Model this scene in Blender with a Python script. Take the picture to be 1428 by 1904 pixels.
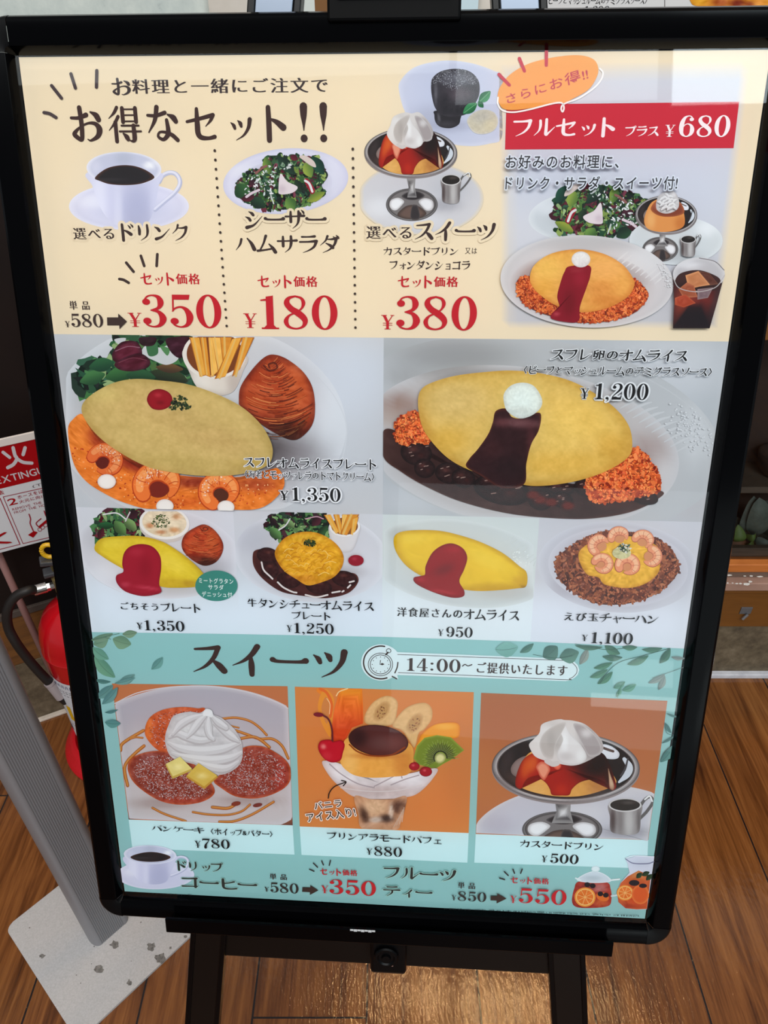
import bpy, bmesh, math, random
import numpy as np
from mathutils import Matrix, Vector, geometry

random.seed(7); RNG = np.random.default_rng(7)
for o in list(bpy.data.objects):
    bpy.data.objects.remove(o, do_unlink=True)
SC = bpy.context.scene
COL = SC.collection
R = math.radians

# ------------------------------------------------------------------ camera
F, W, H = 1375.0, 1428, 1904          # focal length in pixels of the 1428x1904 frame
PITCH = R(37.5)
EYE = 1.40
cam_d = bpy.data.cameras.new('camera')
cam = bpy.data.objects.new('camera', cam_d); COL.objects.link(cam)
cam.location = (0, 0, EYE)
cam.rotation_euler = (math.pi / 2 - PITCH, 0, 0)
cam_d.sensor_fit = 'VERTICAL'; cam_d.sensor_height = 36.0
cam_d.lens = F / H * 36.0
cam_d.clip_start = 0.02
SC.camera = cam

# ------------------------------------------------------------------ world, lights, exposure
SC.view_settings.view_transform = 'Standard'
SC.view_settings.look = 'None'
SC.view_settings.exposure = 0.0
SC.view_settings.gamma = 1.0
SC.cycles.transparent_max_bounces = 48
wd = bpy.data.worlds.new('daylight'); SC.world = wd; wd.use_nodes = True
bg = wd.node_tree.nodes['Background']
bg.inputs[0].default_value = (0.84, 0.93, 1.0, 1); bg.inputs[1].default_value = 0.26


def area(name, loc, target, sx, sy, power, color):
    d = bpy.data.lights.new(name, 'AREA'); d.shape = 'RECTANGLE'
    d.size, d.size_y, d.energy, d.color = sx, sy, power, color
    o = bpy.data.objects.new(name, d); COL.objects.link(o)
    o.location = loc
    o.rotation_euler = (Vector(target) - Vector(loc)).to_track_quat('-Z', 'Y').to_euler()
    return o


def window(name, x0, x1, z0, z1, y, radiance, color):
    """daylight opening in the wall behind the viewer, facing the board"""
    ar = (x1 - x0) * (z1 - z0)
    return area(name, ((x0 + x1) / 2, y, (z0 + z1) / 2), ((x0 + x1) / 2, y + 1, (z0 + z1) / 2), x1 - x0, z1 - z0, radiance * math.pi * ar, color)


area('added_key_light', (-0.7, -4.5, 6.5), (0.0, 0.45, 0.95), 5.0, 2.0, 280, (1.0, 0.98, 0.95))  # added key light, set high and far for even brightness on the board
area('added_overhead_fill', (0.0, -0.05, 3.5), (0.0, 0.05, 0.0), 1.6, 1.4, 26, (1.0, 0.93, 0.84))  # added fill from overhead to lift the floor, not a known fitting
window('upper_window_light', 1.0, 2.6, 3.14, 4.5, -2.5, 10.0, (0.82, 0.95, 1.0))
window('upper_window_light', -0.06, 0.93, 3.17, 4.5, -2.5, 3.2, (0.86, 0.96, 1.0))
window('upper_window_light', -2.7, -0.10, 3.34, 4.5, -2.5, 2.2, (0.90, 0.98, 1.0))
window('street_window_light', -0.28, 2.4, -0.2, 1.25, -2.6, 1.25, (0.86, 0.97, 1.0))
window('low_window_light', 0.70, 1.10, 0.19, 0.255, -2.5, 4.0, (0.9, 1.0, 1.0))
window('low_window_light', 0.80, 1.08, 0.30, 0.43, -2.5, 2.4, (0.9, 1.0, 1.0))
for lx, ly, e in ((0.22, 1.44, 12.0), (0.42, 1.40, 8.0), (0.80, 1.36, 14.0), (-0.9, 0.2, 3.0)):
    d = bpy.data.lights.new('ceiling_downlight', 'POINT'); d.energy = e; d.color = (1.0, 0.60, 0.26)
    d.shadow_soft_size = 0.035
    o = bpy.data.objects.new('ceiling_downlight', d); COL.objects.link(o); o.location = (lx, ly, 2.7)


# ------------------------------------------------------------------ helpers
def s2l(c):
    c = np.asarray(c, float) / 255.0
    return np.where(c <= 0.04045, c / 12.92, ((c + 0.055) / 1.055) ** 2.4)


def lin(c):
    return tuple(s2l(c)) + (1.0,)


def tag(o, label=None, cat=None, group=None, kind=None):
    if label: o['label'] = label
    if cat: o['category'] = cat
    if group: o['group'] = group
    if kind: o['kind'] = kind
    return o


def empty(name, loc, label=None, cat=None, group=None):
    o = bpy.data.objects.new(name, None); COL.objects.link(o)
    o.location = loc; o.empty_display_size = 0.05
    return tag(o, label, cat, group)


def obj(name, bm, mat, parent=None, M=None, smooth=False):
    """one mesh object; coordinates of bm are world coordinates (after M), stored relative to the parent"""
    if M is not None: bm.transform(M)
    if parent is not None:
        bm.transform(Matrix.Translation(-world_loc(parent)))
    bmesh.ops.recalc_face_normals(bm, faces=bm.faces)
    me = bpy.data.meshes.new(name); bm.to_mesh(me); bm.free()
    if smooth:
        for p in me.polygons: p.use_smooth = True
    o = bpy.data.objects.new(name, me); COL.objects.link(o)
    for m in (mat if isinstance(mat, (list, tuple)) else [mat]): me.materials.append(m)
    if parent is not None: o.parent = parent
    return o


def face_to(o, d):
    """turn a flat sheet's normal towards d"""
    if o.data.polygons[0].normal.dot(Vector(d)) < 0: o.data.flip_normals()
    return o


def world_loc(o):
    v = Vector((0, 0, 0))
    while o is not None:
        v = v + Vector(o.location); o = o.parent
    return v


def auto_smooth(o, ang=40):
    me = o.data
    for p in me.polygons: p.use_smooth = True
    bm = bmesh.new(); bm.from_mesh(me)
    for e in bm.edges:
        if len(e.link_faces) == 2 and e.calc_face_angle(0) > R(ang): e.smooth = False
    bm.to_mesh(me); bm.free()
    return o


def box(bm, a, b, bevel=0.0, seg=2, M=None):
    r = bmesh.ops.create_cube(bm, size=1)
    vs = r['verts']
    c = [(a[i] + b[i]) / 2 for i in range(3)]; s = [abs(b[i] - a[i]) for i in range(3)]
    for v in vs: v.co = Vector((c[0] + v.co.x * s[0], c[1] + v.co.y * s[1], c[2] + v.co.z * s[2]))
    if bevel:
        es = list({e for v in vs for e in v.link_edges})
        g = bmesh.ops.bevel(bm, geom=es, offset=bevel, segments=seg, profile=0.5, affect='EDGES')
        vs = list({v for f in g['faces'] for v in f.verts} | {v for v in vs if v.is_valid})
    if M is not None:
        for v in vs: v.co = M @ v.co
    return vs


def tube(bm, pts, rad, seg=12, caps=True):
    pts = [Vector(p) for p in pts]; n = len(pts)
    rad = rad if isinstance(rad, (list, tuple)) else [rad] * n
    rings = []; up = Vector((0.123, 0.31, 0.94)).normalized()
    for i, p in enumerate(pts):
        t = (pts[min(i + 1, n - 1)] - pts[max(i - 1, 0)]).normalized()
        a = t.cross(up)
        if a.length < 1e-4: a = t.cross(Vector((1, 0, 0)))
        a.normalize(); b = t.cross(a).normalized()
        rings.append([bm.verts.new(p + (a * math.cos(k * 2 * math.pi / seg) + b * math.sin(k * 2 * math.pi / seg)) * rad[i]) for k in range(seg)])
    for i in range(n - 1):
        for k in range(seg):
            bm.faces.new((rings[i][k], rings[i][(k + 1) % seg], rings[i + 1][(k + 1) % seg], rings[i + 1][k]))
    if caps:
        bm.faces.new(rings[0][::-1]); bm.faces.new(rings[-1])


def lathe(bm, prof, cx, cy, seg=40):
    rings = []
    for r, z in prof:
        rings.append([bm.verts.new((cx + r * math.cos(2 * math.pi * k / seg), cy + r * math.sin(2 * math.pi * k / seg), z)) for k in range(seg)])
    for i in range(len(rings) - 1):
        for k in range(seg):
            bm.faces.new((rings[i][k], rings[i][(k + 1) % seg], rings[i + 1][(k + 1) % seg], rings[i + 1][k]))
    bm.faces.new(rings[0][::-1]); bm.faces.new(rings[-1])


def spline(pts, n=8, closed=False):
    """Catmull-Rom through points of any dimension"""
    P = np.asarray(pts, float); m = len(P); out = []
    segs = m if closed else m - 1
    for i in range(segs):
        if closed:
            p0, p1, p2, p3 = P[(i - 1) % m], P[i], P[(i + 1) % m], P[(i + 2) % m]
        else:
            p1, p2 = P[i], P[i + 1]
            p0 = P[i - 1] if i > 0 else 2 * p1 - p2
            p3 = P[i + 2] if i + 2 < m else 2 * p2 - p1
        for k in range(n):
            t = k / n
            out.append(0.5 * ((2 * p1) + (-p0 + p2) * t + (2 * p0 - 5 * p1 + 4 * p2 - p3) * t * t + (-p0 + 3 * p1 - 3 * p2 + p3) * t ** 3))
    if not closed: out.append(P[-1])
    return np.array(out)


# ------------------------------------------------------------------ materials
def mat(name, color, rough=0.5, metal=0.0, spec=0.5, coat=0.0):
    m = bpy.data.materials.new(name); m.use_nodes = True
    b = m.node_tree.nodes['Principled BSDF']
    b.inputs['Base Color'].default_value = lin(color)
    b.inputs['Roughness'].default_value = rough; b.inputs['Metallic'].default_value = metal
    b.inputs['Specular IOR Level'].default_value = spec
    b.inputs['Coat Weight'].default_value = coat; b.inputs['Coat Roughness'].default_value = 0.08
    return m


def N(m, t, **kw):
    n = m.node_tree.nodes.new(t)
    for k, v in kw.items():
        if k.startswith('i_'):
            n.inputs[k[2:].replace('_', ' ')].default_value = v
        else: setattr(n, k, v)
    return n


def L(m, a, ao, b, bi):
    m.node_tree.links.new(a.outputs[ao], b.inputs[bi])


def ramp(m, stops):
    r = N(m, 'ShaderNodeValToRGB'); e = r.color_ramp.elements
    while len(e) < len(stops): e.new(0.5)
    for el, (p, c) in zip(e, stops):
        el.position = p; el.color = lin(c)
    return r


def noise_mat(name, stops, scale=8.0, detail=6.0, rough=0.5, stretch=(1, 1, 1), bump=0.0, bump_scale=None, spec=0.5, metal=0.0, rough_in=0.6):
    m = mat(name, stops[0][1], rough, metal, spec)
    b = m.node_tree.nodes['Principled BSDF']
    tc = N(m, 'ShaderNodeTexCoord'); mp = N(m, 'ShaderNodeMapping'); mp.inputs['Scale'].default_value = stretch
    L(m, tc, 'Object', mp, 'Vector')
    n = N(m, 'ShaderNodeTexNoise'); n.inputs['Scale'].default_value = scale; n.inputs['Detail'].default_value = detail
    n.inputs['Roughness'].default_value = rough_in
    L(m, mp, 'Vector', n, 'Vector')
    r = ramp(m, stops); L(m, n, 'Fac', r, 'Fac'); L(m, r, 'Color', b, 'Base Color')
    if bump:
        bn = N(m, 'ShaderNodeBump'); bn.inputs['Strength'].default_value = bump; bn.inputs['Distance'].default_value = 0.002
        if bump_scale:
            n2 = N(m, 'ShaderNodeTexNoise'); n2.inputs['Scale'].default_value = bump_scale; n2.inputs['Detail'].default_value = 4
            L(m, mp, 'Vector', n2, 'Vector'); L(m, n2, 'Fac', bn, 'Height')
        else: L(m, n, 'Fac', bn, 'Height')
        L(m, bn, 'Normal', b, 'Normal')
    return m


def wood_floor_mat():
    m = mat('wood_floor', (120, 75, 45), 0.3)
    nt = m.node_tree; b = nt.nodes['Principled BSDF']
    tc = N(m, 'ShaderNodeTexCoord'); sep = N(m, 'ShaderNodeSeparateXYZ'); L(m, tc, 'Object', sep, 'Vector')

    def M1(op, a, v=None, w=None):
        n = N(m, 'ShaderNodeMath', operation=op)
        for i, q in enumerate((a, v, w)):
            if q is None: continue
            if isinstance(q, (int, float)): n.inputs[i].default_value = q
            else: nt.links.new(q, n.inputs[i])
        return n.outputs[0]
    x = M1('DIVIDE', M1('ADD', sep.outputs['X'], 0.0285), 0.188)
    ix = M1('FLOOR', x); fx = M1('SUBTRACT', x, ix)
    wn = N(m, 'ShaderNodeTexWhiteNoise', noise_dimensions='1D'); nt.links.new(ix, wn.inputs['W'])
    yo = M1('ADD', M1('SUBTRACT', sep.outputs['Y'], 0.4585), M1('MULTIPLY', M1('ADD', ix, 1.0), 0.7))
    y = M1('DIVIDE', yo, 2.4); iy = M1('FLOOR', y); fy = M1('SUBTRACT', y, iy)
    wn2 = N(m, 'ShaderNodeTexWhiteNoise', noise_dimensions='2D')
    cb = N(m, 'ShaderNodeCombineXYZ'); nt.links.new(ix, cb.inputs[0]); nt.links.new(iy, cb.inputs[1])
    L(m, cb, 0, wn2, 'Vector')
    # grain: stretched, warped noise, different per plank
    off = N(m, 'ShaderNodeCombineXYZ'); nt.links.new(M1('ADD', sep.outputs['X'], M1('MULTIPLY', wn2.outputs['Value'], 9.0)), off.inputs[0])
    nt.links.new(M1('ADD', sep.outputs['Y'], M1('MULTIPLY', wn2.outputs['Value'], 5.0)), off.inputs[1])
    mp = N(m, 'ShaderNodeMapping'); mp.inputs['Scale'].default_value = (34, 2.6, 1); L(m, off, 0, mp, 'Vector')
    n1 = N(m, 'ShaderNodeTexNoise'); n1.inputs['Scale'].default_value = 1.0; n1.inputs['Detail'].default_value = 7; n1.inputs['Roughness'].default_value = 0.62; n1.inputs['Distortion'].default_value = 1.1
    L(m, mp, 'Vector', n1, 'Vector')
    mp2 = N(m, 'ShaderNodeMapping'); mp2.inputs['Scale'].default_value = (210, 9, 1); L(m, off, 0, mp2, 'Vector')
    n2 = N(m, 'ShaderNodeTexNoise'); n2.inputs['Scale'].default_value = 1.0; n2.inputs['Detail'].default_value = 4; L(m, mp2, 'Vector', n2, 'Vector')
    g = M1('ADD', M1('MULTIPLY', n1.outputs['Fac'], 0.72), M1('MULTIPLY', n2.outputs['Fac'], 0.28))
    g = M1('ADD', g, M1('MULTIPLY', M1('SUBTRACT', wn2.outputs['Value'], 0.5), 0.10))
    r = ramp(m, [(0.30, (46, 22, 10)), (0.42, (92, 52, 24)), (0.54, (122, 74, 36)), (0.72, (150, 98, 52))]); nt.links.new(g, r.inputs['Fac'])
    sx = M1('GREATER_THAN', M1('ABSOLUTE', M1('SUBTRACT', fx, 0.5)), 0.4915)
    sy = M1('GREATER_THAN', M1('ABSOLUTE', M1('SUBTRACT', fy, 0.5)), 0.4994)
    seam = M1('MAXIMUM', sx, sy)
    mx = N(m, 'ShaderNodeMix', data_type='RGBA'); nt.links.new(seam, mx.inputs['Factor'])
    L(m, r, 'Color', mx, 'A'); mx.inputs['B'].default_value = lin((34, 26, 24))
    nt.links.new(mx.outputs['Result'], b.inputs['Base Color'])
    mp3 = N(m, 'ShaderNodeMapping'); mp3.inputs['Scale'].default_value = (230, 70, 1); L(m, off, 0, mp3, 'Vector')
    n3 = N(m, 'ShaderNodeTexNoise'); n3.inputs['Scale'].default_value = 1.0; n3.inputs['Detail'].default_value = 5; L(m, mp3, 'Vector', n3, 'Vector')
    bn = N(m, 'ShaderNodeBump'); bn.inputs['Strength'].default_value = 0.8; bn.inputs['Distance'].default_value = 0.0007
    nt.links.new(M1('SUBTRACT', n3.outputs['Fac'], M1('MULTIPLY', seam, 0.6)), bn.inputs['Height']); L(m, bn, 'Normal', b, 'Normal')
    b.inputs['Roughness'].default_value = 0.07; b.inputs['Specular IOR Level'].default_value = 0.5
    return m


MAT = {}
MAT['floor'] = wood_floor_mat()
MAT['frame'] = mat('black_anodised_aluminium', (3, 3, 4), 0.14, 0.0, 0.07)
MAT['black'] = mat('black_satin_metal', (4, 4, 5), 0.28, 0.0, 0.15)
MAT['leg'] = mat('dark_brown_black_metal', (12, 9, 8), 0.3, 0.0, 0.25)
MAT['knob'] = mat('black_plastic', (4, 4, 5), 0.35, 0.0, 0.15)
MAT['steel'] = mat('satin_steel', (170, 172, 176), 0.3, 0.9)
MAT['sky_tinted_metal'] = mat('metal_with_painted_sky_reflection', (92, 100, 112), 0.3, 0.8)  # blue grey stands in for sky reflected on the dark upper posts
# ------------------------------------------------------------------ board pose (poster plane)
PW, PH = 0.574, 0.82082
O3 = Vector((-0.2911, 0.3984, EYE - 0.842))
U3 = Vector((0.9982, -0.0574, 0.0142)).normalized()
V3 = Vector((0.0060, 0.3373, 0.9414)); V3 = (V3 - U3 * V3.dot(U3)).normalized()
N3 = U3.cross(V3).normalized()           # towards the viewer
BOARD = Matrix(((U3.x, V3.x, N3.x, O3.x), (U3.y, V3.y, N3.y, O3.y), (U3.z, V3.z, N3.z, O3.z), (0, 0, 0, 1)))

# ------------------------------------------------------------------ the setting
bm = bmesh.new(); box(bm, (-2.5, -2.5, -0.03), (2.5, 3.0, 0.0))
tag(obj('floor', bm, MAT['floor']), kind='structure', label='brown wood plank floor with dark seams')

MAT['stone'] = noise_mat('stone_kerb', [(0.25, (58, 48, 36)), (0.48, (94, 81, 62)), (0.62, (112, 98, 78)), (0.8, (138, 124, 104))], 26, 8, 0.7, bump=0.3, rough_in=0.7)
MAT['trim'] = noise_mat('pale_trim', [(0.3, (196, 182, 168)), (0.7, (222, 210, 198))], 30, 3, 0.45)
MAT['trim_grey'] = noise_mat('grey_white_trim', [(0.3, (186, 186, 194)), (0.7, (214, 214, 220))], 30, 3, 0.4)
MAT['brown_wood'] = noise_mat('brown_varnished_wood', [(0.3, (86, 52, 20)), (0.55, (108, 68, 28)), (0.75, (124, 80, 36))], 5, 6, 0.45, stretch=(2, 2, 18))
MAT['dark_panel'] = noise_mat('dark_brown_panel', [(0.3, (20, 12, 10)), (0.7, (28, 17, 14))], 6, 4, 0.55, spec=0.25)
MAT['wall_plaster'] = noise_mat('mottled_pale_stone', [(0.30, (128, 138, 138)), (0.42, (188, 196, 192)), (0.6, (206, 212, 206)), (0.8, (216, 218, 212))], 9, 10, 0.7, rough_in=0.72)
MAT['wall_beige'] = noise_mat('mottled_beige_stone', [(0.30, (170, 164, 156)), (0.45, (198, 190, 180)), (0.8, (212, 204, 196))], 14, 10, 0.7)
MAT['drawer'] = noise_mat('amber_brown_lacquer', [(0.3, (104, 64, 24)), (0.7, (118, 74, 30))], 4, 4, 0.35, stretch=(3, 3, 20))
MAT['ledge'] = noise_mat('worn_pinkish_brown', [(0.3, (146, 112, 98)), (0.7, (168, 134, 118))], 9, 6, 0.4)
MAT['orange_wood'] = noise_mat('orange_wood', [(0.3, (176, 98, 42)), (0.7, (200, 118, 56))], 6, 5, 0.4, stretch=(2, 2, 20))
MAT['chip'] = mat('bare_white_chip', (226, 220, 212), 0.6)

# left wall: angled, lower courses of one built-in counter
WL0 = Vector((-0.742, 1.072, 0)); WD = Vector((0.894, 0.447, 0)).normalized(); WN = Vector((0.447, -0.894, 0)).normalized()
WLM = Matrix(((WD.x, -WN.x, 0, WL0.x), (WD.y, -WN.y, 0, WL0.y), (0, 0, 1, 0), (0, 0, 0, 1)))   # local x along wall, y into the wall


def wallbox(name, x0, x1, y0, y1, z0, z1, m, bev=0.0, **kw):
    bm = bmesh.new(); box(bm, (x0, y0, z0), (x1, y1, z1), bev)
    return tag(obj(name, bm, m, M=WLM), kind='structure', **kw)


wallbox('wall_left', -1.6, 0.26, 0.006, 0.75, 0.326, 1.12, MAT['dark_panel'], label='very dark brown panelled wall on the left')
wallbox('wall_left_stone', -1.6, 0.26, 0.0, 0.2, 0.0, 0.179, MAT['stone'], label='mottled brown stone kerb under the left wall')
wallbox('wall_left_wood', -1.6, 0.26, 0.002, 0.2, 0.179, 0.31, MAT['brown_wood'], 0.002, label='brown wood panel above the stone kerb on the left')
MAT['grey_strip'] = mat('dull_grey_strip', (74, 64, 58), 0.5)
wallbox('trim_1', -1.6, 0.26, -0.001, 0.2, 0.31, 0.326, MAT['grey_strip'], 0.001, label='dull grey strip along the left wall')
wallbox('trim_2', -1.6, 0.26, -0.012, 0.0, 0.0, 0.006, MAT['trim'], 0.0015, label='pale strip at the foot of the left stone kerb')


def sbox(name, a, b, m, bev=0.0, **kw):
    bm = bmesh.new(); box(bm, a, b, bev)
    return tag(obj(name, bm, m), kind='structure', **kw)


sbox('wall_right_stone', (-0.52, 1.18, 0.0), (2.6, 1.4, 0.168), MAT['stone'], label='mottled brown stone kerb under the display case')
sbox('trim_3', (-0.5, 1.166, 0.0), (2.6, 1.18, 0.014), MAT['trim_grey'], 0.002, label='pale grey strip at the foot of the right stone kerb')
# upper back wall seen above the board
sbox('wall_back', (-2.6, 1.55, 1.0), (-0.30, 1.62, 2.4), MAT['wall_plaster'], label='pale mottled stone wall above the board')
sbox('wall_back_beige', (-0.30, 1.53, 0.9), (2.6, 1.62, 2.4), MAT['wall_beige'], label='beige stone wall behind the stand posts')
# ------------------------------------------------------------------ pixel <-> plane helpers (measuring only)
_sp, _cp = math.sin(PITCH), math.cos(PITCH)


def ray(x, y):
    a, b = (x - W / 2) / F, (y - H / 2) / F
    return Vector((a, -_sp * b + _cp, -_cp * b - _sp))


def PX(x, y, n=0.0):
    """poster-plane coordinates (u, v) of a point seen at pixel (x, y), on the plane n above the poster"""
    d = ray(x, y); e = Vector((0, 0, EYE)); o = O3 + N3 * n
    t = (o - e).dot(N3) / d.dot(N3); q = e + d * t - o
    return q.dot(U3), q.dot(V3)


def atY(x, y, Y):
    d = ray(x, y); t = Y / d.y
    return Vector((d.x * t, Y, EYE + d.z * t))


# ------------------------------------------------------------------ the menu stand: frame, tray, easel
stand = empty('menu_stand', (0.0, 0.22, 0.0), 'black aluminium easel stand with a large framed food menu leaning back on the wood floor', 'menu stand')
PROF = [(0.0, -0.002), (0.0, 0.0005), (0.0035, 0.0085), (0.0045, 0.0105), (0.0065, 0.0112), (0.0215, 0.0118), (0.0240, 0.0100), (0.0260, 0.0060), (0.0265, -0.0110), (0.0, -0.0110)]


def frame_point(edge, t, s, n):
    # edge 0 bottom, 1 right, 2 top, 3 left
    if edge == 0: return Vector((t * PW, -s, n))
    if edge == 1: return Vector((PW + s, t * PH, n))
    if edge == 2: return Vector((t * PW, PH + s, n))
    return Vector((-s, t * PH, n))


for e, nm in enumerate(('lower', 'right', 'upper', 'left')):
    bm = bmesh.new()
    a = [bm.verts.new(frame_point(e, 0, s, n)) for s, n in PROF]
    b = [bm.verts.new(frame_point(e, 1, s, n)) for s, n in PROF]
    k = len(PROF)
    for i in range(k): bm.faces.new((a[i], a[(i + 1) % k], b[(i + 1) % k], b[i]))
    bm.faces.new(a); bm.faces.new(b[::-1])
    auto_smooth(obj('frame_rail', bm, MAT['frame'], stand, BOARD), 24)
for cu, cv, a0 in ((0, 0, 180), (PW, 0, 270), (PW, PH, 0), (0, PH, 90)):
    bm = bmesh.new(); rings = []
    for j in range(13):
        an = R(a0 + j * 7.5)
        rings.append([bm.verts.new((cu + s * math.cos(an), cv + s * math.sin(an), n + 0.0004)) for s, n in PROF[1:9]])
    for j in range(12):
        for i in range(7):
            bm.faces.new((rings[j][i], rings[j][i + 1], rings[j + 1][i + 1], rings[j + 1][i]))
    bmesh.ops.remove_doubles(bm, verts=bm.verts, dist=1e-6)
    auto_smooth(obj('frame_corner', bm, MAT['knob'], stand, BOARD), 24)
bm = bmesh.new(); box(bm, (-0.012, -0.012, -0.009), (PW + 0.012, PH + 0.012, -0.0075))
obj('back_board', bm, MAT['black'], stand, BOARD)

# clear acrylic cover over the poster: lets everything through, reflects like a smooth sheet
mc = bpy.data.materials.new('clear_acrylic'); mc.use_nodes = True; nt = mc.node_tree; nt.nodes.clear()
out = nt.nodes.new('ShaderNodeOutputMaterial'); mx = nt.nodes.new('ShaderNodeMixShader'); tr = nt.nodes.new('ShaderNodeBsdfTransparent')
gl = nt.nodes.new('ShaderNodeBsdfGlossy'); gl.inputs['Roughness'].default_value = 0.02
fr = nt.nodes.new('ShaderNodeFresnel'); fr.inputs['IOR'].default_value = 1.45
nt.links.new(fr.outputs[0], mx.inputs[0]); nt.links.new(tr.outputs[0], mx.inputs[1]); nt.links.new(gl.outputs[0], mx.inputs[2]); nt.links.new(mx.outputs[0], out.inputs[0])
MAT['acrylic'] = mc
bm = bmesh.new()
vs = [bm.verts.new(p) for p in ((0.0012, 0.0012, 0.0068), (PW - 0.0012, 0.0012, 0.0068), (PW - 0.0012, PH - 0.0012, 0.0068), (0.0012, PH - 0.0012, 0.0068))]
bm.faces.new(vs)
tag(face_to(obj('acrylic_cover', bm, mc, stand, BOARD), N3), label='clear glossy acrylic cover sheet')

# tray ledge under the frame
uL, vt = PX(306, 1709, 0.028); uR, _ = PX(1142, 1753, 0.028); _, vb = PX(306, 1734, 0.028)
bm = bmesh.new()
box(bm, (uL, vb, 0.024), (uR, vt, 0.028), 0.0012)
box(bm, (uL, vb, -0.02), (uR, vb + 0.004, 0.0242), 0.001)
obj('tray_ledge', bm, MAT['frame'], stand, BOARD)
bm = bmesh.new(); box(bm, (uL + 0.004, -0.034, -0.0105), (uR - 0.004, -0.0267, 0.012), 0.001)
obj('tray_pad', bm, MAT['knob'], stand, BOARD)
# worn bright patch on the ledge edge
bm = bmesh.new(); ua, _ = PX(651, 1728, 0.0285); ub, _ = PX(698, 1731, 0.0285)
for i in range(7):
    x0 = ua + (ub - ua) * i / 7; box(bm, (x0, vt - 0.0016 - 0.0008 * (i % 2), 0.0281), (x0 + (ub - ua) / 7.6, vt + 0.0004, 0.0285))
MAT['scuff'] = mat('bare_metal_scuff', (190, 190, 192), 0.4)
tag(obj('scuff', bm, MAT['scuff'], stand, BOARD), label='bright scuffed patch on the ledge')

# easel bars, one each side, running from above the frame down to the floor


def easel_bar(top_px, low_px, n0, half, name):
    a = Vector((*PX(*top_px, n0), n0)); b = Vector((*PX(*low_px, n0), n0))
    A = BOARD @ a; B = BOARD @ b; d = (B - A).normalized()
    A = A - d * 0.12                                 # rises above the frame
    Bf = B + d * ((0.004 - B.z) / d.z)               # reaches the floor
    side = d.cross(N3).normalized(); nn = side.cross(d).normalized()
    if nn.dot(N3) < 0: nn = -nn
    ln = (Bf - A).length
    M = Matrix(((side.x, nn.x, d.x, A.x), (side.y, nn.y, d.y, A.y), (side.z, nn.z, d.z, A.z), (0, 0, 0, 1)))
    bm = bmesh.new()
    box(bm, (-half, -0.012, 0), (half, 0.0, ln), 0.003)
    leg = obj(name, bm, MAT['leg'], stand, M)
    bm = bmesh.new()
    for s in (-1, 1): box(bm, (s * half * 0.98 - 0.003, -0.013, 0.0), (s * half * 0.98 + 0.003, 0.0022, ln - 0.02), 0.001)
    obj('edge_channel', bm, MAT['black'], leg, M)
    bm = bmesh.new(); box(bm, (-half * 0.80, 0.0002, 0.0), (half * 0.80, 0.0026, 0.30), 0.0008)
    tag(obj('post_face', bm, MAT['sky_tinted_metal'], leg, M), label='face of the upper post with the sky reflection put into its blue grey colour')
    bm = bmesh.new(); box(bm, (-half * 1.15, -0.016, ln - 0.03), (half * 1.15, 0.004, ln), 0.003)
    obj('foot_cap', bm, MAT['knob'], leg, M)
    return leg


easel_bar((510, 12), (383, 1800), -0.026, 0.0185, 'leg')
easel_bar((966, 12), (1056, 1830), -0.026, 0.0185, 'leg')
# rear prop legs, leaning away behind the board
for sx in (-0.13, 0.13):
    bm = bmesh.new(); tube(bm, [(sx, 0.60, 1.10), (sx * 1.25, 0.93, 0.006)], 0.012, 10)
    obj('rear_leg', bm, MAT['black'], stand)
# cross bar and clamp knob under the tray
_, v0 = PX(560, 1785, -0.03); _, v1 = PX(560, 1748, -0.03); u0, _ = PX(412, 1760, -0.03); u1, _ = PX(1032, 1790, -0.03)
bm = bmesh.new(); box(bm, (u0, v0, -0.04), (u1, v1 + 0.012, -0.03), 0.001)
for u, s in ((u0, 1), (u1, -1)):
    f = [bm.verts.new(p) for p in ((u, v0, -0.031), (u + s * 0.004, v0, -0.031), (u, v0 - 0.012, -0.031))]
    g = [bm.verts.new((q.co.x, q.co.y, -0.039)) for q in f]
    bm.faces.new(f); bm.faces.new(g[::-1])
    for i in range(3): bm.faces.new((f[i], g[i], g[(i + 1) % 3], f[(i + 1) % 3]))
obj('cross_bar', bm, MAT['leg'], stand, BOARD)
ka, kv = PX(688, 1812, -0.008); kb, kt = PX(756, 1752, -0.008)
bm = bmesh.new(); box(bm, (ka, kv, -0.03), (kb, kt + 0.004, -0.009), 0.004)
brk = obj('clamp_bracket', bm, MAT['knob'], stand, BOARD)
kc, kd = PX(718, 1780, -0.006)
bm = bmesh.new(); rings = []
prof = [(0.0, -0.003), (0.0045, -0.003), (0.0055, -0.0055), (0.0085, -0.0055), (0.010, -0.004), (0.0122, -0.004), (0.0135, -0.0055), (0.0135, -0.010)]
for r_, z_ in prof:
    rings.append([bm.verts.new((kc + (r_ + (0.0006 if i % 2 and r_ > 0.012 else 0)) * math.cos(i * math.pi / 16), kd + r_ * math.sin(i * math.pi / 16), z_)) for i in range(32)])
for i in range(len(prof) - 1):
    for k in range(32): bm.faces.new((rings[i][k], rings[i][(k + 1) % 32], rings[i + 1][(k + 1) % 32], rings[i + 1][k]))
bmesh.ops.remove_doubles(bm, verts=bm.verts, dist=1e-6)
auto_smooth(obj('clamp_knob', bm, MAT['knob'], brk, BOARD))
sa, sb = PX(711, 1796, -0.0085); sc, sd = PX(731, 1791, -0.0085)
bm = bmesh.new(); box(bm, (sa, sb, -0.009), (sc, sd, -0.0085))
tag(obj('sticker', bm, mat('faded_pink_sticker', (150, 112, 98), 0.6), brk, BOARD), label='small faded pinkish sticker')
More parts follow.
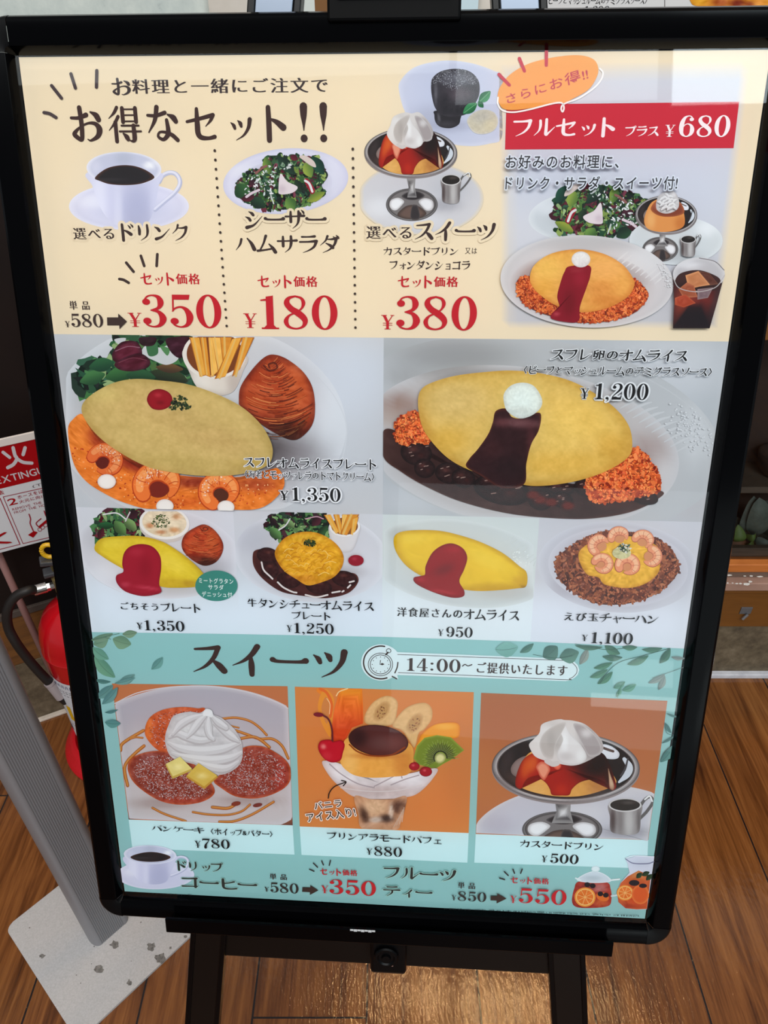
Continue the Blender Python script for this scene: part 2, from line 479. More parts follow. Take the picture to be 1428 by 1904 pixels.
# top clamp holding the frame
ta, _ = PX(608, 30, 0.016); tb, _ = PX(857, 30, 0.016); _, tv = PX(730, 38, 0.016)
bm = bmesh.new(); box(bm, (ta, tv, -0.03), (tb, tv + 0.06, 0.016), 0.002)
MAT['matte_black'] = mat('matte_black_plastic', (4, 4, 5), 0.5, 0.0, 0.06)
obj('top_clamp', bm, MAT['matte_black'], stand, BOARD)
bm = bmesh.new(); box(bm, (ta + 0.006, tv + 0.014, 0.0155), (tb - 0.006, tv + 0.05, 0.020), 0.003)
obj('clamp_plate', bm, MAT['matte_black'], stand, BOARD)
# ------------------------------------------------------------------ grey ribbed post on a square plate
px_, py_ = -0.495, 0.600
post = empty('post_stand', (px_, py_, 0.0), 'grey ribbed metal post on a scuffed square steel plate left of the menu stand', 'post stand')
MAT['plate'] = mat('scuffed_grey_steel_plate', (168, 168, 170), 0.45)
_m = MAT['plate']; _b = _m.node_tree.nodes['Principled BSDF']
tc = N(_m, 'ShaderNodeTexCoord'); v1 = N(_m, 'ShaderNodeTexNoise'); v1.inputs['Scale'].default_value = 420; v1.inputs['Detail'].default_value = 3
L(_m, tc, 'Object', v1, 'Vector'); r1 = ramp(_m, [(0.3, (174, 172, 172)), (0.7, (190, 187, 188))]); L(_m, v1, 'Fac', r1, 'Fac'); L(_m, r1, 'Color', _b, 'Base Color')
PE1 = Vector((0.733, -0.680, 0)); PE2 = Vector((0.680, 0.733, 0)); PC0 = Vector((-0.677, 0.596, 0))
pa, pb = 0.254, 0.262
bm = bmesh.new(); rr = 0.014; out_ = []
for (cx, cy, a0) in ((rr, rr, 180), (pa - rr, rr, 270), (pa - rr, pb - rr, 0), (rr, pb - rr, 90)):
    for k in range(7): out_.append((cx + rr * math.cos(R(a0 + 15 * k)), cy + rr * math.sin(R(a0 + 15 * k))))
lo = [bm.verts.new(PC0 + PE1 * a + PE2 * b + Vector((0, 0, 0.0005))) for a, b in out_]
hi = [bm.verts.new(PC0 + PE1 * a + PE2 * b + Vector((0, 0, 0.0060))) for a, b in out_]
bm.faces.new(lo[::-1]); bm.faces.new(hi); k = len(lo)
for i in range(k): bm.faces.new((lo[i], lo[(i + 1) % k], hi[(i + 1) % k], hi[i]))
g = bmesh.ops.bevel(bm, geom=[e for e in bm.edges if all(v in hi for v in e.verts)], offset=0.001, segments=2, affect='EDGES')
plate = obj('base_plate', bm, MAT['plate'], post)


def fl(x, y, z=0.0):
    d = ray(x, y); t = (z - EYE) / d.z
    return Vector((d.x * t, d.y * t, z))


# dark worn patches on the plate
bm = bmesh.new(); rnd = random.Random(3)
for (x, y, sx, sy) in ((213, 1757, 10, 8), (281, 1760, 9, 9), (298, 1781, 10, 11), (185, 1803, 10, 8), (240, 1827, 5, 6), (78, 1778, 7, 4), (317, 1763, 3, 3), (55, 1725, 1.5, 1.5), (175, 1760, 1.5, 1.5), (244, 1787, 1.2, 1.2), (142, 1813, 1.5, 1.2), (150, 1828, 1.2, 1.5), (170, 1792, 1.5, 1), (262, 1715, 1.6, 1.6), (345, 1742, 4, 3)):
    pts = []
    for k in range(14):
        q = 0.55 + 0.6 * rnd.random(); pts.append(fl(x + sx * q * math.cos(k * math.tau / 14), y + sy * q * math.sin(k * math.tau / 14), 0.0062))
    bm.faces.new([bm.verts.new(p) for p in pts])
MAT['wear'] = noise_mat('worn_dark_patch', [(0.35, (84, 80, 78)), (0.65, (132, 128, 124))], 260, 3, 0.7)
tag(obj('worn_patch', bm, MAT['wear'], plate), label='dark worn patches on the plate', kind='stuff')
# the post: rounded box section with vertical ribs on its broad faces
MAT['ribbed'] = mat('grey_anodised_post', (140, 139, 143), 0.42, 0.35)
hw, hd = 0.036, 0.021                       # half width / half depth of the section
sec = []
nr = 15
PA, PB = PE2, PE1                            # broad face looks along +PE1 / -PE1
for sgn in (1, -1):
    for i in range(nr * 4 + 1):
        t = -1 + 2 * i / (nr * 4)
        d = hd - (0.0011 if (i % 4 in (0, 1)) and 2 < i < nr * 4 - 2 else 0.0)
        sec.append((sgn * t * (hw - 0.012), sgn * -d))
    for k in range(1, 12):
        a = R(-90 + 15 * k)
        sec.append((sgn * (hw - 0.012 + 0.012 * math.cos(a)), sgn * hd * math.sin(a)))
sec = [(a, b) for a, b in sec]
bm = bmesh.new(); c0 = Vector((px_, py_, 0))
lo = [bm.verts.new(c0 + PA * a + PB * b + Vector((0, 0, 0.006))) for a, b in sec]
hi = [bm.verts.new(c0 + PA * a + PB * b + Vector((0, 0, 1.05))) for a, b in sec]
k = len(sec); bm.faces.new(lo[::-1]); bm.faces.new(hi)
for i in range(k): bm.faces.new((lo[i], lo[(i + 1) % k], hi[(i + 1) % k], hi[i]))
auto_smooth(obj('post', bm, MAT['ribbed'], post), 30)

# ------------------------------------------------------------------ fire extinguisher and its stand
ex, ey = -0.588, 1.000
MAT['red'] = mat('glossy_red_paint', (196, 14, 26), 0.2, 0, 0.5, 0.4)
MAT['red_tray'] = mat('matt_red_plastic', (206, 24, 36), 0.4)
MAT['rubber'] = mat('black_rubber', (24, 19, 17), 0.55)
MAT['silver'] = mat('bright_nickel', (205, 200, 195), 0.2, 1.0)
MAT['brass'] = noise_mat('dull_brass', [(0.35, (92, 78, 46)), (0.65, (140, 122, 76))], 120, 3, 0.45, metal=0.4)
MAT['label_white'] = mat('white_label', (214, 214, 220), 0.45)
MAT['pinkpipe'] = mat('dusty_pink_pipe', (150, 112, 108), 0.42)
MAT['yellow'] = mat('yellow_plastic', (226, 176, 20), 0.4)
MAT['ink_blue'] = mat('blue_ink', (52, 62, 120), 0.5)
MAT['ink_red'] = mat('red_ink', (172, 12, 30), 0.5)
ext = empty('fire_extinguisher', (ex, ey, 0.02), 'red fire extinguisher with a black hose behind the left edge of the menu stand', 'fire extinguisher')
r_ = 0.078
bm = bmesh.new()
lathe(bm, [(0.055, 0.022), (0.074, 0.024), (r_, 0.032), (r_, 0.318), (r_ * 1.012, 0.3195), (r_ * 1.012, 0.3235), (r_, 0.325), (r_ * 0.985, 0.347), (r_ * 0.90, 0.374), (r_ * 0.74, 0.398), (r_ * 0.52, 0.416), (r_ * 0.33, 0.425), (0.020, 0.429), (0.016, 0.433)], ex, ey, 56)
body = auto_smooth(obj('cylinder', bm, MAT['red'], ext), 30)
# label band: upright strip wrapped on the side that faces the room
bm = bmesh.new(); rings = []
for z in (0.08, 0.14, 0.20, 0.272):
    rings.append([bm.verts.new((ex + (r_ + 0.0006) * math.cos(R(150 + 7 * k)), ey + (r_ + 0.0006) * math.sin(R(150 + 7 * k)), z)) for k in range(24)])
for i in range(3):
    for k in range(23): bm.faces.new((rings[i][k], rings[i][k + 1], rings[i + 1][k + 1], rings[i + 1][k]))
MAT['ink_dark'] = mat('dark_ink', (52, 52, 62), 0.5)


def wrapped(a0, z0, pts, mi):
    f = bm.faces.new([bm.verts.new((ex + (r_ + 0.0010) * math.cos(R(a0) + x / r_), ey + (r_ + 0.0010) * math.sin(R(a0) + x / r_), z0 + y)) for x, y in pts]); f.material_index = mi


for j in range(12):
    wrapped(186 + j * 7, 0.256, [(0, 0), (0.0012, 0), (0.0024, 0.009), (0.0012, 0.009)], 1); wrapped(189 + j * 7, 0.256, [(0, 0.009), (0.0012, 0.009), (0.0024, 0.0), (0.0012, 0.0)], 1)
wrapped(214, 0.10, [(0, 0), (0.012, 0), (0.012, 0.02), (0, 0.02)], 1)
for a_ in (196, 226): wrapped(a_, 0.214, [(0.008 * math.cos(t * math.tau / 14), 0.008 * math.sin(t * math.tau / 14)) for t in range(14)], 2)
for a_ in (203, 233): wrapped(a_, 0.150, [(0, 0), (0.012, 0), (0.012, 0.045), (0, 0.045)], 3)
for a_ in range(186, 300, 6):
    for zz in (0.240, 0.245, 0.232, 0.13): wrapped(a_, zz, [(0, 0), (0.005, 0), (0.005, 0.0012), (0, 0.0012)], 4)
tag(obj('instruction_label', bm, [MAT['label_white'], MAT['ink_blue'], MAT['ink_red'], MAT['yellow'], MAT['ink_dark']], body), label='white printed label band')
bm = bmesh.new(); lathe(bm, [(0.016, 0.431), (0.021, 0.434), (0.021, 0.443), (0.015, 0.446), (0.015, 0.456)], ex, ey, 28)
obj('neck_ring', bm, MAT['silver'], ext, smooth=False)
bm = bmesh.new(); lathe(bm, [(0.0175, 0.452), (0.0185, 0.455), (0.0185, 0.487), (0.016, 0.491), (0.013, 0.502), (0.013, 0.512)], ex, ey, 28)
obj('valve', bm, MAT['brass'], ext)
bm = bmesh.new(); hd_ = Vector((-0.90, -0.43, 0)).normalized(); hp = Vector((-hd_.y, hd_.x, 0))
vb = Vector((ex, ey, 0.471))
tube(bm, [vb + hd_ * 0.012, vb + hd_ * 0.026], 0.0075, 10); tube(bm, [vb + hd_ * 0.024, vb + hd_ * 0.030], 0.009, 6)
tube(bm, [vb + hd_ * 0.030, vb + hd_ * 0.052], 0.0105, 18)
obj('hose_nut', bm, MAT['silver'], ext)
# levers
bm = bmesh.new()
for zz, tilt in ((0.500, 0.10), (0.522, 0.34)):
    Ml = Matrix(((hd_.x, hp.x, 0, ex), (hd_.y, hp.y, 0, ey), (0, 0, 1, zz), (0, 0, 0, 1))) @ Matrix.Rotation(-tilt + 0.1, 4, 'Y')
    box(bm, (-0.075, -0.011, -0.003), (0.028, 0.011, 0.006), 0.002, M=Ml)
obj('lever', bm, mat('grey_lever_metal', (92, 94, 98), 0.35, 0.6), ext)
bm = bmesh.new(); pc = Vector((ex, ey, 0.548)) + hd_ * 0.006
tube(bm, [pc + Vector((0.012 * math.cos(t), 0.006 * math.cos(t) * 0.4, 0.014 * math.sin(t))) for t in np.linspace(0, 2 * math.pi, 20)], 0.0042, 8)
tag(obj('safety_pin', bm, MAT['yellow'], ext), label='yellow ring of the safety pin')
# hose: from the nut, out to the left and down to the nozzle at the side
Y0 = ey - 0.045
hose_pts = [vb + hd_ * 0.050] + [atY(x, y, Yq) for x, y, Yq in ((52, 1098, 0.965), (28, 1110, 0.958), (14, 1135, 0.95), (15, 1165, 0.945), (28, 1192, 0.94), (48, 1220, 0.94), (70, 1246, 0.94), (92, 1269, 0.94))]
bm = bmesh.new(); tube(bm, [Vector(p) for p in spline([tuple(p) for p in hose_pts], 7)], 0.0088, 14)
obj('hose', bm, MAT['rubber'], ext, smooth=True)
na, nb, nc = atY(91, 1268, 0.94), atY(113, 1296, 0.94), atY(122, 1306, 0.94)
bm = bmesh.new(); tube(bm, [na, na.lerp(nb, 0.12), na.lerp(nb, 0.15), nb], [0.0105, 0.0105, 0.0098, 0.0098], 18)
obj('nozzle', bm, mat('pale_grey_nozzle', (168, 156, 158), 0.4), ext, smooth=False)
bm = bmesh.new(); tube(bm, [nb, nc], [0.0085, 0.0065], 14); obj('nozzle_tip', bm, MAT['rubber'], ext)

tray = empty('extinguisher_stand', (ex, ey, 0.0), 'round red plastic tray on the floor with a pink pipe carrying a sign', 'extinguisher stand')
bm = bmesh.new(); lathe(bm, [(0.128, 0.001), (0.128, 0.004), (0.124, 0.012), (0.112, 0.030), (0.106, 0.036), (0.100, 0.036), (0.092, 0.022), (0.090, 0.018), (0.02, 0.018)], ex + 0.013, ey + .006, 64)
obj('tray', bm, MAT['red_tray'], tray, smooth=False)
p_lo = atY(129, 1318, 1.03)
bm = bmesh.new(); tube(bm, [Vector((p_lo.x, 1.03, 0.016)), Vector((p_lo.x - 0.022, 1.03, 0.80))], 0.0068, 14)
obj('pipe', bm, MAT['pinkpipe'], tray, smooth=True)

# sign plate on the pipe, parallel to the left wall
SG = Vector((p_lo.x + 0.02, 1.010, 0.0))
SGU, SGV, SGN = WD.copy(), Vector((0, 0, 1)), WN.copy()


def on_sign(x, y):
    d = ray(x, y); e = Vector((0, 0, EYE)); t = (SG - e).dot(SGN) / d.dot(SGN); q = e + d * t - SG
    return q.dot(SGU), q.z


SGM = Matrix(((SGU.x, SGV.x, SGN.x, SG.x), (SGU.y, SGV.y, SGN.y, SG.y), (SGU.z, SGV.z, SGN.z, SG.z), (0, 0, 0, 1)))
# ------------------------------------------------------------------ printed artwork: flat layers of ink on a plane
def ink_material(name, soft):
    m = bpy.data.materials.new(name); m.use_nodes = True; nt = m.node_tree
    b = nt.nodes['Principled BSDF']; b.inputs['Roughness'].default_value = 0.6; b.inputs['Specular IOR Level'].default_value = 0.12
    a = nt.nodes.new('ShaderNodeAttribute'); a.attribute_name = 'ink'
    nt.links.new(a.outputs['Color'], b.inputs['Base Color'])
    if soft: nt.links.new(a.outputs['Alpha'], b.inputs['Alpha'])
    return m


INK, INK_SOFT = ink_material('printed_ink', False), ink_material('printed_translucent_ink', True)
GAIN = 0.97
STEP = 1.2e-5          # one layer of ink (metres)


def _hash(ix, iy, s):
    h = (ix * 374761393 + iy * 668265263 + s * 2147483647 + 12345) & 0xFFFFFFFF
    h = ((h ^ (h >> 13)) * 1274126177) & 0xFFFFFFFF
    return ((h ^ (h >> 16)) & 0xFFFF) / 65535.0


def vnoise(x, y, s=0):
    ix = np.floor(x).astype(np.int64); iy = np.floor(y).astype(np.int64)
    fx = x - ix; fy = y - iy; fx = fx * fx * (3 - 2 * fx); fy = fy * fy * (3 - 2 * fy)
    a, b, c, d = _hash(ix, iy, s), _hash(ix + 1, iy, s), _hash(ix, iy + 1, s), _hash(ix + 1, iy + 1, s)
    return (a * (1 - fx) + b * fx) * (1 - fy) + (c * (1 - fx) + d * fx) * fy


def fbm(x, y, s=0, o=3):
    v = 0; a = 0.55
    for k in range(o):
        v = v + a * (vnoise(x * 2 ** k, y * 2 ** k, s + 17 * k) - 0.5); a *= 0.55
    return v * 2


def sstep(a, b, x):
    t = np.clip((x - a) / (b - a), 0, 1); return t * t * (3 - 2 * t)


def paint(x, y, t, base, grad=None, edge=None, spots=(), noise=(), veins=()):
    """colour (0-255 display) of printed points: base, linear gradients, rim tone, soft spots, mottling"""
    n = len(x); c = np.tile(np.asarray(base, float), (n, 1))
    for g in ([grad] if grad and not isinstance(grad, list) else (grad or [])):
        x0, y0, x1, y1, c1 = g
        q = np.clip(((x - x0) * (x1 - x0) + (y - y0) * (y1 - y0)) / ((x1 - x0) ** 2 + (y1 - y0) ** 2), 0, 1)[:, None]
        q = q * q * (3 - 2 * q); c = c * (1 - q) + np.asarray(c1, float) * q
    for e in ([edge] if edge and not isinstance(edge, list) else (edge or [])):
        c1, t0, k = e; q = (sstep(t0, 1.0, t) * k)[:, None]; c = c * (1 - q) + np.asarray(c1, float) * q
    for sp in spots:
        sx, sy, rx, ry, c1, k = sp[:6]; ro = R(sp[6]) if len(sp) > 6 else 0.0
        dx, dy = x - sx, y - sy; a = (dx * math.cos(ro) + dy * math.sin(ro)) / rx; b = (-dx * math.sin(ro) + dy * math.cos(ro)) / ry
        q = (np.exp(-(a * a + b * b) ** 1.5) * k)[:, None]; c = c * (1 - q) + np.asarray(c1, float) * q
    for nz in noise:
        sc, amp = nz[0], nz[1]; ro = R(nz[3]) if len(nz) > 3 else 0.0; st = nz[2] if len(nz) > 2 else 1.0
        a = (x * math.cos(ro) + y * math.sin(ro)) / (sc * st); b = (-x * math.sin(ro) + y * math.cos(ro)) / sc
        v = fbm(a, b, int(sc * 7) % 91, 3)[:, None]
        c = c + v * (np.asarray(amp, float) if np.ndim(amp) else amp)
    return np.clip(c, 0, 255)


def zc(ox, oy, s):
    def f(*p):
        p = p[0] if len(p) == 1 else p
        if np.ndim(p) == 1 and len(p) == 2: return (ox + p[0] / s, oy + p[1] / s)
        return [(ox + q[0] / s, oy + q[1] / s) + tuple(q[2:]) for q in p]
    f.s = s
    return f


def ell(cx, cy, rx, ry, rot=0, n=40, a0=0, a1=360):
    r = R(rot); o = []
    for k in range(n):
        a = R(a0 + (a1 - a0) * k / (n if a1 - a0 == 360 else n - 1)); x, y = rx * math.cos(a), ry * math.sin(a)
        o.append((cx + x * math.cos(r) - y * math.sin(r), cy + x * math.sin(r) + y * math.cos(r)))
    return o


class Plane:
    """maps photo pixels to a flat sheet"""
    def __init__(s, M, fn): s.M = M; s.fn = fn; s.z = 3e-5; s.eye = M.inverted() @ Vector((0, 0, EYE))

    def uv(s, x, y):
        x = np.atleast_1d(np.asarray(x, float)); y = np.atleast_1d(np.asarray(y, float))
        if not hasattr(s, 'Hm'):
            src = [(200, 200), (1200, 250), (300, 1500), (1100, 1600), (700, 900), (900, 400)]
            A = []
            for (a, b) in src:
                u, v = s.fn(a, b); a, b = a / 1000, b / 1000
                A.append([a, b, 1, 0, 0, 0, -u * a, -u * b, -u]); A.append([0, 0, 0, a, b, 1, -v * a, -v * b, -v])
            s.Hm = np.linalg.svd(np.array(A))[2][-1].reshape(3, 3)
        q = s.Hm @ np.vstack([x / 1000, y / 1000, np.ones_like(x)])
        return q[0] / q[2], q[1] / q[2]


POSTER = Plane(BOARD, lambda x, y: PX(x, y, 0.0))
PL = [POSTER]                                     # current sheet


CLIP = [None]                                     # (u0, v0, u1, v1) crop of the picture being printed


class Art:
    """one printed element: collects flat coloured shapes and links them as ONE mesh"""
    def __init__(s):
        s.P = []; s.C = []; s.Fc = []; s.soft = []; s.n = 0; s.z = PL[0].z; s.top = s.z

    def _add(s, x, y, col, faces, z=None, alpha=None, uv=False, rank=None):
        x = np.asarray(x, float); y = np.asarray(y, float)
        u, v = (x, y) if uv else PL[0].uv(x, y)
        if CLIP[0] is not None: c0, c1, c2, c3 = CLIP[0]; u = np.clip(u, c0, c2); v = np.clip(v, c3, c1)
        if z is None: s.z += STEP; z = s.z
        if rank is not None and len(rank): z = z + STEP * 1.5 * rank; s.z = float(np.max(z))
        zz = np.full(len(u), z) if np.ndim(z) == 0 else z
        e = PL[0].eye; k = zz / e[2]; u = u + (e[0] - u) * k; v = v + (e[1] - v) * k      # measured on its own layer
        s.top = max(s.top, float(np.max(zz)))
        s.P.append(np.stack([u, v, zz], 1))
        col = np.asarray(col, float)
        if col.ndim == 1: col = np.tile(col, (len(u), 1))
        a = np.ones(len(u)) if alpha is None else (np.full(len(u), alpha) if np.ndim(alpha) == 0 else alpha)
        s.C.append(np.concatenate([np.clip(s2l(col) * GAIN, 0, 1), a[:, None]], 1))
        s.Fc += [tuple(i + s.n for i in f) for f in faces]; s.soft += [alpha is not None] * len(faces)
        s.n += len(u); return s

    def blob(s, pts, base, nr=8, nt=None, smooth=True, centre=None, soft=None, alpha=None, under=None, **kw):
        """closed outline (pixels) filled from its centre; **kw goes to paint()"""
        o = spline(pts, max(2, (nt or 96) // len(pts)), True) if smooth else np.asarray(pts, float)
        m = len(o)
        if centre is None:
            a2 = o[:, 0] * np.roll(o[:, 1], -1) - np.roll(o[:, 0], -1) * o[:, 1]; A = a2.sum() / 2
            centre = (((o[:, 0] + np.roll(o[:, 0], -1)) * a2).sum() / (6 * A), ((o[:, 1] + np.roll(o[:, 1], -1)) * a2).sum() / (6 * A))
        ts = np.linspace(0, 1, nr + 1)[1:]
        if soft is not None: ts = np.unique(np.concatenate([ts, [soft]]))
        X = [centre[0]]; Y = [centre[1]]; T = [0.0]
        for t in ts:
            X += list(centre[0] + (o[:, 0] - centre[0]) * t); Y += list(centre[1] + (o[:, 1] - centre[1]) * t); T += [t] * m
        X, Y, T = np.array(X), np.array(Y), np.array(T)
        f = [(0, 1 + i, 1 + (i + 1) % m) for i in range(m)]
        for k in range(len(ts) - 1):
            a, b = 1 + k * m, 1 + (k + 1) * m
            f += [(a + i, b + i, b + (i + 1) % m, a + (i + 1) % m) for i in range(m)]
        al = None
        if soft is not None: al = (1 - sstep(soft, 1.0, T)) * (1 if alpha is None else alpha)
        elif alpha is not None: al = np.full(len(X), float(alpha))
        cc = paint(X, Y, T, base, **kw)
        if under is not None and al is not None: cc = cc * al[:, None] + np.asarray(under, float) * (1 - al[:, None]); al = None
        return s._add(X, Y, cc, f, alpha=al)

    def quad(s, c, base, nx=1, ny=1, fade=None, under=None, **kw):
        """four corners tl, tr, br, bl; fade = (left, right, top, bottom) widths 0..1 over which the ink fades out"""
        c = np.asarray(c, float); a = np.linspace(0, 1, nx + 1); b = np.linspace(0, 1, ny + 1)
        A, B = np.meshgrid(a, b); A, B = A.ravel(), B.ravel()
        u, v = PL[0].uv(c[:, 0], c[:, 1])
        wts = [(1 - A) * (1 - B), A * (1 - B), A * B, (1 - A) * B]
        U = sum(w * q for w, q in zip(wts, u)); V = sum(w * q for w, q in zip(wts, v))
        X = sum(w * q for w, q in zip(wts, c[:, 0])); Y = sum(w * q for w, q in zip(wts, c[:, 1]))
        f = [(j * (nx + 1) + i, j * (nx + 1) + i + 1, (j + 1) * (nx + 1) + i + 1, (j + 1) * (nx + 1) + i) for j in range(ny) for i in range(nx)]
        al = None
        if fade:
            al = np.ones(len(A))
            for q, w in ((A, fade[0]), (1 - A, fade[1]), (B, fade[2]), (1 - B, fade[3])):
                if w: al = al * sstep(0, w, q)
        cc = paint(X, Y, np.maximum(abs(A - .5), abs(B - .5)) * 2, base, **kw)
        if under is not None and al is not None: cc = cc * al[:, None] + np.asarray(under, float) * (1 - al[:, None]); al = None
        return s._add(U, V, cc, f, alpha=al, uv=True)

    def poly(s, pts, col, smooth=0, alpha=None):
        o = spline(pts, smooth, True) if smooth else np.asarray(pts, float)
        tri = geometry.tessellate_polygon([[Vector((p[0], p[1], 0)) for p in o]])
        return s._add(o[:, 0], o[:, 1], np.asarray(col, float), tri, alpha=alpha)

    def line(s, pts, w, col, n=6, caps=True, alpha=None, c2=None):
        """stroke through pixel points; a point may carry its own width"""
        P = [(p[0], p[1], p[2] if len(p) > 2 else w) for p in pts]
        o = spline(P, n) if len(P) > 2 and n > 1 else np.asarray(P, float)
        return s._ribbon(o, col, caps, alpha=alpha, c2=c2)

    def _ribbon(s, o, col, caps=True, uv=False, alpha=None, c2=None):
        d = np.gradient(o[:, :2], axis=0); d /= np.maximum(np.hypot(d[:, 0], d[:, 1]), 1e-9)[:, None]
        nx, ny = -d[:, 1] * o[:, 2] / 2, d[:, 0] * o[:, 2] / 2; m = len(o)
        X = list(o[:, 0] + nx) + list(o[:, 0] - nx); Y = list(o[:, 1] + ny) + list(o[:, 1] - ny)
        f = [(i, i + 1, m + i + 1, m + i) for i in range(m - 1)]
        cc = np.asarray(col, float)
        if c2 is not None:
            q = np.linspace(0, 1, m)[:, None]; cc = cc * (1 - q) + np.asarray(c2, float) * q; cc = np.concatenate([cc, cc])
        else: cc = np.tile(cc, (2 * m, 1))
        if caps:
            for e, ci in ((o[0], 0), (o[-1], m - 1)):
                k0 = len(X); X += [e[0] + e[2] / 2 * math.cos(k * math.tau / 12) for k in range(12)]; Y += [e[1] + e[2] / 2 * math.sin(k * math.tau / 12) for k in range(12)]
                f.append(tuple(range(k0, k0 + 12))); cc = np.concatenate([cc, np.tile(cc[ci], (12, 1))])
        rk = np.zeros(len(X)); rk[:2 * m] = .8
        return s._add(X, Y, cc, f, alpha=alpha, uv=uv, rank=rk if caps else None)

    def splats(s, pts, sizes, cols, rots=None, aspect=1.6, k=7, levels=12, jag=0.25, alpha=None):
        """many little irregular flecks; stacked on a few very thin levels"""
        n = len(pts); z0 = s.z + STEP
        ang = np.arange(k) * math.tau / k
        X = []; Y = []; C = []; Fs = []; Z = []
        for i in range(n):
            r = rots[i] if rots is not None else RNG.uniform(0, math.tau)
            q = sizes[i] * (1 + jag * RNG.uniform(-1, 1, k))
            a, b = q * np.cos(ang) * aspect, q * np.sin(ang)
            X.append(pts[i][0] + a * math.cos(r) - b * math.sin(r)); Y.append(pts[i][1] + a * math.sin(r) + b * math.cos(r))
            C.append(np.tile(np.asarray(cols[i], float), (k, 1))); Z.append(np.full(k, z0 + STEP * int(i * levels / n)))
            Fs.append(tuple(range(i * k, i * k + k)))
        if not n: return s
        s._add(np.concatenate(X), np.concatenate(Y), np.concatenate(C), Fs, z=np.concatenate(Z), alpha=alpha)
        s.z = z0 + STEP * levels; s.top = max(s.top, s.z); return s

    def speckle(s, region, n, size, pal, aspect=1.6, jit=14, rot=None, **kw):
        """n flecks inside a closed outline, colours drawn from a palette"""
        o = spline(region, 8, True); lo, hi = o.min(0), o.max(0); pts = []
        while len(pts) < n:
            q = RNG.uniform(lo, hi, (n * 2, 2))
            ins = np.zeros(len(q), bool); j = len(o) - 1
            for i in range(len(o)):
                yi, yj = o[i, 1], o[j, 1]
                c = ((yi > q[:, 1]) != (yj > q[:, 1])) & (q[:, 0] < (o[j, 0] - o[i, 0]) * (q[:, 1] - yi) / (yj - yi + 1e-12) + o[i, 0])
                ins ^= c; j = i
            pts += [tuple(p) for p in q[ins]]
        pts = pts[:n]; pal = np.asarray(pal, float)
        cols = np.clip(pal[RNG.integers(0, len(pal), n)] + RNG.normal(0, jit, (n, 1)), 0, 255)
        sz = np.exp(RNG.uniform(math.log(size[0]), math.log(size[1]), n)) if np.ndim(size) else np.full(n, size)
        rots = None if rot is None else R(rot[0]) + RNG.normal(0, R(rot[1]), n)
        return s.splats(pts, sz, cols, rots, aspect, **kw)

    def build(s, name, parent, label=None, kind=None):
        P = np.concatenate(s.P); M = np.array(PL[0].M); Wd = P @ M[:3, :3].T + M[:3, 3] - np.array(world_loc(parent))
        me = bpy.data.meshes.new(name); me.from_pydata(Wd.tolist(), [], s.Fc)
        at = me.color_attributes.new('ink', 'FLOAT_COLOR', 'POINT'); at.data.foreach_set('color', np.concatenate(s.C).astype(np.float32).ravel())
        me.materials.append(INK)
        if any(s.soft):
            me.materials.append(INK_SOFT); me.polygons.foreach_set('material_index', np.array(s.soft, np.int32))
        me.update()
        o = bpy.data.objects.new(name, me); COL.objects.link(o); o.parent = parent
        PL[0].z = s.top
        return tag(o, label, kind=kind)


# ------------------------------------------------------------------ lettering
def _st(txt):
    return [[tuple(float(v) for v in p.split(',')) for p in st.split()] for st in txt.split(';')]


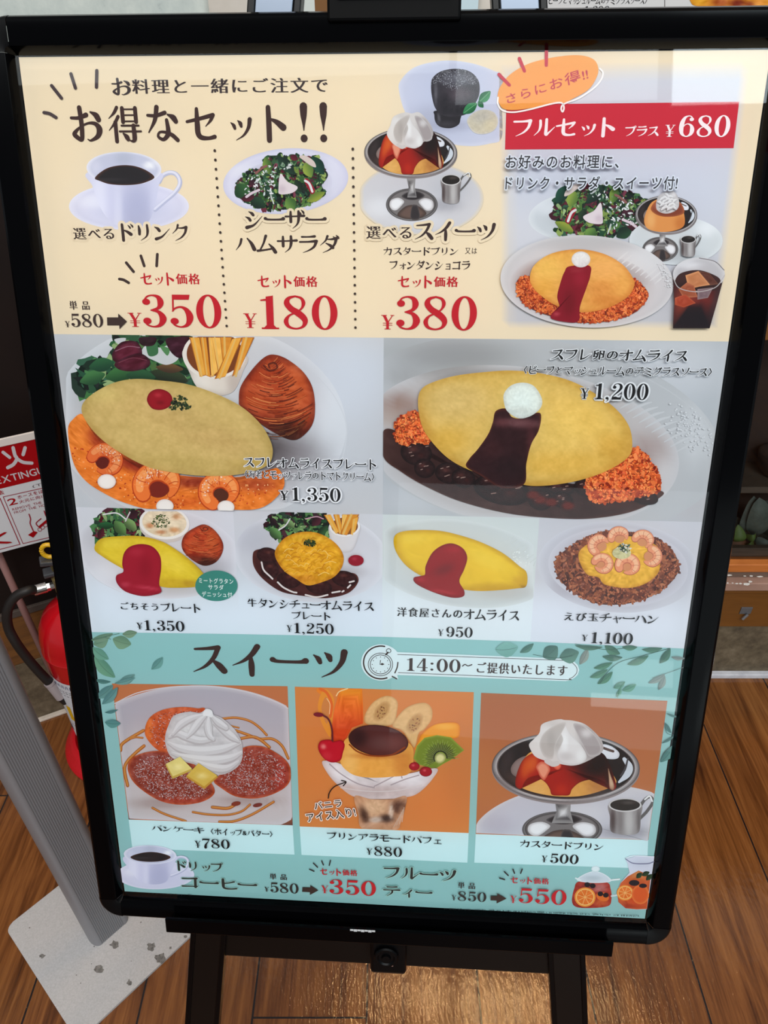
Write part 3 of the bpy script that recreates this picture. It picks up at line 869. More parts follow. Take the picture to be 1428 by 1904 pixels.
DAK = ';68,10,4 76,19,8 79,26,7;82,3,4 90,12,8 93,19,7'
KANA = {
    'ス': '14,21,6 48,18,8 76,14,10;76,14,10 62,46,9 38,73,7 6,91,2;57,52,5 74,68,12 88,86,12',
    'イ': '74,7,11 58,32,10 34,53,7 6,67,2;55,34,6 56,62,11 56,94,10',
    'ー': '7,45,11 22,50,8 76,50,8 94,46,12',
    'ツ': '10,27,4 21,37,10 26,49,9;39,19,4 49,29,11 53,41,9;90,15,12 83,46,10 62,75,7 30,94,2',
    'セ': '6,43,7 40,36,8 86,25,9;86,25,9 77,41,7 62,56,2;37,8,8 37,50,11 38,76,11 48,87,10 70,89,8 88,85,9',
    'ト': '36,5,10 37,50,11 37,95,11;40,36,5 60,45,10 80,60,13',
    'フ': '10,19,8 50,18,8 84,14,11;84,14,11 76,48,9 54,75,7 20,94,2',
    'ル': '30,14,9 31,42,9 24,68,6 4,91,2;58,7,9 58,50,10 58,86,10 70,77,7 96,48,3',
    'リ': '25,13,7 28,34,11 27,60,10;71,8,9 72,44,10 63,72,7 32,95,2',
    'ン': '12,19,5 28,28,11 36,40,11;16,86,12 50,71,8 92,28,2',
    'ク': '38,7,9 30,30,7 6,55,2;36,24,5 60,24,8 82,19,11;82,19,11 74,50,9 52,77,7 20,95,2',
    'シ': '28,11,4 42,19,10 49,28,10;12,37,4 27,45,10 34,55,10;16,91,12 52,77,8 92,34,2',
    'サ': '5,35,8 50,34,7 94,31,10;30,11,8 30,36,10 30,62,10;68,9,9 68,46,10 60,74,7 38,95,2',
    'ハ': '32,25,9 24,54,8 4,84,2;60,21,6 79,48,11 92,80,13',
    'ム': '49,7,10 37,46,8 20,82,7;8,87,10 40,83,8 84,74,8;63,51,6 80,72,11 92,94,12',
    'ラ': '20,12,8 50,12,7 80,9,10;10,39,8 50,38,8 88,34,11;88,34,11 78,62,9 56,81,7 24,96,2',
    'タ': '41,7,9 31,32,7 6,57,2;36,24,5 60,24,8 82,19,11;82,19,11 74,50,9 52,77,7 18,96,2;33,45,5 52,56,10 65,69,11',
    'レ': '25,9,10 26,50,10 26,88,11;26,88,9 52,77,8 94,42,2',
    'オ': '6,35,8 50,33,7 92,29,10;60,7,9 61,50,11 60,90,10 46,84,3;56,36,5 38,62,6 6,84,2',
    'コ': '14,21,9 50,20,8 86,16,11;80,18,10 79,52,10 78,90,10;10,85,9 50,84,7 86,82,8',
    'ヒ': '25,11,10 25,50,11 26,76,10 38,87,10 64,89,8 92,84,9;29,46,8 56,40,7 82,29,9',
    'テ': '23,14,8 50,14,7 80,11,9;4,41,8 50,40,7 96,37,10;54,42,9 50,66,8 22,94,2',
    'ケ': '31,9,9 24,32,7 4,55,2;28,30,5 60,30,7 96,27,10;65,32,9 60,64,8 30,95,2',
    'キ': '12,33,8 50,28,7 84,21,9;4,63,8 50,58,7 96,50,9;43,5,9 50,50,11 56,96,10',
    'ア': '8,19,8 50,18,7 88,14,11;88,14,10 79,34,7 60,50,2;46,34,8 42,66,8 14,94,2',
    'モ': '15,17,8 82,13,9;6,49,8 94,45,9;42,16,9 42,78,10 52,88,9 90,84,9',
    'エ': '16,20,8 84,18,9;50,20,10 50,84,10;4,85,9 96,83,10',
    'カ': '6,35,8 50,32,8 84,27,11;84,27,11 79,66,10 69,92,10 53,84,3;42,7,9 40,42,8 6,94,2',
    'チ': '76,9,9 50,20,6 16,27,2;4,49,8 96,44,9;52,22,9 50,62,8 22,95,2',
    'ヤ': '4,44,8 50,34,7 90,24,10;90,24,10 78,42,7 64,54,2;32,10,9 42,52,10 52,95,10',
    'ユ': '18,22,8 70,20,9;70,20,10 66,50,9 62,78,8;4,81,9 96,79,10',
    'ヨ': '18,16,8 78,13,9;76,14,10 76,92,10;24,50,7 76,48,7;14,87,8 76,86,8',
    'ニ': '16,26,9 82,24,10;4,80,9 96,78,11',
    'ミ': '24,11,5 50,18,8 80,29,11;22,42,5 50,48,8 76,57,11;12,72,5 50,80,8 88,95,11',
    'マ': '6,23,8 50,22,7 92,17,11;92,17,9 75,44,7 54,67,3;33,53,5 54,72,10 67,90,11',
    'ソ': '14,15,5 27,30,11 33,45,11;88,11,11 79,48,9 56,77,6 22,95,2',
    'ホ': '6,34,8 94,30,10;50,7,9 51,50,10 50,90,10 38,84,3;26,48,8 18,66,6 4,82,2;70,46,5 82,60,10 92,76,11',
    '!': '24,3,15 24,30,12 24,68,3;24,90,14 24,91,14',
    'お': '5,31,7 28,31,8 52,23,10;33,3,10 35,40,10 34,74,10 30,92,9 12,80,10 12,72,9 30,57,6 56,46,6 78,48,9 89,63,12 82,82,10 60,94,6 50,91,3;66,15,5 82,24,11 89,36,11',
    'な': '5,25,7 30,26,8 58,18,9;34,3,10 26,38,9 5,72,4;66,23,5 82,31,11 90,42,10;62,38,8 65,66,10 62,80,10 48,92,8 33,84,7 38,72,6 56,72,7 76,80,9 92,94,9',
    '得': '30,3,8 20,18,7 3,33,2;32,28,8 20,46,7 1,66,2;22,44,9 22,70,9 22,97,9;46,5,9 46,24,9 46,43,9;86,5,9 86,24,9 86,43,9;46,8,4 86,8,4;46,24,4 86,24,4;46,41,4 86,41,4;40,53,5 93,53,5;33,69,5 99,69,5;77,53,9 77,90,10 67,96,5 58,89,2;44,75,5 53,84,10 57,91,9',
    '火': '50,8,11 50,36,11 40,66,10 14,92,10;51,40,10 64,70,10 92,86,11;10,28,11 26,48,11;90,20,11 78,46,11',
}
for a, b in (('ド', 'ト'), ('ザ', 'サ'), ('ダ', 'タ'), ('デ', 'テ'), ('グ', 'ク'), ('ビ', 'ヒ'), ('バ', 'ハ')): KANA[a] = KANA[b] + DAK
RING = {'プ': 'フ', 'パ': 'ハ'}
SMALL = {'ッ': 'ツ', 'ィ': 'イ', 'ェ': 'エ', 'ャ': 'ヤ', 'ュ': 'ユ', 'ョ': 'ヨ', 'ォ': 'オ', 'ァ': 'ア'}
DIG = {
    '0': (62, '@30,50,30,51,13.5,46'),
    '1': (50, '#17,4 34,1 34,97 17,97;#5,95.5 46,95.5 46,100 5,100;#4,13 17,10 34,0 34,8 17,16 4,16.5;#11,95.5 17,88 34,88 40,95.5'),
    '2': (58, '*13.5,24,9.5;9,19,4 15,7,4.5 29,2.5,5 43,9,12 48,25,15 40,43,11 23,63,7 9,80,5 5,92,4;#3,100 3,92 12,82 24,81 36,86 44,86 49,81 51,72 54,72 52,100'),
    '3': (60, '*13.5,22,9.5;*12.5,80,10;9,17,4 17,6,4.5 30,2.5,5 43,8,11 48,24,15 42,40,9 24,47.5,4;24,47,4 42,53,10 51,72,17 44,91,11 29,97.5,5 14,93,5 6,82,4.5'),
    '4': (62, '37,2,5 20,38,5 4,70,4.5;#2,68 60,68 60,73 2,73;#33,0 48,0 48,97 33,97;#22,95.5 59,95.5 59,100 22,100'),
    '5': (60, '*12.5,80,10;#11,0 53,0 50,15 14,15;#10.5,0 14.5,0 12.5,50 8.5,50;9,50,3 16,41,5 30,37,6 43,46,12 50,67,17 44,89,11 29,97.5,5 14,93,5 6,82,4.5'),
    '6': (62, '*45,18,8.5;49,14,4 41,4,4.5 31,2.5,5 19,10,11 10.5,32,17 8.5,62,17 14,86,12 30,97.5,5 46,88,12 51,68,17 46,48,11 33,39,5 21,44,4 14,56,4'),
    '7': (56, '#4,0 54,0 54,6 51,16 8,16 6,24 3,24;53,5,4 40,36,7 28,58,12 23,80,17 23,99,18'),
    '8': (62, '30,2,5 15,8,9 10,22,14 19,38,16 35,51,18 48,65,16 52,78,12 46,92,7 30,98,5 13,92,8 7,76,11 14,60,6 30,50,4.5 44,38,5 49,22,9 44,8,7 30,2,5'),
    '9': (62, ''),
    '¥': (64, '#4,2 20,2 37,50 22,50;#53,2 58,2 35,52 31,48;#23,46 37,46 37,97 23,97;#6,55 55,55 55,58.5 6,58.5;#6,69 55,69 55,72.5 6,72.5;#-3,0 26,0 26,4 -3,4;#44,0 64,0 64,4 44,4;#14,96 46,96 46,100 14,100'),
    ',': (26, '*11,92,8;17,92,6 16,104,5 7,113,2'),
    ':': (34, '*15,38,8;*15,84,8'),
    ' ': (30, ''),
}


BOLD = [1.0]


def _wt(w): return w * (1 + BOLD[0] * np.clip((w - 4.5) / 12.0, 0, .62)) + BOLD[0] * .5


def _ribbon_np(o, grow=0.0, wt=False):
    if wt: o = o.copy(); o[:, 2] = _wt(o[:, 2])
    d = np.gradient(o[:, :2], axis=0); d /= np.maximum(np.hypot(d[:, 0], d[:, 1]), 1e-9)[:, None]
    w = o[:, 2] / 2 + grow; m = len(o)
    X = list(o[:, 0] - d[:, 1] * w) + list(o[:, 0] + d[:, 1] * w); Y = list(o[:, 1] + d[:, 0] * w) + list(o[:, 1] - d[:, 0] * w)
    f = [(i, i + 1, m + i + 1, m + i) for i in range(m - 1)]
    for e, ww in ((o[0], w[0]), (o[-1], w[-1])):
        k = len(X); X += [e[0] + ww * math.cos(a * math.tau / 10) for a in range(10)]; Y += [e[1] + ww * math.sin(a * math.tau / 10) for a in range(10)]
        f.append(tuple(range(k, k + 10)))
    return np.array(X), np.array(Y), f


def _shape(spec, grow=0.0, wt=False):
    """strokes, '#'polygons, '*'dots and '@'rings of one glyph; y down, 0..100"""
    V = []; Fs = []; n = 0; rk = 0

    def put(X, Y, f, m=0):
        nonlocal n, rk
        zr = np.full(len(X), float(rk))
        if m: zr[:m] += np.linspace(0, 1.2, m); zr[m:2 * m] += np.linspace(0, 1.2, m); zr[2 * m + 10:] += 1.4; zr[2 * m:2 * m + 10] -= .2; rk += 1
        V.append(np.stack([X, Y, zr], 1)); rk += 1; Fs.extend(tuple(i + n for i in q) for q in f); n += len(X)
    for st in spec.split(';'):
        if not st: continue
        if st[0] == '#':
            p = np.array([[float(v) for v in q.split(',')] for q in st[1:].split()])
            put(p[:, 0], p[:, 1], [tuple(t) for t in geometry.tessellate_polygon([[Vector((a, b, 0)) for a, b in p]])])
            if grow: put(*_ribbon_np(np.concatenate([np.vstack([p, p[:1]]), np.zeros((len(p) + 1, 1))], 1), grow))
        elif st[0] == '*':
            x, y, r = (float(v) for v in st[1:].split(',')); a = np.arange(24) * math.tau / 24
            put(x + (r + grow) * np.cos(a), y + (r + grow) * np.sin(a), [tuple(range(24))])
        elif st[0] == '@':
            x, y, a1, b1, a2, b2 = (float(v) for v in st[1:].split(',')); a = np.arange(48) * math.tau / 48
            put(np.concatenate([x + (a1 + grow) * np.cos(a), x + max(a2 - grow, 0.1) * np.cos(a)]), np.concatenate([y + (b1 + grow) * np.sin(a), y + max(b2 - grow, 0.1) * np.sin(a)]),
                [(i, (i + 1) % 48, 48 + (i + 1) % 48, 48 + i) for i in range(48)])
        else:
            o = np.array([[float(v) for v in q.split(',')] for q in st.split()])
            o = spline(o, 7) if len(o) > 2 else o
            put(*_ribbon_np(o, grow, wt), m=len(o))
    return (np.concatenate(V) if V else np.zeros((0, 3))), Fs


_noto = {}


def _noto_mesh(ch, off):
    key = (ch, off)
    if key in _noto: return _noto[key]
    c = bpy.data.curves.new('lettering', 'FONT'); c.body = ch; c.size = 1.0; c.resolution_u = 3; c.offset = off
    o = bpy.data.objects.new('lettering', c); COL.objects.link(o)
    me = bpy.data.meshes.new_from_object(o.evaluated_get(bpy.context.evaluated_depsgraph_get()))
    V = np.empty(len(me.vertices) * 3); me.vertices.foreach_get('co', V); V = V.reshape(-1, 3)[:, :2].copy()
    Fs = [tuple(p.vertices) for p in me.polygons]
    bpy.data.objects.remove(o); bpy.data.curves.remove(c); bpy.data.meshes.remove(me)
    _noto[key] = (V, Fs); return _noto[key]


_v1, _ = _noto_mesh('国', 0.0); _v2, _ = _noto_mesh('国国', 0.0)
CJK_ADV = (_v2[:, 0].max() - _v2[:, 0].min()) - (_v1[:, 0].max() - _v1[:, 0].min())
CJK_CY = (_v1[:, 1].max() + _v1[:, 1].min()) / 2
CJK_CX = (_v1[:, 0].max() + _v1[:, 0].min()) / 2


def glyph(ch, style, grow=0.0):
    """(vertices with y down in 0..100 units, faces, advance)"""
    if style not in ('gothic', 'plain'):
        if ch in DIG:
            adv, sp = DIG[ch]
            if ch == '9':
                V, Fs = _shape(DIG['6'][1], grow); V = np.stack([60 - V[:, 0], 100 - V[:, 1], V[:, 2]], 1)
            else: V, Fs = _shape(sp, grow)
            return V, Fs, adv + 6
        if ch in RING:
            V, Fs = _shape(KANA[RING[ch]], grow, True); a = np.arange(20) * math.tau / 20; n = len(V)
            r1, r2 = 9.5 + grow, max(5.0 - grow, 0.1)
            z9 = np.full(20, 9.0); V = np.vstack([V, np.stack([91 + r1 * np.cos(a), 9 + r1 * np.sin(a), z9], 1), np.stack([91 + r2 * np.cos(a), 9 + r2 * np.sin(a), z9], 1)])
            Fs = Fs + [(n + i, n + (i + 1) % 20, n + 20 + (i + 1) % 20, n + 20 + i) for i in range(20)]
            return V, Fs, 100
        if ch in KANA:
            V, Fs = _shape(KANA[ch], grow, True); return V, Fs, (50 if ch == '!' else 100)
        if ch in SMALL:
            V, Fs = _shape(KANA[SMALL[ch]], grow / 0.72, True); return V * np.array([.72, .72, 1]) + np.array([14, 27, 0]), Fs, (84 if ch == 'ッ' else 90)
    if ch == ' ': return np.zeros((0, 3)), [], 50
    k = 92.0 / CJK_ADV
    passes = [(0.0, 0.0)]; off = 0.0; rs = 1.0
    if style == 'mincho': off += -0.009; passes = [(-1.7, 0), (1.7, 0)]
    elif style == 'mincho_bold': off += -0.006; passes = [(-3.2, 0), (0, 0), (3.2, 0)]
    elif style == 'gothic': off += 0.012
    if grow:
        passes = [(grow * math.cos(t * math.tau / 14), grow * math.sin(t * math.tau / 14)) for t in range(14)] + [(grow * .5 * math.cos(t * math.tau / 6), grow * .5 * math.sin(t * math.tau / 6)) for t in range(6)]; rs = .5
    V0, F0 = _noto_mesh(ch, round(off, 4))
    X = (V0[:, 0] - CJK_CX) * k; Y = -(V0[:, 1] - CJK_CY) * k
    half = ord(ch) < 0x2000
    if half: X = X - X.min() + 4; adv = X.max() + 5 if len(X) else 30
    else: X = X + 50; adv = 100
    Y = Y + 50
    V = []; Fs = []; n = 0
    for i_, (dx, dy) in enumerate(passes):
        V.append(np.stack([X + dx, Y + dy, np.full(len(X), i_ * rs)], 1)); Fs += [tuple(i + n for i in f) for f in F0]; n += len(X)
    return np.concatenate(V), Fs, adv


def text(art, s, x0, yb, x1, yt, col, style='mincho', halo=None, halo_w=7.0, slant=0.0, pitch=1.0, rot=0.0, sizes=None, drop=0.0, bold=.8):
    """lettering whose ink spans pixels x0..x1 (left/right), top yt and bottom yb at its left end; it runs level on the sheet
    sizes: per-character scale; rot: degrees on the sheet"""
    BOLD[0] = bold
    uu, vv = PL[0].uv([x0, x0, x1], [yb, yt, (yb + yt) / 2])
    for _ in range(3):
        # level line on the sheet: find the pixel row at x1 for the same height
        pass
    def lay(grow):
        V = []; Fs = []; n = 0; cx = 0.0
        for i, ch in enumerate(s):
            k = sizes[i] if sizes else 1.0
            g, f, adv = glyph(ch, style, grow / k)
            if len(g):
                g = g * np.array([k, k, 1]); g[:, 0] += cx; g[:, 1] += (1 - k) * (92 if drop == 0 else drop)
                V.append(g); Fs += [tuple(q + n for q in t) for t in f]; n += len(g)
            cx += adv * pitch * k
        return np.concatenate(V), Fs
    V, Fs = lay(0.0)
    lo, hi = V.min(0), V.max(0)
    # width on the sheet from the two end pixels taken at the same sheet height
    hgt = vv[1] - vv[0]
    yy = (yb + yt) / 2
    for _ in range(6):
        u1, v1 = PL[0].uv([x1], [yy]); yy += (v1[0] - (vv[0] + vv[1]) / 2) * (yb - yt) / hgt
    u1, v1 = PL[0].uv([x1], [yy])
    sx = (u1[0] - uu[0]) / (hi[0] - lo[0]); sy = hgt / (hi[1] - lo[1])
    cr, sr = math.cos(R(rot)), math.sin(R(rot))

    def emit(V, Fs, c):
        U = (V[:, 0] - lo[0]) * sx; Y = (hi[1] - V[:, 1]) * sy
        U = U + Y * slant
        art._add(uu[0] + U * cr - Y * sr, vv[0] + U * sr + Y * cr, c, Fs, uv=True, rank=V[:, 2])
    if halo is not None:
        Vh, Fh = lay(halo_w); emit(Vh, Fh, halo)
    emit(V, Fs, col)
    return art
# ------------------------------------------------------------------ the menu poster behind the acrylic
poster = empty('menu_poster', tuple(O3), 'printed food menu poster with cream, photo and teal sections, framed on the black stand', 'menu poster')
INKB, RED = (60, 44, 42), (190, 26, 40)
CREAM = (237, 218, 188)
A_, B_, C_, D_, E_, F_ = zc(0, 0, 2.975), zc(470, 0, 2.975), zc(900, 0, 2.7045), zc(80, 260, 4.08), zc(400, 260, 5.144), zc(660, 100, 3.593)
G_, H_, I_, J_, K_, L_, M_ = zc(920, 280, 3.104), zc(110, 610, 2.341), zc(700, 620, 2.231), zc(130, 940, 2.42), zc(700, 950, 2.303), zc(150, 1160, 2.505), zc(640, 1180, 2.164)
N_, O_, P_, Q_, R_ = zc(190, 1260, 3.859), zc(530, 1260, 3.859), zc(870, 1270, 3.57), zc(200, 1560, 2.746), zc(700, 1580, 2.462)
ZB = 1.2e-4


def level(z=ZB): PL[0].z = z; CLIP[0] = None


def uvquad(art, u0, v0, u1, v1, col):
    return art._add([u0, u1, u1, u0], [v0, v0, v1, v1], col, [(0, 1, 2, 3)], uv=True)


def vat(x, y): return float(POSTER.uv([x], [y])[1][0])


E0, E1 = 0.0006, PW - 0.0006
v_cr, v_mid, v_teal = vat(716, 628), vat(713, 956.5), vat(713, 1184.3)
level(2e-5)
a = Art(); uvquad(a, E0, v_cr, E1, PH - 0.0006, CREAM); a.build('cream_panel', poster, 'cream upper panel of the poster')
a = Art(); uvquad(a, E0, v_teal, E1, v_cr, (224, 228, 234)); a.build('photo_panel', poster, 'pale middle panel of the poster')

# ---------------------------------------------------------------- shared bits


def ticks(name, Z, segs, w, col):
    a = Art()
    for sg in segs: a.line(Z(sg), w / Z.s, col)
    return a.build(name, poster)


def price(Z, yen, num, s, col, parent=None, halo=None, pl=None, comma=None):
    """yen = (x0, yt, x1, yb), num likewise, in zoomed pixels; comma: extra depth of the comma below the digits"""
    a = Art()
    for t, (x0, yt, x1, yb) in (('¥', yen), (s, num)):
        p, q = Z(x0, yb), Z(x1, yt)
        hh = p[1] - q[1]
        text(a, t, p[0], p[1] + (hh * 0.14 if ',' in t else 0), q[0], q[1], col, 'mincho', halo, 9)
    return a.build('price', parent or poster)


def words(Z, s, x0, yt, x1, yb, col=INKB, style='mincho', halo=None, name='lettering', parent=None, halo_w=7, **kw):
    a = Art(); p, q = Z(x0, yb), Z(x1, yt)
    text(a, s, p[0], p[1], q[0], q[1], col, style, halo, halo_w, **kw)
    return a.build(name, parent or poster)


def arrow(Z, pts):
    a = Art(); a.poly(Z(pts), (62, 46, 42)); return a.build('arrow', poster)


def leafy(a, Z, outline, n, size, pal=None, under=(26, 40, 30)):
    """a heap of mixed leaves"""
    a.blob(Z(outline), under, nr=3)
    pal = pal or [(28, 52, 34), (40, 74, 44), (58, 100, 52), (22, 32, 30), (84, 122, 58), (128, 150, 72), (70, 26, 40), (104, 36, 54), (44, 84, 60)]
    a.speckle(Z(outline), n, (size[0] / Z.s, size[1] / Z.s), pal, aspect=1.6, jit=12, k=13, jag=0.22)
    a.speckle(Z(outline), int(n * .9), (size[0] * .3 / Z.s, size[1] * .4 / Z.s), pal + [(150, 176, 120), (96, 130, 80), (20, 26, 24), (14, 20, 18)], aspect=2.4, jit=10, k=6, jag=0.4)
    return a


def leaf(a, Z, p0, p1, w, c, vein=None, curl=0.0, c2=None, alpha=None):
    (x0, y0), (x1, y1) = Z(p0), Z(p1); dx, dy = x1 - x0, y1 - y0; nx, ny = -dy, dx; ln = math.hypot(dx, dy); nx /= ln; ny /= ln; w = w / Z.s
    o = []
    for t, q in ((0, 0), (.15, .55), (.4, 1), (.65, .9), (.85, .5), (1, 0), (.85, -.5), (.65, -.9), (.4, -1), (.15, -.55)):
        b = curl * ln * math.sin(t * math.pi); o.append((x0 + dx * t + nx * (q * w / 2 + b), y0 + dy * t + ny * (q * w / 2 + b)))
    a.blob(o, c, nr=4, nt=40, alpha=alpha, **(dict(grad=(x0 + nx * w / 2, y0 + ny * w / 2, x0 - nx * w / 2, y0 - ny * w / 2, c2)) if c2 else {}))
    if vein is not None: a.line([(x0 + dx * t + nx * curl * ln * math.sin(t * math.pi), y0 + dy * t + ny * curl * ln * math.sin(t * math.pi)) for t in (0, .3, .6, .92)], 0.9, vein, alpha=alpha)


# ================================================================ cream section: headline
level(1.4e-4)
a = Art(); text(a, 'お料理と一緒にご注文で', 209, 177.5, 609.5, 144.5, (62, 52, 54), 'mincho_bold', pitch=1.0); a.build('headline', poster)
a = Art(); text(a, 'お得なセット!!', 135, 267, 608.5, 193, (62, 42, 40), 'mincho', pitch=1.18); a.build('headline', poster, 'large dark brown headline lettering')
ticks('emphasis_marks', A_, [[(535, 390), (533, 482)], [(392, 408), (417, 487)], [(285, 473), (340, 543)], [(243, 622), (275, 629), (310, 650)]], 18, (72, 60, 64))
for nm, p0, p1 in (('dotted_divider', (399.2, 280), (421.4, 606)), ('dotted_divider', (656, 277), (660.9, 609))):
    a = Art(); u, v = POSTER.uv([p0[0], p1[0]], [p0[1], p1[1]]); an = np.arange(14) * math.tau / 14
    for k in range(21):
        t = k / 20; a._add(u[0] + (u[1] - u[0]) * t + 0.00108 * np.cos(an), v[0] + (v[1] - v[0]) * t + 0.00108 * np.sin(an), (60, 46, 42), [tuple(range(14))], uv=True)
    a.build(nm, poster)

# ---------------------------------------------------------------- drink column
CUPW, CUPS = (224, 222, 240), (182, 184, 212)


def coffee_cup(Z, parent, sauc, rim, cof, body, handle, hw, k=1.0):
    a = Art()
    cx, cy, rx, ry = sauc
    o = ell(cx, cy, rx, ry)
    a.blob(Z(o), (222, 220, 240), nr=8, edge=[((196, 196, 222), .80, .8), ((228, 226, 244), .93, 1)], spots=[(*Z(cx + rx * .1, cy + ry * .25), rx * .75 / Z.s, ry * .6 / Z.s, (196, 198, 222), .6), (*Z(cx - rx * .6, cy - ry * .2), rx * .25 / Z.s, ry * .3 / Z.s, (234, 233, 246), .8)])
    a.build('saucer_print', parent, 'white saucer')
    a = Art()
    a.line(Z(handle), hw / Z.s, (188, 190, 216)); a.line(Z([(x - hw * .12, y - hw * .16) for x, y in handle]), hw * .5 / Z.s, (226, 225, 242))
    rcx, rcy, rrx, rry = rim
    xs = [q[0] for q in body]; x0, x1 = min(xs), max(xs); wd_ = x1 - x0; yy = sum(q[1] for q in body) / len(body)
    a.blob(Z(body), (214, 213, 236), nr=10, spots=[(*Z(x0 + wd_ * .68, yy + rry), wd_ * .26 / Z.s, rry * 2.2 / Z.s, (172, 174, 204), .75), (*Z(x0 + wd_ * .17, yy), wd_ * .10 / Z.s, rry * 2.5 / Z.s, (232, 231, 247), .8), (*Z(x0 + wd_ * .42, yy + rry), wd_ * .06 / Z.s, rry * 2.5 / Z.s, (228, 227, 244), .6), (*Z(x0 + wd_ * .93, yy), wd_ * .08 / Z.s, rry * 2 / Z.s, (214, 214, 236), .7)])
    a.blob(Z(ell(rcx, rcy, rrx, rry, 2)), (200, 202, 224), nr=8, edge=[((232, 231, 245), .93, 1)], spots=[(*Z(rcx, rcy - rry * .6), rrx * .25 / Z.s, rry * .4 / Z.s, (184, 188, 208), .8), (*Z(rcx + rrx * .68, rcy - rry * .2), rrx * .15 / Z.s, rry * .25 / Z.s, (245, 245, 252), 1), (*Z(rcx - rrx * .75, rcy - rry * .1), rrx * .15 / Z.s, rry * .4 / Z.s, (216, 216, 236), .8)])
    a.build('cup_print', parent, 'white cup')
    a = Art(); a.blob(Z(cof), (38, 34, 36), nr=6, edge=((84, 52, 42), .88, .9), spots=[(*Z(cof[0][0] + 100 * k, cof[0][1] + 10 * k), 140 * k / Z.s, 14 * k / Z.s, (58, 54, 56), .5)])
    a.build('coffee_print', parent, 'black coffee')


level()
a = Art(); a.blob(D_(ell(652, 500, 458, 180)), CREAM, nr=2); ph = a.build('drink_picture', poster, 'cut-out picture of a cup of black coffee')
coffee_cup(D_, ph, (652, 505, 455, 178), (614, 218, 284, 127), [(393, 292), (430, 250), (500, 210), (600, 192), (700, 200), (790, 235), (845, 285), (780, 322), (700, 340), (600, 344), (500, 335), (430, 312)],
           [(333, 250), (372, 345), (405, 440), (450, 540), (500, 605), (560, 650), (660, 662), (770, 645), (825, 575), (860, 450), (880, 340), (896, 250), (614, 200)], [(882, 318), (905, 275), (955, 250), (1005, 258), (1036, 300), (1034, 350), (996, 405), (930, 462), (850, 530)], 34)
words(D_, '選べるドリンク', 235, 632, 1100, 772, halo=CREAM, halo_w=15, style='mincho_bold', sizes=[.8, .8, .8, 1, 1, 1, 1])
level()
ticks('emphasis_marks', D_, [[(742, 880), (768, 957)], [(867, 868), (862, 957)], [(631, 932), (687, 1001)], [(579, 1056), (612, 1063), (650, 1085)]], 21, (62, 46, 44))
words(D_, 'セット価格', 742, 1005, 1190, 1105, RED, 'mincho_bold')
words(D_, '単 品', 203, 1222, 352, 1288, style='mincho_bold')
price(D_, (650, 1312, 750, 1418), (765, 1170, 1352, 1425), '350', RED)
price(D_, (168, 1375, 205, 1420), (218, 1318, 455, 1420), '580', INKB)
arrow(D_, [(485, 1347), (570, 1347), (570, 1318), (637, 1378), (580, 1436), (578, 1407), (487, 1407)])

# ---------------------------------------------------------------- salad column
level()
a = Art(); a.blob(E_(ell(675, 395, 600, 312, -5)), (216, 214, 236), nr=10, edge=[((226, 224, 242), .8, .7), ((200, 198, 226), .96, .8)], spots=[(*E_(980, 400), 40, 40, (186, 184, 204), .7), (*E_(1120, 330), 14, 40, (226, 225, 242), .7), (*E_(300, 300), 40, 14, (228, 227, 242), .8)])
a.blob(E_(ell(650, 425, 470, 232, -4)), (186, 182, 198), nr=6, soft=.6, alpha=.85, under=(212, 210, 230))
ph = a.build('salad_picture', poster, 'cut-out picture of a green salad in an oval white bowl')


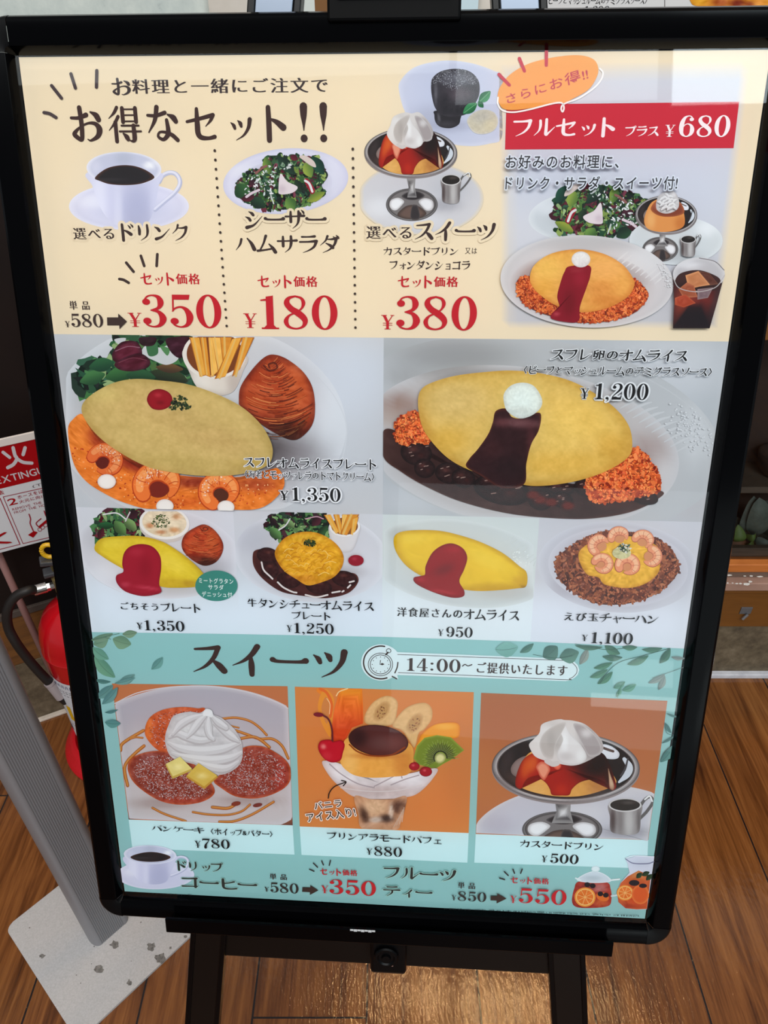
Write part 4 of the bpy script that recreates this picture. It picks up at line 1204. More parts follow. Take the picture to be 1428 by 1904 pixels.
def salad(Z, parent, outline, n, sz, k, X, Y, flip=1):
    a = leafy(Art(), Z, outline, n, sz)
    xs = [q[0] for q in outline]; ys = [q[1] for q in outline]

    def q(x, y): return (X + (x - 660) * k * flip, Y + (y - 410) * k)
    for (x0, y0, x1, y1, w, c, c2) in ((300, 560, 210, 420, 150, (52, 96, 50), (30, 60, 36)), (480, 640, 330, 560, 110, (36, 70, 46), (20, 40, 30)), (480, 170, 520, 330, 90, (124, 150, 62), (60, 96, 44)), (600, 160, 760, 330, 110, (36, 66, 48), (20, 38, 32)), (720, 150, 790, 190, 60, (110, 30, 44), (70, 20, 34)), (930, 160, 1040, 330, 110, (26, 74, 56), (18, 48, 40)), (860, 220, 920, 360, 100, (150, 168, 70), (90, 120, 54)), (680, 560, 760, 660, 110, (112, 150, 70), (60, 96, 46)), (880, 590, 1050, 500, 80, (150, 160, 60), (100, 124, 50)), (250, 570, 380, 540, 70, (88, 26, 42), (50, 20, 30)), (320, 400, 440, 440, 80, (76, 30, 46), (44, 20, 32)), (560, 560, 480, 440, 70, (44, 86, 60), (26, 50, 38)), (770, 380, 820, 500, 80, (40, 62, 40), (24, 36, 28))):
        leaf(a, Z, q(x0, y0), q(x1, y1), w * k, c, c2=c2)
    a.speckle(Z([q(*p) for p in ((300, 330), (500, 260), (640, 200), (760, 230), (620, 330), (560, 460), (560, 590), (420, 520), (300, 560))]), 90, (3 * k / Z.s, 11 * k / Z.s), [(222, 224, 224), (196, 204, 204), (230, 228, 232), (120, 150, 120)], aspect=2.2, jit=8)
    a.build('salad_leaves_print', parent, 'mixed green and purple salad leaves')
    a = Art(); a.blob(Z([q(625, 325), q(690, 398), q(788, 452), q(735, 508), q(622, 520), q(606, 470)]), (232, 216, 222), nr=4, spots=[(*Z(q(640, 470)), 40 * k / Z.s, 40 * k / Z.s, (206, 184, 196), .7)]); a.build('ham_print', parent, 'pale pink slice of ham'); a = Art()
    a.blob(Z([q(805, 160), q(860, 150), q(940, 200), q(965, 260), q(920, 250), q(850, 200)]), (214, 196, 190), nr=3)
    a.build('ham_print', parent, 'pale pink slice of ham')
    a = Art(); a.blob(Z([q(850, 385), q(890, 375), q(955, 480), q(925, 520), q(890, 470)]), (150, 24, 44), nr=3); a.line(Z([q(860, 390), q(900, 420), q(930, 495)]), 22 * k / Z.s, (228, 222, 226))
    a.line(Z([q(300, 545), q(350, 510), q(420, 480)]), 24 * k / Z.s, (220, 200, 210)); a.line(Z([q(390, 320), q(450, 270), q(490, 250)]), 22 * k / Z.s, (140, 90, 84))
    a.line(Z([q(540, 570), q(530, 520), q(560, 610)]), 12 * k / Z.s, (206, 214, 208))
    a.build('radicchio_print', parent, 'red and white radicchio strips')


salad(E_, ph, [(205, 450), (260, 360), (330, 300), (400, 285), (480, 250), (475, 180), (560, 150), (700, 155), (760, 145), (850, 170), (960, 165), (1030, 260), (1080, 330), (1055, 390), (1020, 440), (1060, 520), (960, 585), (850, 640), (680, 668), (500, 662), (400, 640), (270, 580), (215, 510)], 420, (9, 34), 1.0, 660, 410)
words(E_, 'シーザー', 287, 668, 1068, 855, halo=CREAM, halo_w=13)
level()
words(E_, 'ハムサラダ', 200, 905, 1190, 1088)
words(E_, 'セット価格', 408, 1292, 980, 1418, RED, 'mincho_bold')
price(E_, (275, 1660, 400, 1798), (443, 1483, 1170, 1812), '180', RED)

# ---------------------------------------------------------------- sweets column


def silver_dish(Z, parent, cx, cy, rx, ry, base, stem, rot=1.0):
    """stemmed silver dessert dish: base ellipse, stem polygon, bowl with dark mirror inside"""
    a = Art()
    bx, by, brx, bry = base
    B = lambda *p: Z([(bx + brx * x, by + bry * y) for x, y in p])
    a.blob(Z(ell(bx, by, brx, bry)), (206, 204, 206), nr=3, edge=[((60, 54, 54), .955, .9)])
    a.blob(Z(ell(bx, by - bry * .02, brx * .93, bry * .91)), (120, 114, 114), nr=10, nt=96, edge=[((48, 42, 44), .90, .85)])
    a.blob(B((-.86, .05), (-.80, -.28), (-.52, -.42), (-.30, -.20), (-.42, .10), (-.60, .34), (-.76, .30)), (238, 237, 240), nr=6, edge=((176, 170, 172), .6, .7))
    a.blob(B((.84, .10), (.78, -.26), (.50, -.40), (.26, -.20), (.40, .14), (.56, .36), (.74, .34)), (236, 234, 238), nr=6, edge=((170, 164, 166), .6, .7))
    a.blob(B((-.40, -.52), (-.10, -.80), (.25, -.80), (.50, -.54), (.20, -.30), (-.15, -.30)), (44, 38, 40), nr=5, edge=((110, 104, 106), .75, .7))
    a.blob(B((-.56, .60), (-.30, .16), (-.06, .02), (.16, .04), (.40, .24), (.56, .56), (.26, .84), (-.26, .86)), (104, 82, 74), nr=6, edge=((64, 52, 48), .6, .8))
    a.blob(B((-.04, .86), (.0, .1), (.12, .0), (.24, .12), (.30, .84)), (52, 46, 48), nr=4, edge=((98, 88, 86), .7, .7))
    xs = [p[0] for p in stem]; m = sum(xs) / len(xs); w = max(xs) - min(xs)
    ys = [p[1] for p in stem]
    a.blob(Z(stem), (150, 146, 146), nr=5, smooth=False, spots=[(*Z(m - w * .25, sum(ys) / len(ys)), w * .12 / Z.s, (max(ys) - min(ys)) / Z.s, (60, 56, 58), .7), (*Z(m + w * .05, sum(ys) / len(ys)), w * .12 / Z.s, (max(ys) - min(ys)) / Z.s, (214, 212, 214), .8), (*Z(m, max(ys) - w * .4), w * .3 / Z.s, w * .25 / Z.s, (236, 234, 236), .7), (*Z(m + w * .3, max(ys) - w * .3), w * .2 / Z.s, w * .2 / Z.s, (40, 36, 40), .8)])
    B = lambda *p: Z([(bx + brx * x, by + bry * y) for x, y in p])
    a.build('dish_foot_print', parent, 'silver foot and stem')
    a = Art()
    a.blob(Z(ell(cx, cy + ry * .06, rx, ry, rot)), (90, 80, 80), nr=4, edge=((150, 140, 140), .9, .9))
    a.blob(Z(ell(cx, cy, rx, ry, rot)), (206, 201, 202), nr=12, edge=[((58, 50, 52), .98, .9)], spots=[(*Z(cx + rx * .3, cy + ry * .95), rx * .3 / Z.s, ry * .2 / Z.s, (150, 140, 140), .8), (*Z(cx - rx * .8, cy + ry * .5), rx * .2 / Z.s, ry * .3 / Z.s, (130, 120, 120), .7)])
    a.blob(Z(ell(cx, cy - ry * .005, rx * .935, ry * .92, rot)), (96, 86, 86), nr=3)
    a.blob(Z(ell(cx, cy - ry * .012, rx * .918, ry * .90, rot)), (34, 27, 27), nr=18, nt=150, spots=[(*Z(cx - rx * .45, cy + ry * .5), rx * .42 / Z.s, ry * .22 / Z.s, (92, 68, 62), .8, 20), (*Z(cx + rx * .2, cy + ry * .75), rx * .4 / Z.s, ry * .14 / Z.s, (74, 54, 50), .7), (*Z(cx - rx * .8, cy - ry * .15), rx * .08 / Z.s, ry * .4 / Z.s, (58, 48, 48), .8, 20)])
    D = lambda *p: Z([(cx + rx * x, cy + ry * y) for x, y in p])
    a.blob(D((-.74, 0), (-.66, -.22), (-.52, -.34), (-.40, -.28), (-.46, .1), (-.60, .30), (-.72, .2)), (142, 122, 118), nr=5, edge=((104, 88, 84), .7, .7))
    a.blob(D((.50, -.66), (.62, -.60), (.72, -.42), (.70, -.26), (.58, -.24), (.48, -.34), (.44, -.52)), (226, 228, 236), nr=4, edge=((190, 192, 202), .75, .7))
    a.line(D((.48, -.58), (.58, -.50), (.64, -.46)), rx * .035 / Z.s, (92, 74, 70))
    a.line(Z([(cx + rx * x, cy + ry * y, rx * w / Z.s) for x, y, w in ((.79, -.24, .05), (.86, -.02, .09), (.83, .20, .09), (.72, .42, .03))]), 1, (206, 212, 222))
    a.line(Z([(cx + rx * x, cy + ry * y, rx * w / Z.s) for x, y, w in ((.84, -.26, .02), (.80, .05, .03), (.74, .24, .02))]), 1, (70, 66, 70))
    a.build('dish_bowl_print', parent, 'mirror-bright silver dish bowl')


def caramel_pudding(Z, parent, pud, cream, f):
    """pud, cream: outlines; f maps a 0..1 box over the pudding to zoomed pixels"""
    a = Art()

    def S(x, y, rx, ry, c, k, ro=0):
        p = Z(f(x, y)); e = f(rx, ry); o = f(0, 0); return (p[0], p[1], abs(e[0] - o[0]) / Z.s, abs(e[1] - o[1]) / Z.s, c, k, ro)
    a.blob(Z(pud), (222, 162, 82), nr=10, nt=96, spots=[S(.84, .75, .14, .3, (176, 112, 56), .8), S(.2, .85, .1, .2, (232, 180, 104), .7)], noise=[(5, 10)])
    G = lambda *p: Z([f(x, y) for x, y in p])
    a.blob(G((-.005, .74), (.02, .45), (.10, .16), (.28, .02), (.6, .0), (.84, .06), (.925, .30), (.975, .60), (.995, .80), (.95, .87), (.90, .74), (.86, .66), (.76, .64), (.64, .70), (.56, .84), (.53, .97), (.46, .985), (.36, .97), (.335, .84), (.29, .70), (.21, .60), (.13, .60), (.085, .70), (.06, .82), (.03, .84)), (164, 26, 14), nr=18, nt=150, centre=Z(f(.48, .40)), edge=((110, 30, 12), .93, .6),
           spots=[S(.80, .30, .24, .42, (26, 12, 12), 1), S(.60, .20, .14, .2, (66, 16, 12), .85), S(.92, .62, .04, .22, (44, 16, 12), .9), S(.10, .40, .05, .26, (206, 84, 28), .9, 12), S(.17, .30, .05, .2, (222, 108, 40), .7, 12), S(.45, .86, .06, .12, (190, 44, 20), .7)])
    a.blob(G((.20, .36), (.25, .26), (.31, .30), (.34, .42), (.32, .54), (.28, .66), (.24, .58), (.22, .48)), (230, 150, 120), nr=5, edge=((190, 60, 40), .6, .8))
    a.blob(G((.38, .30), (.43, .27), (.45, .36), (.42, .44), (.38, .40)), (226, 110, 84), nr=3, edge=((180, 40, 24), .5, .8))
    a.blob(G((.915, .40), (.94, .55), (.975, .76), (.965, .86), (.93, .82), (.92, .6)), (206, 172, 142), nr=3, edge=((120, 70, 50), .5, .8))
    a.build('pudding_print', parent, 'custard pudding under shiny caramel')
    xs = [p[0] for p in cream]; ys = [p[1] for p in cream]; x0, y0, w, h = min(xs), min(ys), max(xs) - min(xs), max(ys) - min(ys)

    def C(x, y): return (x0 + w * x, y0 + h * y)

    def CS(x, y, rx, ry, c, k, ro=0): return (*Z(C(x, y)), w * rx / Z.s, h * ry / Z.s, c, k, ro)
    a = Art(); a.blob(Z(cream), (214, 208, 206), nr=12, spots=[CS(.86, .62, .18, .30, (150, 138, 138), .9), CS(.78, .30, .12, .18, (160, 150, 150), .8), CS(.35, .42, .12, .30, (170, 162, 158), .8, -15), CS(.10, .55, .12, .3, (226, 222, 220), .8), CS(.25, .25, .15, .12, (228, 226, 226), .8)])
    a.blob(Z([C(.47, .06), C(.55, .30), C(.70, .55), C(.78, .78), C(.74, .92), C(.60, .99), C(.42, .92), C(.38, .74), C(.46, .45), C(.42, .25)]), (222, 218, 218), nr=8, spots=[CS(.48, .5, .05, .25, (236, 235, 236), .9), CS(.70, .8, .06, .14, (240, 240, 240), .7), CS(.50, .8, .10, .1, (196, 190, 190), .7)], edge=((190, 184, 184), .85, .5))
    a.blob(Z([C(.14, .55), C(.20, .30), C(.38, .10), C(.50, .08), C(.44, .30), C(.36, .55), C(.32, .85), C(.20, .80)]), (186, 178, 174), nr=6, edge=((214, 208, 206), .8, .7), spots=[CS(.30, .45, .06, .2, (168, 160, 156), .7)])
    a.blob(Z([C(.60, .10), C(.74, .14), C(.90, .36), C(.98, .60), C(.96, .76), C(.82, .80), C(.74, .60), C(.66, .35)]), (166, 156, 156), nr=6, edge=((206, 200, 200), .82, .7), spots=[CS(.78, .3, .08, .1, (220, 216, 216), .8)])
    a.line(Z([C(.24, .9), C(.32, .97), C(.38, .95)]), w * .07 / Z.s, (206, 200, 198))
    a.build('whipped_cream_print', parent, 'folded whipped cream')


def pitcher(Z, parent, x0, y0, x1, y1, hx):
    """small steel pitcher in the box x0..x1, y0..y1; handle reaching hx"""
    w, h = x1 - x0, y1 - y0
    a = Art(); a.line(Z([(x1 - w * .05, y0 + h * .22), (x1 + (hx - x1) * .3, y0 + h * .02), (hx - w * .08, y0 - h * .06), (hx, y0 + h * .08), (x1 + (hx - x1) * .5, y0 + h * .34), (x1 - w * .05, y0 + h * .55)]), w * .09 / Z.s, (96, 92, 92))
    a.line(Z([(x1 + (hx - x1) * .3, y0 + h * .01), (hx - w * .1, y0 - h * .08), (hx - w * .02, y0 + h * .06)]), w * .05 / Z.s, (230, 230, 232))
    a.blob(Z([(x0, y0 + h * .16), (x0 + w * .04, y0 + h * .5), (x0 + w * .06, y0 + h * .88), (x0 + w * .3, y0 + h * .98), (x0 + w * .6, y1), (x0 + w * .92, y0 + h * .92), (x0 + w * .98, y0 + h * .5), (x1, y0 + h * .16), (x0 + w * .5, y0 + h * .05)]), (150, 144, 144), nr=8, spots=[(*Z(x0 + w * .12, y0 + h * .6), w * .10 / Z.s, h * .4 / Z.s, (72, 58, 58), .9), (*Z(x0 + w * .35, y0 + h * .6), w * .10 / Z.s, h * .4 / Z.s, (120, 112, 112), .7), (*Z(x0 + w * .62, y0 + h * .6), w * .14 / Z.s, h * .5 / Z.s, (196, 192, 192), .8), (*Z(x0 + w * .92, y0 + h * .6), w * .07 / Z.s, h * .4 / Z.s, (90, 82, 82), .8)])
    a.blob(Z(ell(x0 + w * .5, y0 + h * .17, w * .5, h * .19)), (206, 202, 202), nr=3)
    a.blob(Z(ell(x0 + w * .5, y0 + h * .165, w * .455, h * .16)), (34, 28, 26), nr=4, spots=[(*Z(x0 + w * .6, y0 + h * .1), w * .2 / Z.s, h * .05 / Z.s, (84, 74, 70), .7)])
    a.build('pitcher_print', parent, 'small steel pitcher')


level()
a = Art()
a.blob(F_([(293, 240), (315, 165), (395, 92), (520, 55), (650, 45), (800, 68), (930, 115), (983, 150), (983, 360), (980, 562), (900, 600), (780, 617), (640, 600), (500, 535), (350, 415)]), (198, 202, 224), nr=10, edge=((212, 214, 232), .9, .9), spots=[(*F_(500, 430), 40, 24, (176, 178, 198), .7), (*F_(640, 480), 40, 12, (160, 162, 184), .6)])
ph = a.build('dessert_picture', poster, 'cut-out picture of a chocolate cake and a caramel pudding in a silver dish')
a = Art()
a.blob(F_([(530, 410), (540, 380), (700, 380), (704, 440), (690, 475), (640, 497), (575, 490), (540, 460)]), (40, 37, 42), nr=6, spots=[(*F_(610, 470), 18, 6, (66, 62, 68), .7), (*F_(560, 430), 3, 10, (110, 108, 114), .7)])
a.blob(F_([(508, 215), (520, 160), (580, 115), (680, 100), (770, 120), (825, 180), (832, 262), (805, 330), (765, 385), (720, 412), (640, 420), (575, 405), (535, 360), (515, 290)]), (54, 50, 57), nr=20, nt=128, spots=[(*F_(690, 165), 34, 15, (140, 142, 154), .5), (*F_(690, 270), 30, 14, (92, 80, 88), .85), (*F_(600, 330), 16, 26, (42, 39, 45), .8), (*F_(540, 260), 3, 22, (120, 118, 126), .6), (*F_(700, 380), 34, 9, (38, 36, 41), .8)], noise=[(5, 9)])
a.speckle(F_([(510, 215), (540, 140), (680, 100), (790, 140), (820, 200), (720, 210), (650, 250), (560, 190)]), 420, (.25, .6), [(168, 170, 182), (206, 208, 216), (120, 120, 132)], aspect=1.5, jit=14, k=5)
a.build('chocolate_cake_print', ph, 'dark chocolate cake dusted with sugar')
a = Art(); a.blob(F_([(748, 450), (790, 395), (860, 372), (930, 392), (957, 450), (930, 510), (860, 537), (790, 522)]), (204, 194, 172), nr=8, spots=[(*F_(850, 420), 20, 14, (186, 180, 170), .8), (*F_(900, 480), 12, 12, (214, 202, 172), .8)], noise=[(3, 14)], edge=((214, 212, 214), .85, .6)); a.build('ice_cream_print', ph, 'scoop of pale vanilla ice cream')
a = Art()
leaf(a, F_, (815, 330), (722, 400), 62, (58, 140, 86), (120, 180, 130), c2=(34, 100, 60)); leaf(a, F_, (828, 325), (905, 250), 62, (64, 146, 92), (130, 186, 140), c2=(36, 100, 64)); leaf(a, F_, (822, 318), (858, 358), 36, (44, 118, 70), c2=(30, 90, 56))
a.build('mint_print', ph, 'bright green mint leaves')
a = Art(); o = ell(440, 965, 420, 245, 0, 60); o = [(max(x, 34), y) for x, y in o]
a.blob(F_(o), (206, 204, 210), nr=9, smooth=False, soft=.93, under=(222, 208, 186), spots=[(*F_(650, 900), 40, 30, (190, 190, 198), .8), (*F_(170, 1030), 30, 20, (226, 226, 232), .8), (*F_(600, 1010), 30, 12, (166, 164, 172), .8), (*F_(420, 1120), 50, 14, (222, 222, 230), .8)])
a.build('plate_print', ph, 'pale grey plate')
silver_dish(F_, ph, 373, 660, 311, 165, (380, 1008, 173, 110), [(345, 830), (405, 830), (400, 890), (412, 960), (350, 960), (358, 890)])
F3 = lambda x, y: (160 + 430 * x, 500 + 310 * y)
caramel_pudding(F_, ph, [(162, 730), (188, 640), (225, 570), (300, 520), (520, 545), (562, 640), (592, 735), (520, 785), (370, 806), (240, 790)], [(213, 535), (235, 480), (258, 420), (330, 392), (380, 398), (430, 392), (490, 450), (522, 515), (512, 560), (455, 592), (405, 632), (340, 622), (300, 628), (245, 592)], F3)
pitcher(F_, ph, 576, 810, 706, 1003, 772)
words(F_, '選べるスイーツ', 75, 1118, 940, 1250, halo=CREAM, halo_w=14, style='mincho_bold', sizes=[.8, .8, .8, 1, 1, 1, 1])
level()
words(F_, 'カスタードプリン', 190, 1290, 690, 1348); words(F_, '又は', 735, 1297, 815, 1337)
words(F_, 'フォンダンショコラ', 230, 1380, 770, 1442)
words(F_, 'セット価格', 285, 1480, 690, 1565, RED, 'mincho_bold')
price(F_, (175, 1745, 262, 1840), (275, 1615, 815, 1845), '380', RED)
# ================================================================ full-set offer, upper right
level(1.2e-4)
a = Art(); a.quad([(928, 118), (1397, 112), (1335, 611), (931, 611)], (206, 207, 216), 24, 30, fade=(.06, .004, .06, .004), under=CREAM, grad=[(1150, 120, 1150, 330, (204, 206, 218)), (1150, 330, 1150, 611, (196, 194, 200))], spots=[(1320, 560, 60, 60, (176, 172, 178), .8), (1000, 420, 60, 60, (214, 212, 218), .6)])
fs = a.build('full_set_picture', poster, 'square picture of an omelette set with salad, pudding and iced cola')
a = Art(); a.blob(G_(ell(540, 378, 345, 150, -3)), (206, 210, 216), nr=8, edge=[((196, 200, 206), .82, .8), ((224, 226, 230), .95, .8)], spots=[(*G_(560, 400), 80, 28, (176, 178, 184), .8), (*G_(300, 330), 20, 14, (222, 224, 230), .8)])
a.build('salad_plate_print', fs, 'white oval salad plate')
salad(G_, fs, [(330, 365), (370, 290), (430, 245), (520, 212), (640, 200), (760, 235), (850, 270), (855, 320), (800, 400), (740, 460), (640, 493), (480, 480), (370, 475), (385, 410)], 330, (7, 24), .62, 590, 355, -1)
a = Art(); a.blob(G_(ell(1045, 520, 270, 140, 0)), (208, 212, 216), nr=8, edge=[((188, 192, 198), .9, .8), ((222, 226, 230), .97, .8)], spots=[(*G_(1220, 450), 20, 16, (232, 234, 238), .9), (*G_(1050, 600), 40, 14, (176, 178, 182), .7)]); a.build('plate_print', fs, 'small white plate')
silver_dish(G_, fs, 990, 370, 179, 110, (955, 570, 104, 72), [(950, 478), (986, 478), (982, 520), (1000, 552), (930, 552), (952, 520)])
a = Art(); a.blob(G_([(862, 410), (878, 345), (915, 292), (1000, 272), (1070, 305), (1097, 400), (1075, 448), (980, 470), (890, 455)]), (222, 146, 78), nr=9, spots=[(*G_(900, 400), 9, 18, (236, 176, 110), .8), (*G_(1075, 420), 12, 14, (196, 112, 50), .8)])
a.blob(G_([(900, 335), (935, 288), (1005, 272), (1070, 300), (1094, 355), (1050, 378), (980, 382), (930, 368)]), (128, 60, 40), nr=6, spots=[(*G_(950, 320), 10, 8, (196, 110, 80), .8)], edge=((176, 96, 52), .8, .8)); a.build('pudding_print', fs, 'orange custard pudding with brown caramel')


def ridges(a, Z, paths, w, lo=(172, 165, 168), mid=(214, 211, 212), hi=(232, 230, 231)):
    """piped ridges of cream, each with a shaded underside"""
    for sg in paths:
        for k, (dy, q, c) in enumerate(((.10, 1.0, lo), (-.04, .84, mid), (-.20, .40, hi))):
            a.line(Z([(p[0], p[1] + dy * w, (p[2] if len(p) > 2 else w) * q / Z.s) for p in sg]), 1, c, n=4)


def whipped(Z, parent, o, n=26, base=(206, 202, 203)):
    a = Art(); xs = [p[0] for p in o]; ys = [p[1] for p in o]; w, h = max(xs) - min(xs), max(ys) - min(ys); x0, y0 = min(xs), min(ys)
    a.blob(Z(o), base, nr=10, edge=((180, 174, 176), .82, .6), noise=[(w / Z.s * .16, 24)])
    rn = random.Random(4); ps = []
    for k in range(n):
        t = k * 2.4; r = .36 * math.sqrt((k + .5) / n); cx, cy = x0 + w * (.5 + r * math.cos(t)), y0 + h * (.52 + r * math.sin(t)); q = w * .12; an = rn.uniform(-.8, .8)
        ps.append([(cx - q * math.cos(an), cy - q * math.sin(an), w * .06), (cx, cy - q * .4, w * .15), (cx + q * math.cos(an), cy + q * math.sin(an), w * .05)])
    ps.sort(key=lambda p: p[1][1]); ridges(a, Z, ps, w * .14)
    a.build('whipped_cream_print', parent, 'white whipped cream')


whipped(G_, fs, [(935, 340), (938, 275), (975, 240), (1035, 235), (1063, 290), (1052, 340), (990, 364)], 18)
pitcher(G_, fs, 1073, 492, 1160, 614, 1188)


def rice(Z, parent, o, n, sz, pal, under, label):
    a = Art(); a.blob(Z(o), under, nr=4); a.speckle(Z(o), n, (sz[0] / Z.s, sz[1] / Z.s), pal, aspect=1.9, jit=13, k=8, jag=.12); a.speckle(Z(o), n // 2, (sz[0] * .3 / Z.s, sz[1] * .35 / Z.s), [tuple(min(255, int(v * 1.22 + 14)) for v in c) for c in pal[:3]], aspect=2.2, jit=10, k=6, jag=.1); a.build('rice_print', parent, label)


ORANGE_RICE = [(206, 92, 38), (226, 116, 56), (178, 66, 26), (150, 50, 22), (236, 136, 74), (196, 84, 40)]
a = Art(); a.blob(G_(ell(532, 755, 500, 266, 3)), (208, 202, 204), nr=14, nt=140, edge=[((196, 192, 194), .80, .7), ((214, 210, 212), .93, .9)], spots=[(*G_(860, 640), 40, 30, (222, 220, 222), .7), (*G_(520, 540), 90, 14, (186, 182, 184), .7)])
a.blob(G_(ell(505, 790, 425, 205, 3)), (178, 166, 166), nr=8, soft=.82, alpha=.9, under=(206, 200, 202), spots=[(*G_(200, 720), 50, 30, (170, 146, 142), .9), (*G_(880, 830), 20, 20, (206, 200, 200), .9)])
for k in range(9):
    x, y = G_(700 + k * 28, 640 + k * 16); a.line([(x, y, 1.2), (x + 11, y - 9, 4), (x + 22, y - 18, 1.5)], 3.0, (218, 214, 215))
rr_ = random.Random(5)
for k in range(60):
    t = rr_.random(); x, y = G_(960 + 55 * t + rr_.uniform(-22, 18), 668 + 110 * t + rr_.uniform(-22, 22)); a.blob(ell(x, y, 1.6, 1.3, 0, 6), (220, 218, 220), nr=1, smooth=False)
a.build('dinner_plate_print', fs, 'large white oval dinner plate')
rice(G_, fs, [(122, 775), (155, 728), (215, 735), (300, 800), (760, 800), (800, 740), (882, 812), (872, 868), (800, 940), (650, 985), (500, 992), (350, 962), (230, 922), (150, 862)], 1500, (4.5, 7.5), ORANGE_RICE, (120, 40, 18), 'orange chicken rice')
a = Art(); a.blob(G_([(203, 722), (228, 662), (300, 606), (400, 576), (520, 572), (640, 600), (740, 660), (800, 740), (802, 790), (760, 850), (660, 905), (540, 932), (430, 922), (330, 882), (250, 822), (210, 770)]), (230, 168, 82), nr=18, nt=128, edge=[((206, 126, 48), .86, .7)], spots=[(*G_(300, 680), 40, 30, (236, 192, 96), .8), (*G_(640, 680), 40, 24, (236, 178, 104), .7), (*G_(600, 800), 30, 16, (214, 142, 66), .7), (*G_(280, 800), 24, 18, (226, 170, 70), .7), (*G_(660, 870), 40, 12, (206, 128, 52), .7), (*G_(420, 610), 40, 8, (228, 170, 76), .5)], noise=[(5, 9), (2, 7)]); a.build('omelette_print', fs, 'smooth golden omelette')
a = Art(); a.blob(G_([(430, 668), (545, 664), (552, 720), (530, 790), (492, 900), (482, 985), (400, 988), (325, 968), (335, 935), (372, 905), (360, 840), (382, 752), (402, 700)]), (136, 14, 34), nr=10, spots=[(*G_(490, 740), 12, 14, (158, 26, 48), .7), (*G_(430, 880), 12, 24, (112, 8, 22), .7), (*G_(355, 945), 6, 4, (190, 70, 84), .8), (*G_(470, 690), 14, 4, (160, 50, 60), .6)]); a.build('sauce_print', fs, 'red tomato sauce')
a = Art(); a.blob(G_(ell(497, 628, 54, 46)), (232, 230, 230), nr=8, edge=((200, 196, 198), .7, .7), spots=[(*G_(510, 650), 8, 6, (206, 202, 204), .5)], noise=[(3, 12)]); a.build('cream_ball_print', fs, 'white ball of cream')
a = Art()
a.blob(G_([(1028, 730), (1036, 880), (1028, 1026), (1240, 1026), (1282, 880), (1328, 710), (1180, 650)]), (38, 22, 26), nr=12, smooth=False, spots=[(*G_(1150, 860), 60, 10, (126, 40, 34), .9), (*G_(1080, 840), 22, 14, (168, 70, 44), .9), (*G_(1180, 980), 60, 20, (26, 18, 24), .9), (*G_(1270, 930), 6, 40, (70, 50, 52), .6)])
a.blob(G_(ell(1178, 715, 150, 98)), (190, 186, 190), nr=5, edge=((214, 210, 212), .92, .9), spots=[(*G_(1120, 660), 24, 8, (226, 224, 228), .8)])
a.blob(G_([(1042, 745), (1080, 705), (1180, 690), (1280, 725), (1305, 760), (1290, 800), (1200, 812), (1100, 800), (1050, 780)]), (62, 34, 32), nr=8, spots=[(*G_(1150, 790), 40, 10, (40, 22, 24), .8)])
for o, c in (([(1100, 720), (1175, 695), (1245, 775), (1180, 785), (1120, 800)], (196, 128, 84)), ([(1175, 695), (1235, 705), (1290, 770), (1245, 778)], (92, 50, 40)), ([(1060, 800), (1110, 760), (1150, 780), (1170, 845), (1090, 850)], (160, 84, 56)), ([(1170, 800), (1260, 790), (1230, 850), (1170, 860)], (128, 104, 110)), ([(1040, 850), (1100, 830), (1160, 880), (1090, 905), (1040, 890)], (170, 66, 40))):
    a.blob(G_(o), c, nr=4, smooth=False, edge=((min(255, c[0] + 40), c[1] + 40, c[2] + 30), .9, .6), noise=[(4, 22)])
a.line(G_([(1030, 735), (1060, 790), (1130, 812), (1200, 812), (1280, 785), (1326, 720)]), 1.6, (206, 196, 196), alpha=.8)
a.line(G_([(1180, 620), (1270, 640), (1324, 690)]), 1.4, (120, 112, 118), alpha=.8)
a.build('iced_cola_print', fs, 'glass of dark iced cola')
words(G_, 'お好みのお料理に、', 62, 25, 718, 104, (52, 50, 54), 'gothic', halo=(218, 222, 232), halo_w=9)
words(G_, 'ドリンク・サラダ・スイーツ付!', 60, 148, 1055, 226, (52, 50, 54), 'gothic', halo=(218, 222, 232), halo_w=9)
level(3e-4)
a = Art(); a.quad([(941.5, 194.5), (1374.4, 189.3), (1364, 275.5), (939, 278)], (200, 40, 58)); bn_ = a.build('red_banner', poster, 'red banner with the set price')
WHT = (250, 240, 242)
words(C_, 'フルセット', 143, 592, 660, 693, WHT, parent=bn_); words(C_, 'プラス', 706, 632, 880, 686, WHT, parent=bn_)
price(C_, (906, 628, 960, 688), (975, 580, 1238, 690), '680', WHT, parent=bn_)
a = Art(); a.blob(C_([(68, 480), (82, 435), (130, 375), (220, 322), (340, 290), (470, 277), (550, 298), (575, 348), (560, 402), (520, 455), (440, 500), (400, 518), (330, 522), (250, 541), (150, 553), (95, 545), (73, 512)]), (240, 160, 76), nr=5)
sb = a.build('speech_bubble', poster, 'orange hand-drawn bubble')
a = Art(); a.line(C_([(70, 490), (70, 525), (95, 556), (150, 564), (230, 550), (330, 524), (380, 516), (397, 524), (402, 545), (395, 562), (388, 548), (395, 528), (420, 515), (480, 492), (550, 445), (588, 402), (598, 365), (582, 345)]), 3.0, (250, 246, 244)); a.build('bubble_outline', sb, 'thin white outline')
a = Art(); text(a, 'さらにお得!!', *C_(117, 525), C_(535, 0)[0], C_(0, 462)[1], (190, 46, 70), 'gothic', rot=15.5, sizes=[.9, .95, .95, 1.02, 1.1, 1.0, 1.0]); a.build('lettering', sb, 'rose-red handwritten lettering')
ticks('emphasis_marks', C_, [[(75, 374), (127, 428)], [(178, 294), (203, 357)], [(314, 248), (313, 328)]], 17, (196, 40, 66))
# ================================================================ the two large main dishes
EGGISH = (200, 178, 106)


